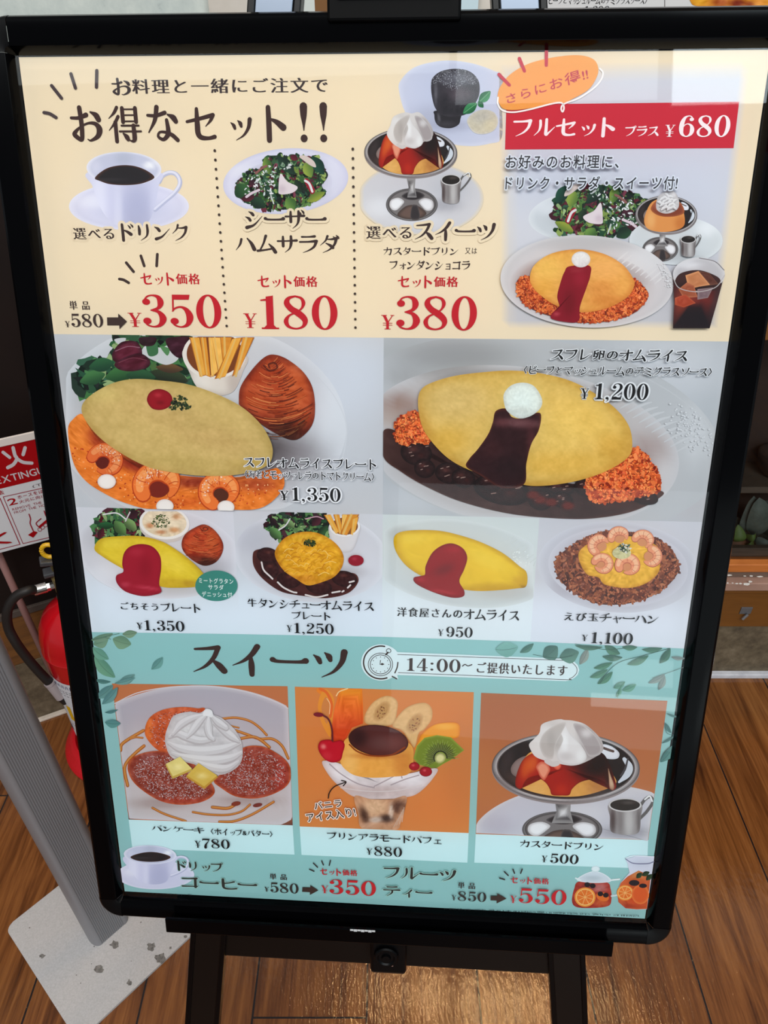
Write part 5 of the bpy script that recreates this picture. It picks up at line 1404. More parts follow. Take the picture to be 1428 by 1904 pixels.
def danish(Z, parent, o, apex, lines, c=(176, 66, 26)):
    """a baked spiral bun: outline, tip of the spiral, number of fine layers"""
    xs = [p[0] for p in o]; ys = [p[1] for p in o]; x0, x1, y0, y1 = min(xs), max(xs), min(ys), max(ys); w, h = x1 - x0, y1 - y0
    a = Art(); a.blob(Z(o), c, nr=16, nt=128, edge=[((110, 34, 16), .80, .75)], spots=[(*Z(x0 + w * .55, y0 + h * .95), w * .4 / Z.s, h * .18 / Z.s, (58, 24, 14), .9), (*Z(x0 + w * .75, y0 + h * .40), w * .18 / Z.s, h * .3 / Z.s, (204, 96, 44), .7), (*Z(x0 + w * .3, y0 + h * .5), w * .2 / Z.s, h * .14 / Z.s, (196, 88, 42), .6), (*Z(x0 + w * .25, y0 + h * .85), w * .25 / Z.s, h * .15 / Z.s, (120, 34, 18), .8)], noise=[(w / Z.s * .10, 24, 3.0, 20), (w / Z.s * .03, 22, 4.0, 10)])
    ax, ay = apex; rnd = random.Random(int(w))
    for k in range(lines * 3):
        t = (k + .5) / (lines * 3); cy = ay + (y0 + h * .93 - ay) * t; half = w * (.08 + .40 * min(1, t * 1.5)) * (1 if t < .75 else 1 - (t - .75) * .9); cx = ax + (x0 + w * .5 - ax) * min(1, t * 1.6)
        c_ = [(112, 36, 14), (206, 104, 50), (150, 54, 20), (226, 132, 74), (92, 28, 12)][rnd.randrange(5)]
        if t > .8: c_ = tuple(int(v * .6) for v in c_)
        s0 = rnd.uniform(-1, .7); s1 = min(1, s0 + rnd.uniform(.2, .9)); bow = h * (.05 + .12 * t); tl = rnd.uniform(-.02, .02) * h
        pts = [(cx + half * q, cy - bow * (1 - q * q) * (-1) - bow * .6 + tl * q) for q in np.linspace(s0, s1, 6)]
        a.line(Z(pts), rnd.uniform(1.2, 3.2) * w / 330 / Z.s, c_, n=3, caps=False)
    a.line(Z([(ax - w * .10, ay + h * .06), (ax - w * .02, ay + h * .12), (ax + w * .08, ay + h * .09), (ax + w * .05, ay + h * .03), (ax - w * .03, ay + h * .045), (ax - w * .02, ay + h * .085)]), w * .016 / Z.s, (92, 30, 14))
    a.build('danish_print', parent, 'red-brown glazed spiral bun')


def shrimp_ring(Z, parent, cx, cy, r, a0, a1, c, hole, dust=60, tail=True):
    """a shrimp curled into a ring: fat at the head, tapering to the tail"""
    a = Art(); th = r * .66; pts = []
    for k in range(15):
        t = k / 14; an = R(a0 + (a1 - a0) * t); w = th * (0.80 + .36 * math.sin(math.pi * min(1, t * .9 + .12))) * (1 if t < .72 else 1 - (t - .72) * 2.3)
        rr = r * .66 * (1 - .10 * t); pts.append((cx + rr * math.cos(an), cy + rr * .92 * math.sin(an), w / Z.s))
    dk = (max(c[0] - 48, 0), max(c[1] - 56, 0), max(c[2] - 36, 0))
    a.blob(Z(ell(cx, cy, r * .46, r * .42)), hole, nr=3)
    a.line(Z(pts), 1, dk, n=4)
    a.line(Z([(x, y - r * .02, w * .88) for x, y, w in pts]), 1, c, n=4)
    a.line(Z([(cx + (x - cx) * 1.08, cy + (y - cy) * 1.08 - r * .05, w * .42) for x, y, w in pts[1:-3]]), 1, (min(255, c[0] + 12), min(255, c[1] + 40), min(255, c[2] + 40)), n=4)
    for k in range(2, 13):
        x, y, w = pts[k]; w *= Z.s; dx, dy = (x - cx) / (r * .66), (y - cy) / (r * .66); q = .38 * w
        a.line(Z([(x - dx * q, y - dy * q), (x + dx * q * .2 + dy * r * .05, y + dy * q * .2 - dx * r * .05), (x + dx * q * 1.05, y + dy * q * 1.05)]), r * .028 / Z.s, dk if k % 2 else (min(255, c[0] + 8), min(255, c[1] + 26), min(255, c[2] + 26)), n=3, caps=False)
    if dust:
        for k in (3, 4, 5, 6, 7): x, y, w = pts[k]; a.speckle(Z(ell(x, y, w * Z.s * .42, w * Z.s * .36)), dust // 5, (.5, 1.3), [(240, 206, 180), (246, 226, 210), (232, 150, 96), (206, 90, 44)], aspect=1.5, jit=8, levels=3)
    a.build('shrimp_print', parent, 'curled orange shrimp')


def fries(Z, parent, sticks, label='golden fries'):
    a = Art()
    for k, (o) in enumerate(sticks):
        c = [(232, 168, 66), (222, 150, 50), (240, 186, 90), (214, 140, 44)][k % 4]
        a.poly(Z(o), (176, 104, 30)); m = (sum(p[0] for p in o) / 4, sum(p[1] for p in o) / 4)
        q = [(m[0] + (p[0] - m[0]) * .86, m[1] + (p[1] - m[1]) * .97) for p in o]; a.quad(Z(q), c, 3, 6, noise=[(6, 16)])
        a.line(Z([(q[0][0] * .65 + q[1][0] * .35, q[0][1]), (q[3][0] * .65 + q[2][0] * .35, q[3][1])]), 10 / Z.s * abs(o[1][0] - o[0][0]) / 60 + .4, (246, 206, 118), alpha=.7)
    a.build('fries_print', parent, label)


level()
a = Art(); u0, _ = POSTER.uv([712.6], [790]); u0 = float(u0[0])
p4 = lambda uA, uB, vA, vB: (uA, uB, vA, vB)


def photo(name, uA, vA, uB, vB, base, label, nx=24, ny=16, **kw):
    """rectangular photo print between sheet coordinates (uA,vA top-left) and (uB,vB bottom-right)"""
    a = Art(); A, B = np.meshgrid(np.linspace(0, 1, nx + 1), np.linspace(0, 1, ny + 1)); A, B = A.ravel(), B.ravel()
    U = uA + (uB - uA) * A; V = vA + (vB - vA) * B
    Hi = np.linalg.inv(POSTER.Hm); q = Hi @ np.vstack([U, V, np.ones_like(U)]); X, Y = q[0] / q[2] * 1000, q[1] / q[2] * 1000
    f = [(j * (nx + 1) + i, j * (nx + 1) + i + 1, (j + 1) * (nx + 1) + i + 1, (j + 1) * (nx + 1) + i) for j in range(ny) for i in range(nx)]
    a._add(U, V, paint(X, Y, np.maximum(abs(A - .5), abs(B - .5)) * 2, base, **kw), f, uv=True)
    CLIP[0] = (uA, vA, uB, vB)
    return a.build(name, poster, label)


def clip(o, x0=None, y0=None, x1=None, y1=None):
    return [(min(max(x, -1e9 if x0 is None else x0), 1e9 if x1 is None else x1), min(max(y, -1e9 if y0 is None else y0), 1e9 if y1 is None else y1)) for x, y in o]


# ---------------------------------------------------------------- souffle omelette plate (left)
POSTER.uv(0, 0)
op = photo('dish_picture', E0, v_cr, u0, v_mid, (198, 200, 206), 'picture of a souffle omelette plate with shrimps, fries and a bun', spots=[(130, 700, 60, 60, (182, 182, 186), .8), (640, 700, 90, 90, (208, 212, 222), .8), (690, 930, 60, 50, (196, 196, 200), .7)])
Hc = lambda o: clip(o, 30, 38, 1410, 790)
a = Art(); o = Hc(ell(610, 410, 640, 440, 4, 90)); o = [p for p in o]
a.blob(H_(o), (204, 206, 212), nr=14, smooth=False, edge=[((214, 216, 222), .95, .8)], spots=[(*H_(980, 560), 70, 46, (120, 112, 116), .85), (*H_(900, 520), 40, 26, (70, 60, 62), .7), (*H_(1180, 360), 24, 60, (220, 222, 228), .8), (*H_(150, 300), 40, 40, (186, 186, 190), .8), (*H_(140, 720), 40, 30, (192, 192, 196), .8), (*H_(1100, 640), 50, 30, (196, 196, 200), .7)])
a.line(H_([(1130, 215), (1200, 300), (1245, 400), (1248, 490), (1225, 590), (1180, 690), (1090, 760)]), 2.2, (226, 228, 234), alpha=.8)
a.line(H_([(45, 600), (90, 690), (170, 770)]), 2.0, (222, 224, 228), alpha=.8)
a.build('dinner_plate_print', op, 'large round white plate')
a = leafy(Art(), H_, [(85, 215), (150, 150), (240, 120), (250, 45), (330, 40), (520, 40), (555, 110), (560, 180), (590, 235), (400, 232), (240, 245), (110, 260)], 150, (14, 46), [(34, 74, 46), (48, 100, 58), (28, 56, 38), (64, 118, 64), (40, 84, 60), (24, 44, 32)], under=(40, 56, 44))
for (x0, y0, x1, y1, w, c, c2) in ((200, 200, 90, 235, 60, (70, 124, 70), (36, 76, 46)), (240, 150, 130, 170, 60, (44, 96, 58), (26, 64, 44)), (330, 190, 200, 215, 70, (62, 116, 62), (34, 74, 42)), (420, 215, 290, 205, 60, (44, 92, 56), (28, 60, 40)), (560, 230, 400, 190, 70, (52, 66, 40), (34, 40, 28)), (540, 180, 420, 170, 40, (110, 80, 46), (70, 50, 36))):
    leaf(a, H_, (x0, y0), (x1, y1), w, c, c2=c2)
for o, c in (([(380, 75), (440, 85), (500, 70), (520, 130), (470, 160), (410, 140), (360, 110)], (206, 208, 210)), ([(240, 50), (290, 44), (270, 75)], (200, 202, 206)), ([(380, 60), (420, 55), (430, 110), (390, 120)], (60, 110, 70)), ([(440, 80), (480, 90), (470, 120)], (84, 136, 84))): a.blob(H_(o), c, nr=2)
a.build('salad_leaves_print', op, 'green salad leaves')
a = Art()
for o, c in (([(232, 110), (270, 62), (330, 58), (360, 95), (350, 150), (290, 160), (240, 145)], (96, 22, 44)), ([(245, 150), (340, 110), (392, 135), (385, 170), (320, 188), (260, 180)], (84, 16, 36)), ([(470, 45), (575, 42), (560, 110), (520, 130), (480, 95)], (62, 18, 36)), ([(350, 42), (420, 42), (410, 75), (360, 75)], (48, 22, 30))):
    a.blob(H_(o), c, nr=8, edge=((50, 12, 26), .6, .7), noise=[(6, 26, 2.5, -20)])
a.line(H_([(245, 100), (300, 80), (350, 85)]), 1.6, (168, 110, 130), alpha=.7); a.line(H_([(260, 150), (320, 130), (380, 140)]), 1.4, (150, 70, 90), alpha=.6)
a.build('radicchio_print', op, 'dark purple radicchio leaves')
a = Art()
a.blob(H_([(540, 95), (570, 200), (605, 262), (660, 292), (720, 292), (765, 268), (800, 190), (816, 120), (680, 80)]), (222, 214, 206), nr=8, edge=((196, 186, 180), .8, .8), spots=[(*H_(760, 230), 14, 26, (190, 178, 170), .8), (*H_(620, 240), 20, 20, (234, 228, 222), .8)])
a.blob(H_(Hc(ell(675, 115, 138, 105, 0, 60))), (232, 226, 220), nr=3, smooth=False); a.blob(H_(Hc(ell(677, 112, 122, 96, 0, 60))), (120, 62, 26), nr=3, smooth=False)
a.build('fries_cup_print', op, 'white cup')
fries(H_, op, [[(566, 40), (610, 40), (642, 205), (612, 212)], [(612, 40), (640, 40), (660, 215), (636, 205)], [(660, 40), (702, 40), (716, 150), (690, 210)], [(700, 40), (752, 40), (740, 120), (712, 150)], [(756, 45), (800, 40), (722, 212), (676, 222)], [(800, 40), (850, 40), (786, 180), (752, 212)], [(648, 40), (665, 40), (694, 190), (662, 215)]])
danish(H_, op, [(782, 320), (790, 255), (840, 180), (895, 126), (940, 116), (1000, 140), (1070, 200), (1108, 280), (1110, 395), (1070, 462), (1010, 487), (910, 440), (840, 385), (790, 340)], (922, 140), 46)
a = Art(); a.blob(H_(Hc([(38, 445), (62, 395), (102, 375), (135, 440), (230, 540), (420, 620), (640, 650), (880, 640), (950, 610), (978, 690), (880, 782), (700, 800), (420, 795), (290, 762), (190, 716), (110, 660), (60, 580)])), (232, 126, 40), nr=30, nt=260, centre=H_(520, 715), spots=[(*H_(150, 480), 30, 14, (150, 44, 18), .8, 40), (*H_(330, 600), 50, 12, (140, 36, 18), .85, 20), (*H_(600, 670), 60, 12, (128, 34, 18), .8), (*H_(860, 680), 40, 14, (160, 60, 34), .7), (*H_(90, 470), 20, 40, (230, 132, 44), .8), (*H_(540, 760), 60, 10, (214, 98, 30), .7)], noise=[(7, 26), (2.5, 18)])
a.speckle(H_([(60, 560), (200, 700), (420, 780), (760, 790), (940, 690), (800, 680), (500, 690), (250, 600), (100, 500)]), 260, (.6, 1.6), [(240, 160, 90), (196, 70, 24), (244, 196, 140), (170, 48, 20)], aspect=1.4, jit=8)
a.build('sauce_print', op, 'orange tomato cream sauce')
shrimp_ring(H_, op, 196, 580, 84, 200, 480, (224, 110, 50), (96, 26, 16), 90)
shrimp_ring(H_, op, 430, 690, 114, 150, 400, (232, 122, 52), (120, 34, 18), 90)
shrimp_ring(H_, op, 700, 716, 96, 120, 420, (232, 120, 50), (84, 40, 22), 60)
a = Art(); a.blob(H_([(97, 350), (128, 300), (220, 245), (320, 222), (440, 228), (560, 245), (680, 285), (790, 340), (870, 410), (915, 480), (930, 540), (912, 592), (850, 622), (740, 642), (600, 642), (480, 626), (380, 602), (270, 545), (180, 480), (120, 410)]), (206, 178, 112), nr=60, nt=330, edge=[((184, 156, 86), .84, .75)], spots=[(*H_(420, 350), 90, 34, (206, 176, 112), .8, 18), (*H_(660, 470), 80, 26, (200, 168, 106), .7, 20), (*H_(520, 590), 110, 18, (192, 166, 96), .7, 8), (*H_(200, 290), 36, 14, (212, 188, 116), .7), (*H_(840, 590), 40, 10, (180, 150, 74), .6), (*H_(600, 420), 30, 14, (196, 170, 104), .5)], noise=[(13, 10), (5, 9)]); a.build('omelette_print', op, 'pale yellow souffle omelette')
a = Art(); a.blob(H_([(382, 315), (395, 280), (430, 265), (470, 275), (492, 302), (486, 336), (448, 356), (405, 350)]), (152, 14, 30), nr=8, spots=[(*H_(430, 292), 7, 4, (190, 50, 62), .8), (*H_(440, 325), 8, 4, (120, 6, 20), .7)], edge=((112, 8, 18), .8, .7))
a.speckle(H_([(480, 350), (500, 310), (530, 292), (560, 320), (572, 345), (530, 358)]), 110, (.8, 2.2), [(34, 48, 26), (54, 70, 36), (22, 34, 20), (70, 84, 44)], aspect=2, jit=8); a.build('ketchup_print', op, 'dab of ketchup with chopped parsley')
for (x, y, r) in ((207, 668, 40), (460, 775, 38), (726, 780, 37)):
    a = Art(); o = clip(ell(x, y, r, r * .8, 0, 40), y1=800); a.blob(H_(o), (238, 234, 230), nr=6, smooth=False, edge=((206, 196, 190), .75, .8)); a.build('mozzarella_print', op, 'small white ball of mozzarella')
words(H_, 'スフレオムライスプレート', 805, 560, 1380, 607, (24, 22, 24), 'mincho_bold', halo=(240, 240, 244), name='caption', bold=.5)
words(H_, '〈海老とモッツァレラのトマトクリーム〉', 808, 617, 1372, 656, (24, 22, 24), 'mincho_bold', halo=(240, 240, 244), name='caption', bold=.5)
price(H_, (960, 708, 1000, 749), (1015, 692, 1225, 752), '1,350', (24, 22, 24), halo=(240, 240, 244))

# ---------------------------------------------------------------- omelette in brown sauce (right)
level()
bp = photo('dish_picture', u0, v_cr, E1, v_mid, (182, 186, 192), 'picture of a yellow omelette in dark brown mushroom sauce', spots=[(760, 660, 90, 40, (168, 170, 172), .8), (1250, 680, 120, 60, (202, 204, 210), .8), (760, 930, 60, 30, (196, 198, 204), .7), (1290, 940, 60, 40, (184, 180, 184), .7)])
Ic = lambda o: clip(o, 29, 24, 1420, 772)
a = Art(); a.blob(I_(Ic(ell(650, 420, 790, 400, 9, 100))), (184, 186, 190), nr=14, smooth=False, spots=[(*I_(330, 90), 120, 34, (150, 150, 152), .85), (*I_(1330, 420), 30, 60, (206, 208, 212), .8), (*I_(700, 740), 160, 30, (196, 198, 204), .7), (*I_(120, 180), 40, 20, (160, 160, 162), .7)])
a.line(I_([(1130, 190), (1230, 250), (1330, 330), (1400, 420)]), 1.5, (222, 224, 228), alpha=.7)
a.blob(I_(Ic(ell(600, 470, 660, 330, 8, 90))), (190, 186, 188), nr=10, smooth=False, spots=[(*I_(90, 300), 40, 26, (150, 122, 112), .9), (*I_(1130, 480), 36, 30, (166, 150, 148), .9, 40), (*I_(1180, 600), 20, 40, (206, 204, 206), .8), (*I_(300, 150), 80, 20, (150, 146, 146), .8), (*I_(60, 350), 30, 20, (176, 160, 152), .8)], edge=((200, 200, 204), .92, .8))
for k in range(12):
    x, y = I_(960 + k * 26, 270 + k * 20); a.line([(x, y, 1.5), (x + 26, y - 14, 5), (x + 46, y - 20, 2)], 3.2, (198, 200, 204))
for k in range(110):
    t = rr_.random(); x, y = I_(1240 + 130 * t + rr_.uniform(-46, 46), 340 + 130 * t + rr_.uniform(-60, 60)); a.blob(ell(x, y, 2.1, 1.7, 0, 6), (208, 210, 214), nr=1, smooth=False)
a.build('dinner_plate_print', bp, 'large white oval plate with an embossed rim')
a = Art(); a.blob(I_(Ic([(29, 405), (80, 404), (105, 450), (210, 430), (320, 520), (620, 600), (900, 630), (1172, 650), (1160, 692), (1050, 742), (900, 767), (750, 767), (550, 747), (350, 697), (200, 632), (100, 572), (29, 512)])), (56, 30, 28), nr=30, nt=260, centre=I_(500, 660), spots=[(*I_(60, 480), 26, 30, (70, 42, 38), .8), (*I_(500, 720), 90, 12, (74, 46, 42), .8, 6), (*I_(1020, 700), 40, 14, (70, 36, 30), .7), (*I_(760, 640), 40, 14, (30, 14, 14), .8)], edge=((84, 50, 42), .93, .7), noise=[(8, 12)])
rb = random.Random(8)
for (x, y, r, q) in ((165, 495, 66, 52), (200, 560, 44, 40), (300, 580, 58, 44), (360, 600, 50, 40), (520, 650, 120, 60), (680, 690, 52, 44), (760, 640, 60, 30), (770, 690, 46, 34), (880, 640, 60, 40), (1110, 680, 60, 30), (470, 620, 50, 34)):
    a.blob(I_(ell(x, y, r, q, 12)), (44, 20, 20), nr=7, edge=((22, 10, 10), .7, .8), spots=[(*I_(x - r * .2, y - q * .3), r * .3 / I_.s, q * .22 / I_.s, (92, 50, 46), .8), (*I_(x + r * .3, y + q * .2), r * .2 / I_.s, q * .2 / I_.s, (74, 30, 26), .6)], noise=[(4, 14)])
    for _ in range(4):
        x2, y2 = x + rb.uniform(-.6, .6) * r, y + rb.uniform(-.7, .3) * q; a.line(I_([(x2, y2), (x2 + r * .16, y2 - q * .05)]), 1.6, (176, 140, 130), alpha=.7, n=1)
for (x, y) in ((680, 690), (725, 700), (795, 715), (650, 670)): a.blob(I_(ell(x, y, 34, 22)), (110, 30, 22), nr=4, soft=.4, alpha=.8)
a.build('brown_sauce_print', bp, 'dark brown sauce with mushrooms')
rice(I_, bp, [(78, 378), (112, 345), (162, 325), (195, 380), (215, 450), (150, 452), (100, 456), (82, 430)], 380, (5.5, 9), ORANGE_RICE, (130, 46, 20), 'orange chicken rice on the left')
rice(I_, bp, [(1060, 482), (1112, 500), (1150, 552), (1172, 602), (1166, 652), (1080, 680), (950, 696), (890, 690), (870, 620), (950, 560)], 860, (5.5, 9), ORANGE_RICE, (130, 46, 20), 'orange chicken rice on the right')
a = Art(); a.blob(I_([(172, 282), (188, 230), (240, 200), (330, 175), (450, 160), (560, 154), (680, 165), (800, 195), (900, 245), (990, 310), (1045, 380), (1061, 450), (1050, 505), (990, 552), (900, 592), (780, 622), (640, 632), (520, 602), (400, 572), (300, 520), (222, 440), (185, 372)]), (218, 184, 100), nr=60, nt=330, edge=[((196, 150, 58), .84, .8)], spots=[(*I_(330, 280), 70, 40, (212, 184, 118), .8), (*I_(860, 360), 70, 40, (230, 194, 100), .8, 25), (*I_(760, 540), 110, 26, (218, 176, 76), .8), (*I_(560, 190), 110, 12, (214, 178, 92), .6), (*I_(290, 450), 40, 26, (214, 172, 72), .8), (*I_(980, 470), 30, 26, (206, 160, 60), .7), (*I_(750, 420), 50, 40, (228, 196, 106), .6)], noise=[(13, 9), (5, 9)]); a.build('omelette_print', bp, 'yellow souffle omelette')
a = Art(); a.blob(I_([(495, 322), (540, 312), (560, 345), (600, 352), (650, 332), (682, 335), (674, 400), (642, 460), (622, 540), (612, 625), (520, 640), (430, 588), (373, 553), (385, 520), (420, 480), (462, 420), (482, 370)]), (48, 16, 20), nr=14, nt=128, spots=[(*I_(600, 372), 40, 9, (116, 72, 76), .9, 4), (*I_(520, 370), 14, 8, (104, 56, 60), .8), (*I_(640, 440), 8, 30, (84, 38, 42), .7), (*I_(480, 480), 20, 20, (62, 24, 26), .7), (*I_(560, 560), 40, 26, (36, 12, 16), .8), (*I_(595, 340), 24, 5, (40, 16, 18), .9)], edge=((92, 38, 26), .93, .8), noise=[(6, 9)]); a.build('sauce_stripe_print', bp, 'dark brown sauce poured over the omelette')
a = Art(); a.blob(I_([(530, 292), (529, 250), (560, 215), (610, 204), (655, 220), (686, 270), (680, 310), (640, 342), (590, 352), (545, 325)]), (224, 232, 228), nr=10, edge=((192, 196, 192), .75, .7), spots=[(*I_(600, 320), 20, 8, (204, 208, 202), .7)], noise=[(3, 16)]); a.build('cream_ball_print', bp, 'white ball of cream')
BK = (22, 20, 22)
words(I_, 'スフレ卵のオムライス', 722, 62, 1290, 112, BK, 'mincho_bold', halo=(226, 228, 232), name='caption', slant=.08, bold=.5)
words(I_, '〈ビーフとマッシュルームのデミグラスソース〉', 608, 132, 1390, 170, BK, 'mincho_bold', halo=(226, 228, 232), name='caption', slant=.08, bold=.5)
price(I_, (845, 228, 882, 271), (905, 205, 1128, 273), '1,200', BK, halo=(226, 228, 232))
# ================================================================ row of four smaller dishes
u_a = float(POSTER.uv([440], [1060])[0][0]); u_c = float(POSTER.uv([995], [1070])[0][0])
WB = (220, 228, 238)


def egg_roll(Z, parent, o, c, spots, label='yellow omelette roll'):
    a = Art(); a.blob(Z(o), c, nr=18, nt=128, edge=[((c[0] - 34, c[1] - 44, max(c[2] - 24, 0)), .82, .75)], spots=spots, noise=[(7, 8), (2, 6)]); a.build('omelette_print', parent, label)


def sauce(Z, parent, o, c, spots):
    a = Art(); a.blob(Z(o), c, nr=12, nt=112, edge=((c[0] - 34, max(c[1] - 8, 0), max(c[2] - 10, 0)), .86, .6), spots=spots); a.build('sauce_print', parent, 'glossy red tomato sauce')


level()
g1 = photo('dish_picture', E0, v_mid, u_a, v_teal - .008, (214, 214, 222), 'picture of a yellow omelette with a gratin and a bun', 20, 16, grad=[(300, 1040, 290, 1130, WB)])
Jc = lambda o: clip(o, 25, 24, None, None)
a = Art(); a.blob(J_(clip(ell(395, 212, 372, 205, 6, 90), 26, 26, 748)), (212, 210, 218), nr=12, smooth=False, edge=[((222, 222, 230), .95, .8)], spots=[(*J_(620, 280), 40, 20, (176, 172, 180), .8), (*J_(480, 370), 60, 14, (190, 184, 184), .7), (*J_(130, 150), 30, 26, (190, 188, 198), .7), (*J_(150, 310), 30, 20, (226, 226, 232), .7)])
a.line(J_([(70, 280), (130, 340), (230, 390)]), 1.3, (232, 232, 238), alpha=.8); a.build('dinner_plate_print', g1, 'round white plate')
a = leafy(Art(), J_, [(118, 90), (130, 40), (200, 24), (310, 24), (330, 130), (250, 135), (170, 140), (122, 158)], 130, (8, 24), [(40, 84, 50), (60, 110, 60), (28, 50, 36), (80, 30, 44), (100, 24, 40), (96, 140, 80), (30, 34, 30)], under=(30, 30, 30))
for (x0, y0, x1, y1, w, c) in ((250, 130, 200, 70, 50, (104, 150, 84)), (200, 90, 120, 90, 34, (36, 96, 50)), (300, 110, 240, 60, 44, (130, 166, 100)), (130, 150, 150, 100, 30, (90, 22, 36)), (260, 50, 310, 30, 40, (64, 22, 36))): leaf(a, J_, (x0, y0), (x1, y1), w, c, c2=tuple(int(v * .55) for v in c))
a.line(J_([(150, 40), (210, 34), (250, 60)]), 2.4, (226, 220, 224)); a.line(J_([(270, 30), (250, 70)]), 2.2, (214, 206, 212)); a.build('salad_leaves_print', g1, 'mixed salad leaves')
a = Art(); a.blob(J_(clip(ell(424, 96, 112, 70, 6, 50), y0=26)), (206, 196, 194), nr=3, smooth=False); a.blob(J_(clip(ell(425, 78, 113, 74, 5, 60), y0=26)), (236, 232, 230), nr=3, smooth=False)
a.blob(J_(clip(ell(425, 76, 100, 64, 5, 60), y0=26)), (230, 212, 184), nr=8, smooth=False, noise=[(5, 34)], spots=[(*J_(360, 90), 8, 5, (186, 110, 60), .8), (*J_(470, 110), 10, 5, (190, 120, 66), .8), (*J_(410, 120), 10, 4, (176, 100, 56), .7), (*J_(480, 50), 8, 6, (196, 130, 80), .7)])
a.speckle(J_([(370, 80), (390, 45), (430, 45), (450, 75), (430, 98), (390, 98)]), 90, (.5, 1.4), [(70, 90, 44), (96, 110, 56), (50, 64, 36)], aspect=1.8, jit=8); a.build('gratin_print', g1, 'white dish of baked gratin')
danish(J_, g1, [(502, 172), (518, 130), (560, 100), (605, 85), (650, 110), (685, 160), (688, 205), (660, 252), (610, 271), (560, 252), (515, 212)], (605, 92), 26, (184, 62, 26))
egg_roll(J_, g1, [(110, 195), (138, 150), (220, 138), (320, 138), (410, 160), (480, 200), (540, 245), (592, 295), (612, 330), (600, 352), (565, 366), (480, 370), (410, 365), (330, 330), (230, 280), (150, 232)], (226, 198, 48), [(*J_(460, 260), 30, 14, (236, 212, 74), .8, 30), (*J_(200, 170), 22, 10, (234, 208, 66), .8), (*J_(470, 345), 40, 8, (196, 158, 30), .7), (*J_(540, 350), 14, 6, (180, 136, 30), .7)])
sauce(J_, g1, [(235, 262), (243, 215), (270, 185), (320, 173), (372, 185), (405, 225), (411, 280), (402, 350), (412, 387), (380, 402), (320, 407), (250, 387), (212, 350), (209, 315), (240, 298)], (160, 18, 42), [(*J_(300, 210), 14, 8, (176, 36, 58), .8), (*J_(350, 370), 24, 3, (206, 70, 90), .7, 8), (*J_(250, 355), 9, 5, (190, 60, 80), .7), (*J_(340, 280), 12, 20, (144, 10, 34), .7)])
CLIP[0] = None; a = Art(); a.blob(J_(ell(659, 361, 95, 69)), (60, 134, 122), nr=2); CLIP[0] = None; bd = a.build('round_badge', poster, 'round teal badge listing side dishes')
for s_, x0, y0, x1, y1 in (('ミートグラタン', 581, 325, 735, 349), ('サラダ', 623, 355, 692, 378), ('デニッシュ付', 595, 386, 730, 410)): words(J_, s_, x0, y0, x1, y1, (232, 240, 238), 'gothic', parent=bd)
CLIP[0] = None; words(J_, 'ごちそうプレート', 230, 432, 586, 473, BK, 'mincho_bold', name='caption', bold=.6)
price(J_, (300, 527, 328, 556), (338, 515, 515, 561), '1,350', BK)

level()
g2 = photo('dish_picture', u_a, v_mid, u0, v_teal - .008, (206, 207, 214), 'picture of a fluffy egg with beef stew and fries', 20, 16, grad=[(580, 1040, 575, 1130, WB)])
a = Art(); a.blob(J_(clip(ell(1085, 228, 345, 205, 4, 90), 742, 38, 1412)), (206, 206, 214), nr=12, smooth=False, edge=[((220, 221, 229), .94, .8)], spots=[(*J_(830, 150), 40, 30, (188, 188, 198), .8), (*J_(1330, 280), 30, 40, (216, 216, 224), .7), (*J_(1240, 300), 40, 12, (176, 172, 178), .7)]); a.build('dinner_plate_print', g2, 'round white plate')
a = leafy(Art(), J_, [(888, 90), (910, 45), (1000, 40), (1140, 40), (1170, 80), (1170, 140), (1060, 130), (970, 150), (900, 120)], 130, (7, 22), [(40, 84, 50), (80, 130, 70), (28, 50, 36), (64, 24, 36), (50, 30, 34), (110, 150, 90), (26, 32, 28)], under=(30, 32, 30))
for (x0, y0, x1, y1, w, c) in ((950, 150, 900, 100, 44, (100, 150, 84)), (1010, 100, 960, 60, 34, (130, 164, 104)), (930, 90, 900, 55, 30, (48, 24, 30)), (1090, 90, 1130, 45, 40, (80, 30, 44)), (1110, 140, 1160, 90, 34, (50, 92, 52))): leaf(a, J_, (x0, y0), (x1, y1), w, c, c2=tuple(int(v * .5) for v in c))
a.line(J_([(940, 110), (970, 90), (990, 60)]), 2.4, (220, 214, 220)); a.line(J_([(1060, 60), (1110, 50), (1140, 60)]), 2.0, (196, 150, 166)); a.build('salad_leaves_print', g2, 'mixed salad leaves')
a = Art(); a.blob(J_([(1166, 90), (1180, 180), (1200, 205), (1240, 212), (1272, 200), (1295, 150), (1305, 85), (1235, 70)]), (216, 214, 218), nr=6, edge=((190, 186, 190), .8, .7)); a.blob(J_(ell(1236, 94, 69, 46)), (232, 230, 232), nr=3); a.blob(J_(ell(1236, 93, 60, 39)), (130, 80, 40), nr=3); a.build('fries_cup_print', g2, 'small white cup')
fries(J_, g2, [[(1142, 42), (1172, 40), (1215, 120), (1196, 126)], [(1185, 40), (1212, 40), (1232, 128), (1212, 128)], [(1225, 40), (1250, 40), (1240, 120), (1220, 110)], [(1250, 40), (1302, 40), (1246, 134), (1216, 128)], [(1270, 60), (1300, 50), (1284, 118), (1262, 132)]])
a = Art(); a.blob(J_([(823, 220), (838, 200), (880, 195), (930, 205), (1000, 235), (1100, 290), (1180, 300), (1230, 300), (1285, 308), (1297, 345), (1250, 395), (1150, 417), (1050, 407), (950, 387), (870, 332), (828, 275)]), (66, 26, 24), nr=12, nt=120, centre=J_(1010, 365), noise=[(6, 16)], edge=((96, 44, 34), .92, .6))
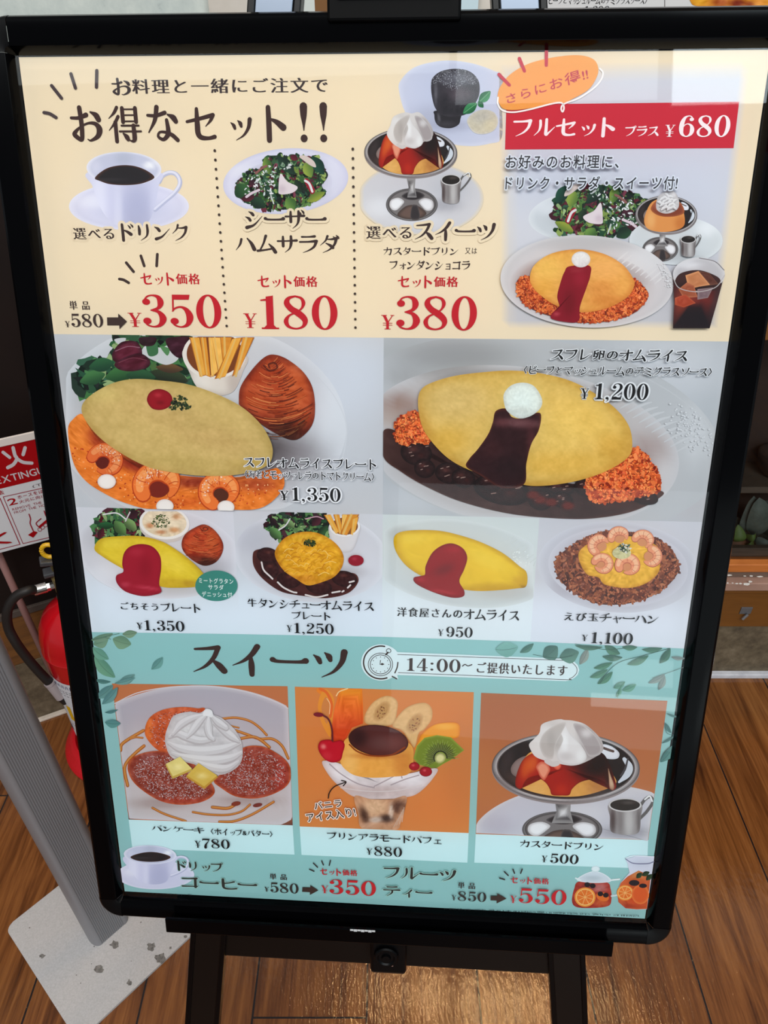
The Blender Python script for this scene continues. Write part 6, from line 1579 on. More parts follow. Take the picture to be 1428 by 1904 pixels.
for (x, y, r, q) in ((890, 225, 50, 36), (985, 335, 54, 36), (1120, 365, 60, 34), (1235, 330, 58, 36), (900, 290, 40, 40)): a.blob(J_(ell(x, y, r, q, 10)), (54, 18, 18), nr=6, edge=((34, 12, 12), .7, .8), noise=[(4, 20)], spots=[(*J_(x, y - q * .4), r * .3 / J_.s, 2.4, (104, 52, 44), .7)])
for sg in ([(862, 255), (872, 290), (900, 318), (912, 330)], [(935, 345), (960, 368), (1000, 388), (1020, 392)], [(1060, 402), (1110, 412), (1160, 402)], [(1180, 392), (1215, 386)], [(1250, 370), (1262, 358)], [(1258, 345), (1278, 340)], [(1225, 388), (1232, 384)]): a.line(J_(sg), 3.0, (226, 216, 214))
a.build('stew_print', g2, 'dark beef stew with dribbles of cream')
a = Art(); eg = [(922, 222), (943, 170), (985, 135), (1050, 118), (1120, 125), (1190, 165), (1229, 220), (1226, 272), (1190, 320), (1130, 346), (1070, 359), (1020, 332), (960, 290)]
a.blob(J_(eg), (226, 166, 30), nr=18, nt=120, edge=((196, 124, 18), .84, .75), noise=[(7, 28, 2.2, -15), (3, 24)], spots=[(*J_(1080, 150), 34, 9, (238, 190, 66), .6), (*J_(1060, 330), 24, 8, (196, 120, 20), .7)])
rg = random.Random(12)
for k in range(60):
    t = k * 2.4; r = .84 * math.sqrt((k + .5) / 60); x, y = 1076 + 140 * r * math.cos(t), 235 + 105 * r * math.sin(t); q = rg.uniform(8, 26); an = rg.uniform(-.7, .5)
    a.line(J_([(x - q * math.cos(an), y - q * math.sin(an) + 4), (x + rg.uniform(-5, 5), y - rg.uniform(2, 8)), (x + q * math.cos(an), y + q * math.sin(an) + 3)]), rg.uniform(.8, 1.8), [(238, 186, 64), (200, 132, 20), (244, 206, 104), (212, 148, 24)][k % 4])
a.speckle(J_(ell(1080, 169, 26, 15)), 80, (.5, 1.5), [(40, 60, 28), (24, 40, 20), (62, 80, 36)], aspect=2, jit=8); a.build('fluffy_egg_print', g2, 'fluffy scrambled egg dome')
a = Art(); a.blob(J_(ell(1287, 247, 35, 25)), (146, 20, 40), nr=4, spots=[(*J_(1280, 240), 5, 3, (180, 60, 80), .7)]); a.build('ketchup_print', g2, 'dot of ketchup')
CLIP[0] = None; words(J_, '牛タンシチューオムライス', 800, 416, 1368, 460, BK, 'mincho_bold', name='caption', bold=.6); words(J_, 'プレート', 998, 475, 1172, 513, BK, 'mincho_bold', name='caption', bold=.6)
price(J_, (975, 538, 1000, 568), (1010, 527, 1187, 574), '1,250', BK)

level()
g3 = photo('dish_picture', u0, v_mid, u_c, v_teal - .008, (206, 213, 214), 'picture of a plain yellow omelette with red sauce', 20, 16, grad=[(850, 1050, 845, 1135, (222, 230, 236))])
a = Art(); a.blob(K_(clip(ell(360, 225, 400, 185, 8, 90), 32, 24, 672)), (200, 206, 208), nr=12, smooth=False, edge=[((214, 220, 222), .94, .8)], spots=[(*K_(100, 100), 20, 16, (176, 178, 178), .7), (*K_(560, 350), 60, 14, (186, 184, 182), .7), (*K_(620, 240), 20, 14, (222, 226, 228), .8)])
for k in range(9):
    x, y = K_(560 + k * 14, 130 + k * 13); a.line([(x, y), (x + 12, y - 9)], 2.0, (226, 232, 232), alpha=.7)
for k in range(40):
    x, y = K_(600 + rr_.uniform(-20, 60), 220 + rr_.uniform(-50, 40)); a.blob(ell(x, y, 1.4, 1.1, 0, 6), (228, 234, 234), nr=1, smooth=False)
a.build('dinner_plate_print', g3, 'white oval plate with an embossed rim')
egg_roll(K_, g3, [(74, 120), (98, 92), (170, 82), (270, 85), (360, 105), (450, 135), (540, 180), (610, 235), (643, 265), (641, 322), (600, 332), (520, 340), (440, 343), (370, 336), (290, 312), (200, 282), (128, 235), (84, 175)], (230, 192, 40), [(*K_(470, 210), 40, 14, (238, 206, 62), .8, 25), (*K_(160, 120), 26, 10, (236, 202, 60), .8), (*K_(500, 325), 50, 8, (196, 150, 24), .7), (*K_(610, 300), 14, 10, (200, 152, 24), .8), (*K_(630, 325), 6, 3, (120, 80, 20), .8)])
sauce(K_, g3, [(210, 237), (238, 180), (280, 148), (325, 139), (370, 160), (389, 200), (376, 250), (355, 300), (376, 342), (370, 367), (320, 371), (240, 347), (170, 312), (161, 285), (205, 275)], (146, 12, 22), [(*K_(330, 165), 16, 6, (170, 30, 40), .7), (*K_(290, 250), 20, 10, (116, 6, 16), .8, -20), (*K_(280, 345), 30, 3, (186, 50, 56), .7, 8), (*K_(190, 295), 9, 4, (180, 40, 50), .7)])
CLIP[0] = None; words(K_, '洋食屋さんのオムライス', 88, 410, 612, 457, BK, 'mincho_bold', name='caption', bold=.6); price(K_, (262, 507, 288, 535), (298, 495, 412, 540), '950', BK)

level()
g4 = photo('dish_picture', u_c, v_mid, E1, v_teal - .008, (200, 200, 208), 'picture of shrimp and egg fried rice', 20, 16, grad=[(1150, 1070, 1145, 1150, (218, 222, 232))])
a = Art(); a.blob(K_(clip(ell(1035, 240, 345, 195, 4, 90), 690, 40, 1400)), (194, 194, 204), nr=12, smooth=False, edge=[((206, 207, 216), .93, .8)], spots=[(*K_(800, 330), 30, 20, (176, 172, 182), .7), (*K_(1260, 380), 60, 16, (200, 200, 208), .7)])
a.blob(K_(ell(1035, 240, 300, 168, 4)), (184, 182, 192), nr=5, edge=((204, 204, 214), .94, .9)); a.build('dinner_plate_print', g4, 'round white plate with a ridged rim')
rice(K_, g4, [(768, 262), (774, 200), (850, 140), (950, 92), (1050, 85), (1200, 118), (1280, 190), (1292, 260), (1232, 332), (1120, 388), (980, 402), (880, 372), (800, 312)], 1700, (4.2, 7.5), [(130, 66, 40), (150, 82, 50), (104, 48, 30), (84, 38, 26), (166, 98, 62), (118, 56, 36)], (78, 34, 24), 'brown fried rice')
a = Art(); a.blob(K_([(866, 205), (880, 160), (960, 120), (1100, 110), (1200, 150), (1212, 200), (1208, 262), (1150, 312), (1072, 330), (980, 316), (950, 285), (900, 270)]), (230, 178, 52), nr=14, nt=112, edge=((200, 136, 28), .86, .7), noise=[(6, 26), (2.5, 22)]); a.build('egg_print', g4, 'yellow scrambled egg')
for (x, y, r, a0, a1) in ((960, 150, 56, 120, 330), (1040, 115, 52, 170, 370), (1140, 130, 52, 200, 420), (1170, 195, 54, -80, 130), (965, 228, 50, -160, 150), (1075, 235, 56, -200, 110)): shrimp_ring(K_, g4, x, y, r, a0, a1, (228, 150, 112), (206, 140, 96), 0)
a = Art(); a.blob(K_(ell(1050, 180, 40, 26)), (196, 196, 150), nr=4, noise=[(3, 40)]); a.speckle(K_(ell(1060, 160, 30, 20)), 60, (.6, 1.7), [(30, 60, 44), (22, 44, 36), (60, 90, 64), (214, 218, 210)], aspect=2, jit=8); a.build('parsley_print', g4, 'sauce with dark green herbs')
CLIP[0] = None; words(K_, 'えび玉チャーハン', 803, 432, 1207, 474, BK, 'mincho_bold', name='caption', bold=.6); price(K_, (878, 530, 905, 557), (918, 518, 1098, 566), '1,100', BK)
# ================================================================ teal sweets section
level(4e-4)
a = Art(); tu, tv = POSTER.uv([150, 440, 713, 1000, 1290], [1174.6, 1179, 1184.3, 1193.6, 1206.6]); tu[0], tu[-1] = E0, E1
a._add(list(tu) + [E1, E0], list(tv) + [.0006, .0006], (146, 194, 194), [(0, 1, 2, 3, 4, 5, 6)], uv=True)
CLIP[0] = (E0, .0006, E1, vat(1180, 1201.5))
for (x, y, rx, ry, k) in ((1120, 1235, 170, 70, .5), (850, 1255, 60, 50, .35), (905, 1330, 40, 90, .5), (1225, 1400, 60, 160, .4), (215, 1480, 40, 110, .35), (190, 1280, 60, 70, .25), (1060, 1600, 120, 40, .3), (400, 1610, 30, 30, -.3), (600, 1640, 90, 30, .2), (330, 1640, 60, 30, -.2), (950, 1260, 80, 40, .3), (720, 1640, 120, 50, .15)):
    c = (176, 218, 214) if k > 0 else (112, 168, 158)
    a.blob(ell(x, y, rx, ry), c, nr=6, soft=0.72, alpha=abs(k), under=(146, 194, 194))
a.build('sweets_panel', poster, 'teal lower panel of the poster with watercolour blooms')
level(6e-4)
SAGE, DSAGE = (96, 140, 118), (76, 112, 104)
for Z, nm, lst in ((L_, 'leaf_spray', [((150, 100), (150, 70), (235, 95), 62, (126, 158, 128), (98, 132, 108)), ((0, 0), (60, 95), (128, 70), 54, (122, 154, 128), (96, 136, 112)), ((0, 0), (195, 48), (262, 40), 36, (126, 152, 124), (104, 132, 108)), ((0, 0), (50, 75), (150, 45), 34, (120, 150, 126), (96, 130, 108)), ((0, 0), (65, 150), (160, 250), 56, (112, 160, 132), (90, 138, 118)), ((0, 0), (55, 110), (130, 165), 46, (112, 162, 140), (96, 146, 128)), ((0, 0), (66, 260), (140, 270), 20, (84, 130, 124), (70, 112, 110)), ((0, 0), (176, 276), (252, 236), 40, (124, 164, 158), (96, 138, 136)), ((0, 0), (330, 212), (382, 155), 38, (110, 158, 152), (88, 132, 130)), ((0, 0), (75, 345), (150, 285), 46, (104, 150, 146), (80, 124, 124))]),
                   (M_, 'leaf_spray', [((0, 0), (708, 72), (762, 36), 26, (92, 134, 122), (66, 104, 98)), ((0, 0), (802, 92), (858, 48), 62, (92, 130, 120), (70, 104, 98)), ((0, 0), (868, 92), (944, 70), 60, (102, 142, 128), (78, 112, 104)), ((0, 0), (948, 120), (980, 56), 30, (148, 158, 150), (120, 130, 126)), ((0, 0), (930, 44), (1040, 50), 20, (86, 124, 108), (70, 100, 92)), ((0, 0), (1050, 45), (1110, 78), 34, (90, 134, 112), (66, 104, 92)), ((0, 0), (1120, 50), (1180, 50), 22, (90, 134, 112), (70, 106, 94)), ((0, 0), (1005, 135), (1080, 112), 24, (92, 140, 118), (70, 110, 96)), ((0, 0), (1020, 198), (1080, 150), 28, (92, 140, 116), (70, 112, 98)), ((0, 0), (990, 172), (1060, 140), 26, (100, 146, 124), (76, 116, 102)), ((0, 0), (1040, 88), (1120, 92), 26, (84, 124, 108), (64, 98, 90)), ((0, 0), (1140, 120), (1225, 84), 28, (92, 136, 116), (68, 106, 94)), ((0, 0), (1270, 115), (1312, 55), 30, (82, 124, 108), (62, 98, 88)), ((0, 0), (1200, 60), (1280, 55), 22, (88, 130, 112), (68, 104, 92)), ((0, 0), (1095, 250), (1115, 215), 16, (120, 172, 150), (96, 146, 126)), ((0, 0), (1120, 225), (1175, 200), 26, (112, 164, 144), (88, 138, 120)), ((0, 0), (1085, 215), (1130, 190), 26, (112, 160, 142), (90, 136, 122)), ((0, 0), (1225, 195), (1290, 160), 22, (136, 150, 146), (112, 128, 126)), ((0, 0), (1265, 222), (1290, 165), 24, (140, 152, 148), (112, 128, 126)), ((0, 0), (1318, 90), (1372, 95), 16, (140, 152, 150), (112, 130, 128)), ((0, 0), (610, 60), (700, 50), 60, (116, 166, 158), (128, 178, 170))]),
                   (P_, 'leaf_spray', [((0, 0), (1322, 202), (1395, 225), 16, (96, 140, 138), (84, 126, 126)), ((0, 0), (1310, 265), (1350, 332), 28, (84, 130, 128), (70, 112, 112)), ((0, 0), (1280, 525), (1368, 410), 54, (96, 144, 140), (76, 120, 118)), ((0, 0), (1290, 400), (1372, 350), 12, (90, 134, 132), (80, 120, 120))]),
                   (N_, 'leaf_spray', [((0, 0), (0, 190), (110, 70), 60, (104, 150, 148), (80, 124, 126)), ((0, 0), (20, 320), (130, 330), 60, (92, 146, 142), (84, 132, 132)), ((0, 0), (90, 40), (232, 0), 40, (110, 156, 152), (86, 128, 128)), ((0, 0), (20, 250), (110, 230), 24, (84, 132, 132), (76, 118, 120))])):
    a = Art()
    for _, p0, p1, w, c, c2 in lst: leaf(a, Z, p0, p1, w, c, vein=tuple(int(v * .78) for v in c), c2=c2, curl=.06)
    if Z is L_:
        a.line(Z([(45, 75), (110, 60), (180, 45)]), 1.0, (84, 116, 100)); a.line(Z([(110, 62), (140, 72)]), .9, (90, 120, 104))
    if Z is M_:
        a.line(Z([(760, 80), (850, 95), (920, 85)]), 1.0, (70, 104, 96)); a.line(Z([(1310, 55), (1200, 85), (1110, 110), (1060, 150), (1030, 195)]), 1.1, (64, 98, 88)); a.line(Z([(930, 38), (1050, 60), (1130, 55)]), 1.0, (70, 104, 92)); a.line(Z([(1130, 190), (1110, 215), (1100, 255)]), .9, (80, 130, 112)); a.line(Z([(1370, 130), (1300, 155), (1240, 175)]), .9, (116, 130, 128))
    if Z is P_: a.line(Z([(1372, 348), (1320, 330), (1310, 265)]), .9, (70, 112, 112)); a.line(Z([(1290, 400), (1330, 370), (1372, 350)]), .9, (70, 112, 112))
    a.build(nm, poster, 'spray of painted eucalyptus leaves')
level(9e-4)
a = Art(); text(a, 'スイーツ', 360, 1254.5, 647, 1193.5, (62, 40, 36), 'mincho', pitch=1.06); a.build('headline', poster, 'dark brown section heading in the teal panel')
a = Art(); PILL = (220, 234, 238)
a.poly(M_([(205, 70), (890, 97), (910, 101), (927, 110), (940, 123), (946, 142), (940, 161), (927, 174), (910, 183), (890, 187), (205, 162)]), PILL)
a.blob(M_(ell(148, 112, 80, 73)), PILL, nr=2); a.poly(M_([(185, 155), (218, 180), (210, 150)]), PILL)
pill = a.build('time_banner', poster, 'white banner with a stopwatch drawing')
a = Art(); a.line(M_([(215, 80), (500, 90), (880, 104), (905, 107), (922, 117), (934, 131), (937, 143), (934, 156), (921, 170), (905, 178), (880, 181), (500, 164), (218, 153)]), 1.1, (70, 52, 48)); a.build('banner_outline', pill)
a = Art(); a.line(M_(ell(148, 112, 70, 66, 0, 22, -78, -290)), 2.6, (62, 44, 40)); a.line(M_([(216, 112), (213, 132), (204, 154)]), 2.4, (62, 44, 40)); a.line(M_([(193, 168), (211, 178)]), 2.2, (62, 44, 40), n=1)
for r in (49, 41): a.line(M_(ell(146, 120, r, r * .93, 0, 33, 0, 359)), 1.2, (62, 50, 48))
a.line(M_([(168, 80), (176, 72)]), 3.0, (62, 50, 48), n=1); a.line(M_(ell(179, 65, 9, 8, 0, 17, 0, 359)), 1.1, (62, 50, 48))
for k in range(12): x, y = M_(146 + 33 * math.cos(k * math.pi / 6), 120 + 30 * math.sin(k * math.pi / 6)); a.blob(ell(x, y, .9, .9, 0, 6), (62, 50, 48), nr=1, smooth=False)
a.line(M_([(146, 104), (144, 120), (160, 119)]), 1.3, (62, 50, 48), n=1); a.blob(M_(ell(153, 119, 6, 4)), (62, 50, 48), nr=1); a.build('stopwatch_drawing', pill, 'line drawing of a stopwatch')
words(M_, '14:00', 252, 93, 468, 146, parent=pill); a = Art(); a.line(M_([(476, 127), (486, 120), (498, 126), (514, 121)]), 1.8, INKB); a.build('wave_dash', pill)
words(M_, 'ご提供いたします', 533, 111, 898, 154, style='mincho_bold', parent=pill)
AQ = (204, 234, 238)
P_OR = (196, 116, 70)


def sweet(photo_q, cap_q, base, label, **kw):
    level(6e-4)
    a = Art(); a.quad(cap_q, AQ, 1, 1); cap = a.build('caption_panel', poster)
    a = Art(); a.quad(photo_q, base, 20, 20, **kw); o = a.build('dish_picture', poster, label); uu, vv = POSTER.uv([q[0] for q in photo_q], [q[1] for q in photo_q]); CLIP[0] = ((uu[0] + uu[3]) / 2, (vv[0] + vv[1]) / 2, (uu[1] + uu[2]) / 2, (vv[2] + vv[3]) / 2); return o


# ---- pancakes
pk = sweet([(208.2, 1271), (534.7, 1276), (544.2, 1534.7), (239.2, 1523.8)], [(239.2, 1523.8), (544.2, 1534.7), (547.6, 1589), (246, 1577)], (194, 114, 70), 'picture of pancakes with whipped cream and butter', spots=[(540, 1530, 20, 10, (84, 50, 50), 1), (240, 1520, 14, 8, (70, 40, 44), 1)])
Nc = lambda o: [(min(max(x, 72 + (y - 42) * .1235 + 2), 1330 + (y - 62) * .0375 - 2), min(y, 1018 + (x - 190) * .0357 - 2)) for x, y in o]
a = Art(); a.blob(N_(Nc(ell(690, 620, 940, 565, 0, 120))), (178, 170, 180), nr=14, smooth=False, edge=[((206, 198, 204), .985, .9)], grad=[(*N_(700, 150), *N_(700, 900), (200, 190, 192))], spots=[(*N_(700, 560), 120, 70, (196, 186, 188), .8), (*N_(420, 900), 60, 12, (160, 140, 136), .7), (*N_(1050, 880), 60, 10, (160, 138, 134), .7), (*N_(250, 600), 20, 60, (206, 198, 200), .7)])
a.line(N_([(90, 185), (250, 110), (450, 72), (640, 60), (840, 68), (1050, 105), (1250, 175), (1332, 220)]), 1.8, (212, 204, 208)); a.build('dinner_plate_print', pk, 'large white plate')
a = Art(); SY = (190, 116, 54)
for sg, w in (([(132, 522), (140, 480), (200, 435), (296, 380)], 24), ([(200, 440), (240, 428), (290, 432)], 14), ([(300, 490), (240, 540), (182, 600), (160, 660), (182, 775)], 24), ([(860, 295), (960, 288), (1060, 312), (1130, 360), (1180, 412)], 18), ([(960, 380), (1050, 412), (1130, 440), (1220, 440), (1290, 490), (1335, 580)], 20), ([(980, 440), (1080, 425), (1140, 450), (1200, 500)], 22), ([(900, 340), (980, 360)], 12), ([(360, 935), (450, 980), (600, 1030)], 16), ([(650, 965), (760, 982), (900, 985), (1000, 960), (1060, 912)], 16), ([(790, 930), (900, 938), (965, 905)], 22), ([(840, 1035), (950, 1030), (1080, 980), (1230, 892)], 18)):
    a.line(N_(sg), w / N_.s, (166, 92, 40)); a.line(N_([(x, y - 2) for x, y in sg]), w * .5 / N_.s, (206, 136, 66))
a.blob(N_(ell(960, 905, 34, 16, -10)), (130, 54, 40), nr=3); a.blob(N_(ell(1115, 915, 34, 14, -10)), (120, 50, 44), nr=3); a.build('syrup_print', pk, 'dribbled amber syrup')


def pancake(o, c, label, dust, spots=()):
    a = Art(); a.blob(N_(o), c, nr=14, nt=112, edge=((206, 96, 46), .93, .7), noise=[(8, 26), (3, 22)], spots=list(spots))
    cx = sum(p[0] for p in o) / len(o); cy = sum(p[1] for p in o) / len(o); q = [(cx + (x - cx) * .86, cy + (y - cy) * .84) for x, y in o]
    a.speckle(N_(q), dust * 2, (.3, .95), [(186, 160, 160), (208, 192, 194), (172, 112, 102), (104, 38, 34), (196, 172, 174), (140, 54, 44), (120, 44, 38), (178, 150, 152)], aspect=2.0, jit=12, k=5, rot=(15, 35))
    a.build('pancake_print', pk, label)


pancake([(305, 382), (338, 290), (430, 232), (560, 211), (680, 220), (742, 242), (700, 500), (500, 560), (400, 520), (330, 452)], (200, 88, 46), 'browned pancake at the back', 260, [(*N_(330, 370), 8, 30, (226, 120, 50), .8)])
pancake([(182, 640), (220, 572), (330, 532), (460, 530), (600, 580), (720, 680), (802, 790), (790, 850), (700, 896), (560, 912), (420, 886), (290, 810), (210, 730)], (146, 62, 48), 'sugar-dusted pancake on the left', 1000, [(*N_(340, 580), 20, 12, (150, 96, 100), .5), (*N_(560, 880), 50, 6, (190, 76, 56), .7)])
pancake([(820, 720), (900, 640), (1000, 510), (1130, 490), (1250, 540), (1338, 620), (1353, 720), (1310, 790), (1200, 846), (1080, 868), (950, 850), (850, 790), (802, 750)], (152, 62, 48), 'sugar-dusted pancake on the right', 800, [(*N_(1280, 700), 12, 30, (176, 56, 46), .7)])
cr = [(450, 440), (480, 330), (520, 270), (620, 245), (700, 252), (740, 232), (785, 240), (800, 265), (860, 290), (950, 370), (1000, 460), (1006, 570), (970, 642), (880, 692), (800, 690), (720, 640), (640, 602), (540, 592), (480, 550)]
a = Art(); a.blob(N_(cr), (206, 202, 204), nr=18, nt=128, edge=((184, 176, 178), .86, .6), noise=[(11, 20, 2.2, 25), (4, 10)], spots=[(*N_(560, 400), 20, 30, (222, 220, 220), .7), (*N_(880, 600), 30, 14, (184, 176, 178), .7), (*N_(720, 470), 40, 10, (190, 184, 186), .6), (*N_(760, 260), 10, 8, (232, 232, 234), .9)])
CLO, CMD, CHI = (184, 177, 179), (206, 202, 204), (220, 217, 219)
ridges(a, N_, [[(470, 470, 10), (560, 505, 60), (700, 525, 80), (860, 510, 70), (990, 470, 20)], [(495, 545, 10), (620, 575, 60), (780, 592, 76), (920, 575, 60), (1000, 540, 20)], [(650, 600, 10), (780, 640, 60), (890, 650, 56), (980, 605, 14)],
              [(480, 430, 12), (540, 400, 50), (600, 420, 60), (700, 450, 56), (800, 440, 30)], [(800, 330, 12), (870, 370, 60), (930, 420, 60), (980, 460, 16)], [(740, 272, 14), (650, 288, 46), (560, 335, 60), (505, 410, 20)], [(745, 275, 14), (690, 320, 56), (645, 380, 50), (610, 430, 14)], [(765, 280, 14), (760, 340, 60), (770, 410, 50), (800, 450, 14)], [(780, 275, 14), (835, 320, 56), (890, 360, 40)]], 60, CLO, CMD, CHI)
a.line(N_([(735, 262), (748, 240), (775, 246), (780, 270)]), 30 / N_.s, (228, 227, 228)); a.blob(N_(ell(755, 256, 30, 20)), (232, 231, 233), nr=3)
a.build('whipped_cream_print', pk, 'piped swirl of whipped cream')
for o, c, s_ in (([(600, 708), (690, 610), (832, 708), (733, 796)], (214, 182, 84), (196, 150, 60)), ([(453, 622), (560, 565), (650, 660), (505, 722)], (228, 212, 132), (200, 170, 80))):
    cx = sum(p[0] for p in o) / 4; cy = sum(p[1] for p in o) / 4
    a = Art(); a.poly(N_([(x, y + 4) for x, y in o]), s_); a.quad(N_([(x + (cx - x) * .06, y + (cy - y) * .1 - 6) for x, y in (o[0], o[1], o[2], o[3])]), c, 6, 6, noise=[(6, 10)], spots=[(*N_(cx, cy), 10, 6, (244, 232, 170), .6)]); a.build('butter_print', pk, 'pat of yellow butter')
CLIP[0] = None; words(N_, 'パンケーキ', 357, 1058, 733, 1103, BK, 'mincho_bold', name='caption', bold=.6); words(N_, '〈ホイップ&バター〉', 780, 1080, 1222, 1128, BK, 'mincho_bold', name='caption', bold=.6); price(N_, (665, 1171, 708, 1220), (722, 1155, 915, 1226), '780', BK)

# ---- parfait
pf = sweet([(548.1, 1276.8), (881, 1287), (871.5, 1549), (557.2, 1536.7)], [(557.2, 1536.7), (871.5, 1549), (869, 1604), (560.6, 1589.6)], (214, 130, 66), 'picture of a pudding parfait with fruit', spots=[(860, 1420, 40, 90, (198, 120, 64), .7), (600, 1500, 40, 40, (210, 132, 72), .6)])
a = Art(); a.line(O_([(238, 90), (300, 140), (340, 170)]), 7, (232, 130, 40)); a.blob(O_([(236, 200), (260, 110), (300, 84), (350, 150), (345, 240), (330, 420), (290, 380), (250, 290)]), (228, 146, 50), nr=5); a.blob(O_([(262, 210), (290, 140), (320, 180), (318, 250), (300, 330), (275, 280)]), (206, 132, 70), nr=4)
a.line(O_([(250, 80), (300, 110), (335, 190), (325, 280)]), 5.0, (224, 106, 40)); a.line(O_([(300, 150), (322, 190), (318, 260)]), 1.4, (244, 200, 150))
a.blob(O_([(330, 420), (338, 330), (350, 240), (380, 130), (400, 78), (553, 78), (560, 200), (560, 330), (480, 360), (420, 470), (350, 460)]), (232, 120, 32), nr=12, smooth=False, grad=[(*O_(450, 90), *O_(420, 460), (214, 70, 30))], noise=[(5, 22, 3, 15), (2, 14)], spots=[(*O_(470, 100), 30, 8, (240, 156, 40), .8)])
a.line(O_([(368, 130), (390, 100), (450, 78)]), 2.0, (244, 210, 150)); a.build('orange_print', pf, 'orange segments with a curl of peel')
for o in ([(574, 320), (580, 250), (640, 170), (730, 130), (800, 160), (806, 230), (770, 335), (640, 345)], [(770, 345), (830, 252), (900, 200), (1000, 180), (1052, 220), (1052, 300), (1000, 370), (960, 400), (930, 500), (890, 450), (840, 380)]):
    a = Art(); a.blob(O_(o), (224, 184, 128), nr=8, edge=((196, 148, 92), .88, .8), noise=[(4, 12)]); cx = sum(p[0] for p in o) / len(o); cy = sum(p[1] for p in o) / len(o)
    a.blob(O_(ell(cx, cy, 50, 90, 35)), (206, 162, 102), nr=4, soft=.5, alpha=.7); a.speckle(O_(ell(cx, cy + 10, 34, 50, 35)), 16, (.6, 1.5), [(120, 70, 44), (150, 96, 60)], aspect=1.5, jit=6); a.build('banana_print', pf, 'slice of banana')
a = Art(); a.blob(O_([(930, 520), (950, 470), (985, 400), (1060, 342), (1150, 322), (1240, 328), (1256, 385), (1230, 432), (1100, 430), (1000, 480)]), (238, 156, 36), nr=7, edge=((222, 122, 24), .84, .8), spots=[(*O_(1150, 350), 20, 6, (244, 184, 74), .8)]); a.build('mango_print', pf, 'orange mango slice')
a = Art(); a.blob(O_([(922, 580), (945, 490), (1000, 432), (1090, 412), (1190, 428), (1285, 520), (1190, 590), (1130, 622), (1080, 655), (960, 625)]), (116, 136, 40), nr=10, nt=96, centre=O_(1115, 575), smooth=False, edge=((150, 168, 64), .90, .8), spots=[(*O_(1115, 575), 8, 8, (226, 222, 160), 1)])
for k in range(26):
    an = math.radians(150 + k * 8.5); 
    for r0, r1, c, w in ((46, 104, (30, 34, 22), 2.2), (52, 130, (164, 180, 90), .8)):
        e = 1.0 if k % 2 else .9; kx = O_(1115 + r0 * math.cos(an), 575 + r0 * math.sin(an)); k1 = O_(1115 + r1 * e * math.cos(an), 575 + r1 * e * math.sin(an)); a.line([kx, k1], w, c, n=1, alpha=.85)
a.blob(O_(ell(1112, 578, 42, 38, -30)), (224, 220, 156), nr=4, soft=.5); a.build('kiwi_print', pf, 'green kiwi slice with black seeds')
a = Art(); a.blob(O_([(270, 598), (400, 620), (480, 690), (700, 712), (880, 690), (1085, 650), (1062, 722), (965, 822), (870, 858), (680, 872), (500, 856), (380, 772), (302, 682)]), (214, 206, 210), nr=12, nt=112, noise=[(9, 16)], spots=[(*O_(420, 680), 26, 14, (232, 228, 232), .8, 30), (*O_(780, 720), 22, 9, (236, 232, 236), .8), (*O_(700, 820), 70, 12, (196, 176, 174), .8), (*O_(930, 720), 22, 12, (232, 228, 232), .7), (*O_(420, 800), 30, 10, (196, 168, 160), .6)], edge=((196, 170, 164), .9, .6))
for sg in ([(320, 620), (400, 690), (520, 760), (640, 790)], [(640, 780), (720, 740), (820, 690), (840, 720)], [(760, 770), (860, 730), (960, 700)]): a.line(O_(sg), 2.2, (184, 170, 176), alpha=.7)
a.line(O_([(400, 790), (600, 815), (800, 810), (980, 770)]), 1.6, (232, 222, 222), alpha=.8)
a.blob(O_([(500, 850), (620, 872), (760, 872), (868, 850), (860, 940), (830, 1040), (790, 1092), (560, 1085), (525, 980)]), (196, 146, 112), nr=10, spots=[(*O_(640, 930), 26, 18, (222, 186, 150), .8), (*O_(570, 990), 8, 18, (70, 46, 38), .9, -20), (*O_(820, 930), 16, 14, (74, 44, 34), .9), (*O_(730, 1010), 14, 8, (50, 34, 32), .9), (*O_(650, 1020), 12, 6, (206, 196, 190), .8), (*O_(760, 960), 4, 14, (226, 206, 190), .9), (*O_(600, 1060), 14, 6, (214, 170, 140), .7), (*O_(840, 1000), 6, 20, (226, 176, 140), .7)], noise=[(4, 20)])
for k in range(4): a.line(O_([(780 + k * 20, 1070 - k * 12), (830 + k * 8, 980 - k * 16)]), 1.6, (232, 200, 176), alpha=.6, n=1)
a.build('parfait_glass_print', pf, 'parfait glass filled with white cream')
a = Art(); a.blob(O_([(398, 612), (418, 512), (450, 432), (670, 400), (890, 470), (922, 590), (886, 690), (760, 712), (600, 717), (480, 692)]), (230, 166, 76), nr=14, nt=112, spots=[(*O_(470, 600), 16, 26, (238, 190, 110), .8), (*O_(850, 620), 20, 30, (206, 130, 50), .8), (*O_(660, 560), 50, 6, (196, 120, 50), .8)], noise=[(6, 8)])
a.blob(O_(ell(670, 452, 216, 110, 7)), (86, 40, 38), nr=10, nt=96, edge=[((62, 22, 18), .9, .8)], spots=[(*O_(520, 430), 18, 18, (48, 22, 24), .9), (*O_(760, 470), 26, 14, (120, 62, 58), .8), (*O_(680, 470), 22, 14, (100, 66, 66), .6)])
a.line(O_([(462, 480), (520, 530), (620, 560), (760, 555), (860, 500)]), 3.0, (150, 66, 26), alpha=.8); a.build('pudding_print', pf, 'custard pudding with dark caramel top')
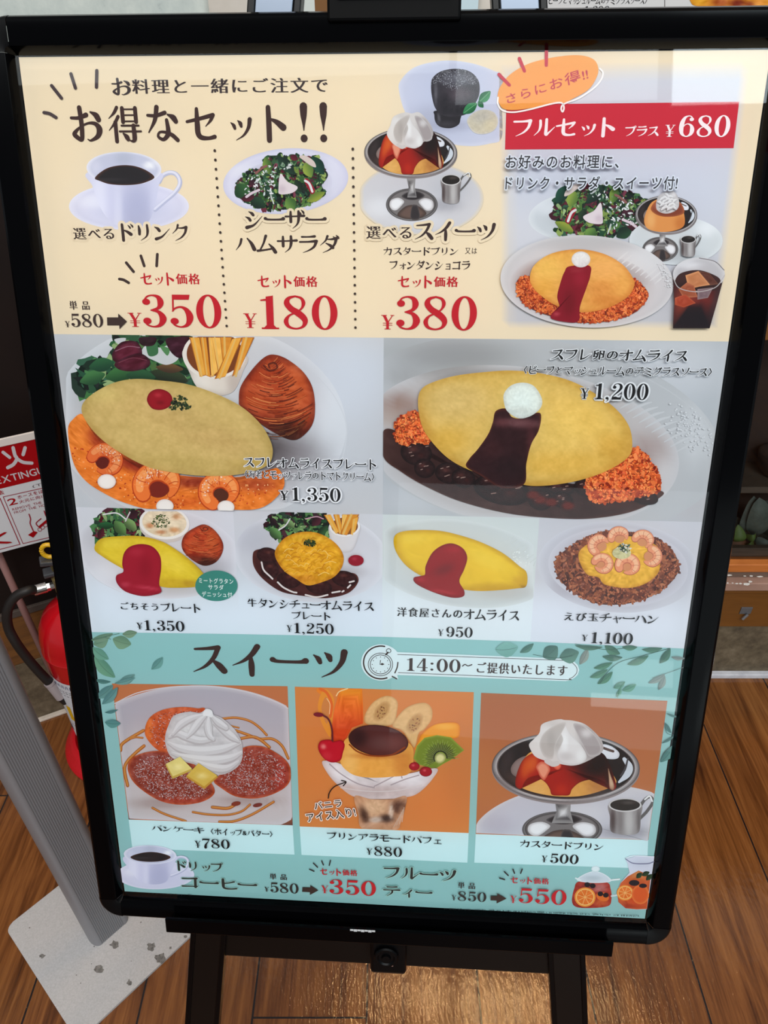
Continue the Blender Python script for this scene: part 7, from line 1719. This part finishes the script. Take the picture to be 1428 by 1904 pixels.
a = Art(); a.line(O_([(340, 455), (336, 370), (312, 300), (268, 268)]), 3.2, (96, 32, 40)); a.blob(O_(ell(240, 266, 36, 16, 5)), (120, 24, 40), nr=3); a.blob(O_([(237, 505), (256, 455), (320, 446), (345, 460), (400, 450), (428, 480), (415, 540), (395, 595), (330, 608), (270, 572)]), (190, 18, 40), nr=9, edge=((140, 8, 24), .82, .7), spots=[(*O_(275, 495), 5, 5, (232, 150, 140), .8), (*O_(300, 560), 10, 8, (206, 60, 70), .5)]); a.build('cherry_print', pf, 'red cherry with its stem')
for x, y, r in ((927, 637, 38), (1010, 675, 45)):
    a = Art(); a.blob(O_(ell(x, y, r, r * .78)), (164, 12, 30), nr=5, edge=((112, 4, 16), .75, .8), spots=[(*O_(x - r * .2, y - r * .2), 3, 2.4, (214, 90, 96), .9)]); a.build('red_currant_print', pf, 'red currant')
a = Art()
for sg in ([(310, 865), (320, 822), (358, 780), (435, 750)], [(405, 738), (438, 749), (418, 776)]): a.line(O_(sg), 2.0, (30, 24, 24), n=5)
text(a, 'バニラ', *O_(215, 948), O_(415, 0)[0], O_(0, 895)[1], (24, 20, 22), 'gothic', (240, 226, 216), 9, rot=11); text(a, 'アイス入り!', *O_(165, 1040), O_(520, 0)[0], O_(0, 975)[1], (24, 20, 22), 'gothic', (240, 226, 216), 9, rot=12); a.build('handwritten_note', pf, 'black handwritten note with an arrow')
CLIP[0] = None; words(O_, 'プリンアラモードパフェ', 300, 1106, 1125, 1162, BK, 'mincho_bold', name='caption', bold=.6); price(O_, (582, 1225, 628, 1270), (640, 1210, 840, 1279), '880', BK)

# ---- custard pudding
pd_ = sweet([(894.6, 1288.2), (1241.1, 1303), (1205.3, 1562), (884.6, 1550.7)], [(884.6, 1550.7), (1205.3, 1562), (1203, 1615), (881.8, 1604)], (176, 104, 64), 'picture of a custard pudding in a silver dish', grad=[(1000, 1300, 1010, 1470, (184, 112, 70))], spots=[(900, 1440, 60, 60, (190, 118, 66), .6)])
Pc = lambda o: [(min(max(x, 88 - (y - 65) * .0385 + 2), 1325 - (y - 118) * .1386 - 2), min(y, 1003 + (x - 52) * .034 - 2)) for x, y in o]
a = Art(); o = Pc(ell(760, 1010, 740, 340, -3, 100)); a.blob(P_(o), (196, 194, 204), nr=12, smooth=False, centre=P_(640, 900), edge=[((212, 208, 212), .97, .8)], spots=[(*P_(1000, 720), 60, 16, (206, 204, 210), .8), (*P_(200, 950), 30, 20, (184, 178, 190), .8), (*P_(1050, 990), 46, 12, (146, 142, 150), .8), (*P_(760, 860), 50, 20, (212, 210, 216), .8)]); a.build('plate_print', pd_, 'pale grey plate')
a0 = len(COL.objects)
silver_dish(P_, pd_, 650, 560, 491, 232, (626, 972, 266, 122), [(578, 790), (684, 790), (680, 850), (700, 930), (556, 930), (588, 850)])
caramel_pudding(P_, pd_, [(318, 660), (345, 580), (400, 470), (520, 440), (800, 440), (900, 480), (960, 600), (985, 660), (930, 700), (760, 748), (590, 752), (440, 726), (345, 690)], [(407, 405), (440, 370), (475, 330), (490, 275), (560, 248), (615, 240), (640, 245), (700, 250), (780, 275), (860, 345), (895, 400), (888, 460), (790, 520), (700, 548), (600, 535), (530, 520), (450, 490), (415, 440)], lambda x, y: (318 + 670 * x, 440 + 312 * y))
pitcher(P_, pd_, 935, 770, 1152, 1008, 1228)
CLIP[0] = None; words(P_, 'カスタードプリン', 345, 1040, 900, 1090, BK, 'mincho_bold', name='caption', bold=.6); price(P_, (487, 1146, 527, 1189), (545, 1132, 735, 1195), '500', BK)

# ---------------------------------------------------------------- bottom strip: coffee and fruit tea
level(1.0e-3)
a = Art(); a.blob(Q_(ell(240, 185, 160, 70)), (214, 214, 232), nr=2); cc = a.build('drink_picture', poster, 'cut-out picture of a white cup of drip coffee')
coffee_cup(Q_, cc, (245, 183, 198, 74), (217, 80, 134, 48), [(117, 92), (160, 74), (220, 66), (280, 74), (322, 92), (290, 110), (220, 117), (150, 110)], [(84, 90), (100, 140), (130, 180), (170, 220), (240, 232), (300, 217), (326, 165), (345, 120), (350, 84), (217, 60)], [(345, 105), (370, 92), (400, 98), (412, 120), (398, 150), (365, 172), (325, 188)], 14, .45)
words(Q_, 'ドリップ', 360, 110, 590, 162, (48, 48, 44), 'mincho', halo=(158, 196, 190), halo_w=5); words(Q_, 'コーヒー', 378, 190, 765, 247, (48, 48, 44), 'mincho', halo=(158, 196, 190), halo_w=5)
words(Q_, '単 品', 828, 177, 915, 206, style='mincho_bold'); price(Q_, (800, 245, 825, 268), (832, 222, 975, 273), '580', (54, 46, 44))
arrow(Q_, [(995, 247), (1035, 249), (1035, 236), (1076, 263), (1033, 286), (1033, 272), (993, 270)])
ticks('emphasis_marks', Q_, [[(1031, 155), (1054, 165)], [(1051, 124), (1072, 145)], [(1093, 112), (1102, 133)], [(1138, 110), (1132, 135)]], 6, (54, 44, 44))
words(Q_, 'セット価格', 1085, 147, 1275, 185, (200, 36, 44), 'mincho_bold'); price(Q_, (1090, 238, 1128, 276), (1133, 205, 1370, 281), '350', (200, 36, 44))
words(R_, 'フルーツ', 32, 74, 365, 130, (48, 44, 42), 'mincho', halo=(164, 204, 196), halo_w=5); words(R_, 'ティー', 30, 164, 257, 214, (48, 44, 42), 'mincho', halo=(164, 204, 196), halo_w=5)
words(R_, '単 品', 372, 149, 452, 177, style='mincho_bold'); price(R_, (343, 208, 366, 231), (372, 190, 503, 234), '850', (54, 46, 44))
arrow(R_, [(523, 212), (553, 213), (553, 200), (596, 224), (550, 246), (550, 233), (522, 232)])
ticks('emphasis_marks', R_, [[(564, 130), (587, 137)], [(586, 101), (603, 118)], [(625, 90), (632, 108)], [(667, 89), (660, 108)]], 6, (54, 44, 44))
words(R_, 'セット価格', 612, 121, 790, 155, (200, 36, 44), 'mincho_bold'); price(R_, (610, 210, 642, 243), (650, 175, 870, 244), '550', (200, 36, 44))
level(6e-4)


def orange_slice(a, x, y, r):
    a.blob(R_(ell(x, y, r, r * .92)), (236, 150, 60), nr=3); a.blob(R_(ell(x, y, r * .86, r * .79)), (240, 196, 120), nr=2); a.blob(R_(ell(x, y, r * .78, r * .71)), (226, 118, 46), nr=4, noise=[(3, 20)])
    for k in range(8): an = k * math.pi / 4 + .3; a.line(R_([(x, y), (x + r * .76 * math.cos(an), y + r * .69 * math.sin(an))]), .9, (242, 190, 116), n=1)


a = Art(); a.line(R_([(1065, 140), (1110, 135)]), 3.0, (226, 236, 240), n=1); a.line(R_([(1070, 210), (1110, 205)]), 3.0, (200, 220, 224), n=1)
a.blob(R_([(895, 235), (905, 180), (930, 145), (1050, 148), (1072, 180), (1076, 225), (1060, 258), (980, 267), (915, 262)]), (166, 52, 42), nr=9, spots=[(*R_(1020, 175), 14, 8, (190, 130, 130), .8), (*R_(920, 250), 14, 8, (150, 40, 30), .8), (*R_(1030, 240), 14, 8, (206, 100, 50), .8), (*R_(970, 170), 14, 6, (120, 60, 60), .7)], noise=[(5, 24)])
a.blob(R_([(918, 140), (950, 112), (1000, 98), (1050, 115), (1072, 145), (990, 152)]), (206, 216, 226), nr=6, edge=((232, 240, 244), .85, .9), spots=[(*R_(990, 130), 16, 5, (176, 190, 200), .7)]); a.blob(R_(ell(1003, 88, 20, 14)), (226, 236, 240), nr=3, edge=((190, 206, 214), .7, .8)); a.line(R_([(912, 130), (935, 140)]), 3, (220, 232, 236), n=1)
orange_slice(a, 955, 217, 48); a.blob(R_(ell(1035, 215, 30, 20, 20)), (220, 110, 44), nr=3)
for x, y in ((1050, 208), (1025, 202), (965, 160), (990, 165)): a.blob(R_(ell(x, y, 13, 11)), (34, 26, 32), nr=3)
a.build('teapot_picture', poster, 'cut-out picture of a glass pot of red fruit tea')
a = Art(); a.line(R_([(1112, 135), (1080, 138)]), 3.0, (232, 240, 242), n=1); a.line(R_([(1100, 208), (1076, 212)]), 3.0, (206, 222, 226), n=1)
o = [(1140, 42), (1150, 65), (1158, 105), (1118, 150), (1100, 195), (1108, 240), (1140, 268), (1190, 274), (1238, 272), (1270, 60), (1272, 32), (1200, 26)]
a.blob(R_([(min(x, 1272 - (y - 30) * .118), y) for x, y in o]), (212, 214, 230), nr=10, smooth=False, spots=[(*R_(1210, 60), 24, 10, (196, 200, 216), .8)])
o = [(1150, 122), (1118, 152), (1101, 195), (1108, 240), (1140, 268), (1190, 273), (1238, 271), (1256, 120), (1200, 95)]
a.blob(R_(o), (198, 88, 44), nr=9, smooth=False, noise=[(5, 26)], spots=[(*R_(1200, 225), 20, 14, (214, 74, 36), .8), (*R_(1200, 110), 20, 8, (206, 150, 90), .7), (*R_(1150, 262), 16, 6, (140, 34, 24), .8)])
orange_slice(a, 1138, 197, 38); a.blob(R_(ell(1208, 205, 40, 44)), (216, 92, 40), nr=4, edge=((232, 140, 70), .85, .7))
for x, y, r in ((1180, 152, 24), (1220, 165, 18)): a.blob(R_(ell(x, y, r, r * .55)), (32, 28, 36), nr=3)
for p0, p1 in (((1190, 130), (1215, 105)), ((1215, 118), (1250, 102)), ((1235, 140), (1262, 112))): leaf(a, R_, p0, p1, 22, (44, 70, 44), c2=(24, 44, 30))
a.line(R_([(1140, 42), (1175, 62), (1240, 64), (1270, 55)]), 1.6, (120, 120, 150)); a.line(R_([(1142, 38), (1180, 28), (1270, 32)]), 1.6, (232, 236, 244)); a.build('pitcher_picture', poster, 'cut-out picture of a glass pitcher of fruit tea with mint')
# fine print along the lower edge, too small to read: strokes only
level(6e-4)
rf = random.Random(2)
for x0, y0, x1, y1, n in ((262, 1660.8, 357, 1664.5, 34), (826, 1689.8, 1188, 1703.5, 130)):
    a = Art()
    for k in range(n):
        t = k / n; x = x0 + (x1 - x0) * t; y = y0 + (y1 - y0) * t
        if rf.random() < .16: continue
        for _ in range(2):
            dx = rf.uniform(0, 1.6); a.line([(x + dx, y - rf.uniform(.2, 1.8)), (x + dx + rf.uniform(-.4, 1.4), y + rf.uniform(.2, 1.8))], .8, (44, 48, 50), n=1, caps=False)
    a.build('fine_print', poster, kind='stuff')
# ================================================================ extinguisher sign (on the pipe of the extinguisher stand)
S_ = zc(0, 790, 7.618)
SIGN = Plane(SGM, on_sign); PL[0] = SIGN; CLIP[0] = None


def sgn(x, y): q = S_(x, y); u, v = SIGN.uv([q[0]], [q[1]]); return float(u[0]), float(v[0])


uc, vtop = sgn(240, 240); _, vbot = sgn(300, 1735); _, vst = sgn(240, 165); _, vred = sgn(240, 848); _, vr0 = sgn(240, 243)
ua, ub = uc - 0.135, uc + 0.135
bm = bmesh.new(); box(bm, (ua, vbot, -0.002), (ub, vst, -0.0002), 0.0006)
MAT['signwhite'] = mat('white_sign_enamel', (206, 206, 210), 0.4)
board = tag(obj('sign_board', bm, MAT['signwhite'], tray, SGM), label='white sign board with a red header')
bm = bmesh.new(); box(bm, (ua - 0.001, vst - 0.012, -0.003), (ub + 0.001, vst + 0.002, 0.0012), 0.0008)
obj('cap_strip', bm, mat('pale_cap_strip', (216, 206, 200), 0.35), board, SGM)
PL[0].z = 1e-4
SR, SD = (158, 6, 14), (140, 20, 34)
a = Art(); uvquad(a, ua + .001, vr0, ub - .001, vred, SR); a.build('red_header', board, 'red header field')
a = Art(); SW = (196, 188, 192)
a.line(S_([(185, 325), (212, 430), (238, 480), (190, 560), (110, 605)]), 50 / S_.s, SW); a.line(S_([(240, 480), (330, 530), (452, 542)]), 46 / S_.s, SW); a.line(S_([(42, 387), (138, 462)]), 44 / S_.s, SW, n=1); a.line(S_([(355, 325), (328, 420)]), 50 / S_.s, SW, n=1)
text(a, 'EXTINGUISHER', *S_(-38, 848), S_(1010, 0)[0], S_(0, 742)[1], SW, 'gothic'); a.build('lettering', board, 'white sign lettering')
a = Art(); GR = (112, 98, 104)
text(a, '(T', *S_(468, 900), S_(590, 0)[0], S_(0, 852)[1], GR, 'plain')
text(a, '2', *S_(128, 1148), S_(238, 0)[0], S_(0, 1050)[1], SR, 'gothic')
text(a, 'ホースをは', *S_(256, 1052), S_(606, 0)[0], S_(0, 1000)[1], (160, 60, 72), 'gothic'); text(a, '火元に向け', *S_(280, 1116), S_(640, 0)[0], S_(0, 1066)[1], (160, 60, 72), 'gothic')
text(a, 'REMOVE THE', *S_(180, 1218), S_(586, 0)[0], S_(0, 1182)[1], (160, 70, 80), 'plain'); text(a, 'FROM THE HO', *S_(206, 1262), S_(640, 0)[0], S_(0, 1226)[1], (160, 70, 80), 'plain')
text(a, '法', *S_(-40, 1005), S_(52, 0)[0], S_(0, 940)[1], SR, 'gothic'); a.build('instruction_text', board)
a = Art()
for sg, w in (([(45, 1020), (640, 888)], 9), ([(45, 1020), (325, 1682)], 9), ([(325, 1682), (760, 1580)], 9), ([(0, 1040), (282, 1692)], 12), ([(282, 1692), (-60, 1778)], 9), ([(410, 1265), (432, 1330), (428, 1400), (470, 1500)], 16), ([(625, 1220), (650, 1290)], 16), ([(580, 1328), (512, 1392), (540, 1440)], 14)):
    a.line(S_(sg), w / S_.s, (150, 26, 44))
a.poly(S_([(395, 1560), (478, 1503), (535, 1520), (470, 1598)]), SR); a.poly(S_([(540, 1440), (665, 1335), (680, 1370), (560, 1470)]), SR)
for x, y in ((562, 1482), (602, 1452), (642, 1420)): a.line(S_(ell(x, y, 28, 26, 0, 15, 0, 359)), 7 / S_.s, (150, 26, 44))
a.poly(S_([(-20, 1560), (60, 1520), (100, 1520), (70, 1545), (-20, 1600)]), SR); a.poly(S_([(-20, 1650), (150, 1655), (175, 1670), (100, 1682), (-20, 1682)]), SR)
a.build('pictogram', board, 'red line drawing of a hand with the hose')

# ================================================================ display case at the right
case = empty('display_case', (1.0, 1.18, 0.168), 'brown wooden display case with dark glass on the stone kerb right of the menu stand', 'display case')


def cbox(name, z0, z1, y0, y1, m, parent=None, x0=-0.47, x1=2.55, bev=0.001, label=None):
    bm = bmesh.new(); box(bm, (x0, y0, z0), (x1, y1, z1), bev)
    return tag(obj(name, bm, m, parent or case), label=label)


dr = cbox('drawer_front', 0.169, 0.279, 1.176, 1.20, MAT['drawer'])
cbox('lip', 0.280, 0.297, 1.168, 1.20, MAT['drawer'])
led = cbox('ledge', 0.297, 0.319, 1.158, 1.20, MAT['ledge'], bev=0.002, label='worn pinkish brown ledge')
MAT['groove'] = noise_mat('dull_brown_groove', [(0.3, (96, 76, 64)), (0.7, (118, 96, 84))], 8, 4, 0.5)
cbox('groove_strip', 0.319, 0.338, 1.178, 1.20, MAT['groove'])
cbox('front_rail', 0.338, 0.360, 1.172, 1.20, MAT['orange_wood'], bev=0.002, label='orange wooden rail under the glass')
cbox('upper_rail', 0.868, 1.02, 1.17, 1.21, MAT['drawer'], bev=0.002)
MAT['case_floor'] = noise_mat('grey_brown_board', [(0.3, (74, 64, 54)), (0.7, (100, 88, 76))], 9, 5, 0.6, stretch=(1, 1, 12))
cbox('case_floor', 0.285, 0.300, 1.202, 1.36, MAT['case_floor']); cbox('inner_board', 0.338, 0.382, 1.2005, 1.212, MAT['case_floor'])
MAT['case_dark'] = noise_mat('dark_case_lining', [(0.3, (44, 30, 24)), (0.7, (58, 42, 34))], 5, 4, 0.7)
cbox('back_panel', 0.300, 1.02, 1.345, 1.36, MAT['case_dark']); cbox('shelf', 0.490, 0.506, 1.25, 1.345, MAT['case_floor'])
cbox('top_panel', 1.02, 1.05, 1.17, 1.52, MAT['case_dark'])
bm = bmesh.new(); v_ = [bm.verts.new(p) for p in ((-0.47, 1.19, 0.36), (2.55, 1.19, 0.36), (2.55, 1.19, 0.868), (-0.47, 1.19, 0.868))]; bm.faces.new(v_)
tag(face_to(obj('glass_pane', bm, MAT['acrylic'], case), (0, -1, 0)), label='clear glass pane of the case')
# lock on the drawer, chips on the ledge
p0, p1 = atY(1374, 1141, 1.175), atY(1400, 1129, 1.175)
bm = bmesh.new(); box(bm, (p0.x, 1.1735, p0.z), (p1.x, 1.176, p1.z), 0.0008); lk = obj('lock_plate', bm, mat('grey_lock_metal', (112, 112, 116), 0.4, 0.5), dr)
q0, q1 = atY(1390, 1141, 1.172), atY(1379, 1149, 1.172)
bm = bmesh.new(); tube(bm, [q0 + Vector((0, -.002, 0)), q1 + Vector((0, -.004, 0))], 0.0035, 10); obj('key', bm, MAT['steel'], lk)
rc = random.Random(9)
for n_, spots_ in (('paint_chip', [(1388, 1086, 7, 3), (1395, 1081.5, 4, 2)]), ('paint_chip', [(1356, 1069.5, 6, 1.6), (1397, 1071, 3, 1.4), (1413, 1072, 6, 1.3), (1385, 1071, 3, 1)]), ('paint_chip', [(1353, 1084, 2, 1.5), (1362, 1084, 2, 1), (1370, 1085, 3, 1.2), (1377, 1085, 3, 1.5)])):
    bm = bmesh.new()
    for x, y, sx, sy in spots_:
        bm.faces.new([bm.verts.new(atY(x + sx * (.7 + .5 * rc.random()) * math.cos(k * math.tau / 10), y + sy * (.7 + .5 * rc.random()) * math.sin(k * math.tau / 10), 1.1575)) for k in range(10)])
    tag(obj(n_, bm, MAT['chip'], led), label='bare white chip in the paint', kind='stuff')

# things behind the glass
MAT['leaf_grey'] = noise_mat('dusty_grey_green_leaf', [(0.3, (66, 78, 70)), (0.7, (104, 116, 106))], 30, 4, 0.6)
MAT['leaf_green'] = noise_mat('fresh_green_leaf', [(0.3, (70, 96, 44)), (0.7, (112, 140, 66))], 30, 4, 0.5)
MAT['leaf_dark'] = noise_mat('dark_leaf', [(0.3, (36, 44, 36)), (0.7, (56, 66, 54))], 30, 4, 0.6)
MAT['tan_root'] = noise_mat('tan_root_skin', [(0.3, (122, 78, 54)), (0.7, (154, 104, 74))], 20, 4, 0.6)
MAT['bowl_dark'] = noise_mat('dark_wicker', [(0.3, (34, 22, 16)), (0.7, (52, 36, 26))], 60, 3, 0.7)


def blade(bm, p0, p1, w, Y, bulge=0.018):
    """a cupped leaf between two pixels at depth Y"""
    a, b = atY(*p0, Y), atY(*p1, Y); d = b - a; s_ = Vector((-d.z, 0, d.x)).normalized(); n = 10; rows = []
    for i in range(n + 1):
        t = i / n; q = max(0.0, math.sin(math.pi * t ** .85)) ** .65 * w / 2; c = a + d * t + Vector((0, -bulge * math.sin(math.pi * t), 0))
        rows.append([bm.verts.new(c + s_ * q * k + Vector((0, k * k * q * .35, 0))) for k in (-1, -.6, -.2, .2, .6, 1)])
    for i in range(n):
        for k in range(5): bm.faces.new((rows[i][k], rows[i + 1][k], rows[i + 1][k + 1], rows[i][k + 1]))
    bmesh.ops.remove_doubles(bm, verts=bm.verts, dist=1e-5)


pl = empty('leafy_plant', (0.80, 1.26, 0.300), 'dusty grey-green leafy plant behind the glass of the display case', 'plant')
for p0, p1, w, Y, m in (((1384, 1000), (1402, 922), .045, 1.261, 'leaf_grey'), ((1408, 998), (1412, 925), .055, 1.249, 'leaf_grey'), ((1424, 1018), (1408, 998), .030, 1.231, 'leaf_grey'), ((1434, 1030), (1412, 1006), .035, 1.225, 'leaf_grey'), ((1372, 1010), (1372, 975), .026, 1.243, 'leaf_green'), ((1384, 995), (1406, 991), .020, 1.237, 'leaf_green'), ((1380, 1002), (1368, 960), .035, 1.273, 'leaf_grey'), ((1396, 1022), (1426, 960), .06, 1.285, 'leaf_dark'), ((1380, 1030), (1400, 985), .05, 1.279, 'leaf_dark'), ((1440, 1000), (1425, 930), .05, 1.273, 'leaf_dark'), ((1384, 1012), (1400, 1003), .02, 1.231, 'leaf_green')):
    bm = bmesh.new(); blade(bm, p0, p1, w, Y); obj('leaf', bm, MAT[m], pl, smooth=True)
bm = bmesh.new(); c0 = atY(1368, 1014, 1.24)
tube(bm, [c0 + Vector((-.03, .01, -.012)), c0 + Vector((-.015, .005, .0)), c0 + Vector((0, 0, .006)), c0 + Vector((.016, 0, -.004)), c0 + Vector((.028, 0, -.016))], [.006, .017, .021, .016, .005], 14)
tag(obj('root_vegetable', bm, MAT['tan_root'], smooth=True), 'tan root-shaped object beside the leafy plant in the display case', 'root vegetable')
b0 = atY(1426, 905, 1.29)
bm = bmesh.new(); lathe(bm, [(0.018, 0.5065), (0.030, 0.513), (0.042, 0.535), (0.046, 0.556), (0.042, 0.557), (0.036, 0.54), (0.02, 0.52)], b0.x + .01, 1.297, 32)
tag(obj('bowl', bm, MAT['bowl_dark'], smooth=True), 'dark round bowl on the shelf inside the display case', 'bowl')

# ================================================================ strip of wall above the board
YB = 1.525


def strip(name, xa, xb, m, label, y=YB, z0=1.05, z1=1.9):
    a_, b_ = atY(xa, 5, y), atY(xb, 5, y); bm = bmesh.new(); box(bm, (a_.x, y - .012, z0), (b_.x, y, z1)); return tag(obj(name, bm, m), kind='structure', label=label)


strip('trim_4', 545, 586, mat('pale_wall_strip', (206, 212, 208), 0.6), 'pale strip of wall between the posts')
strip('trim_5', 586, 660, mat('brown_door_frame', (120, 80, 40), 0.5), 'brown wooden upright behind the top clamp')
strip('window_1', 800, 888, mat('pale_blue_pane', (196, 216, 224), 0.3), 'pale bluish window pane beside the right post')
wp_l = atY(1012, 5, 1.46); wp_r = atY(1700, 5, 1.46)
wp = empty('wall_poster', (wp_l.x, 1.46, 1.10), 'white menu poster with black lettering and orange food on the wall behind, top right', 'poster')
WPM = Matrix(((1, 0, 0, wp_l.x), (0, 0, -1, 1.46), (0, 1, 0, 1.10), (0, 0, 0, 1)))
bm = bmesh.new(); box(bm, (0, 0, -0.004), (wp_r.x - wp_l.x, 0.75, 0), 0.0005)
sheet = obj('sheet', bm, mat('white_poster_paper', (206, 204, 204), 0.5), wp, WPM)


def on_wall(x, y): q = atY(x, y, 1.46); return q.x - wp_l.x, q.z - 1.10


WALLP = Plane(WPM, on_wall); PL[0] = WALLP; PL[0].z = 2e-4
a = Art(); text(a, '〈ビーフとマッシュルームのデミグラスソース〉', 1014, 8.5, 1203, -6, (26, 24, 26), 'mincho_bold', bold=.5); text(a, '1,200', 1086, 27, 1133, 11, (40, 38, 40)); a.build('lettering', sheet)
a = Art(); a.line([(1236, -60), (1236, 60)], 1.6, (120, 116, 116), n=1, caps=False); a.build('divider_line', sheet)
a = Art(); o = [(1282, -14), (1284, 3), (1294, 11), (1330, 12), (1380, 11), (1440, 12), (1470, -10), (1400, -40), (1320, -40)]
a.blob(o, (214, 140, 40), nr=10, noise=[(9, 40)], spots=[(1300, 2, 14, 8, (232, 170, 50), .8), (1372, 6, 16, 8, (120, 40, 34), .9), (1340, 4, 18, 10, (150, 60, 40), .7), (1412, 4, 12, 10, (222, 140, 60), .8), (1395, 8, 8, 6, (130, 46, 34), .8)]); a.build('food_print', sheet, 'orange and brown food picture')
PL[0] = POSTER
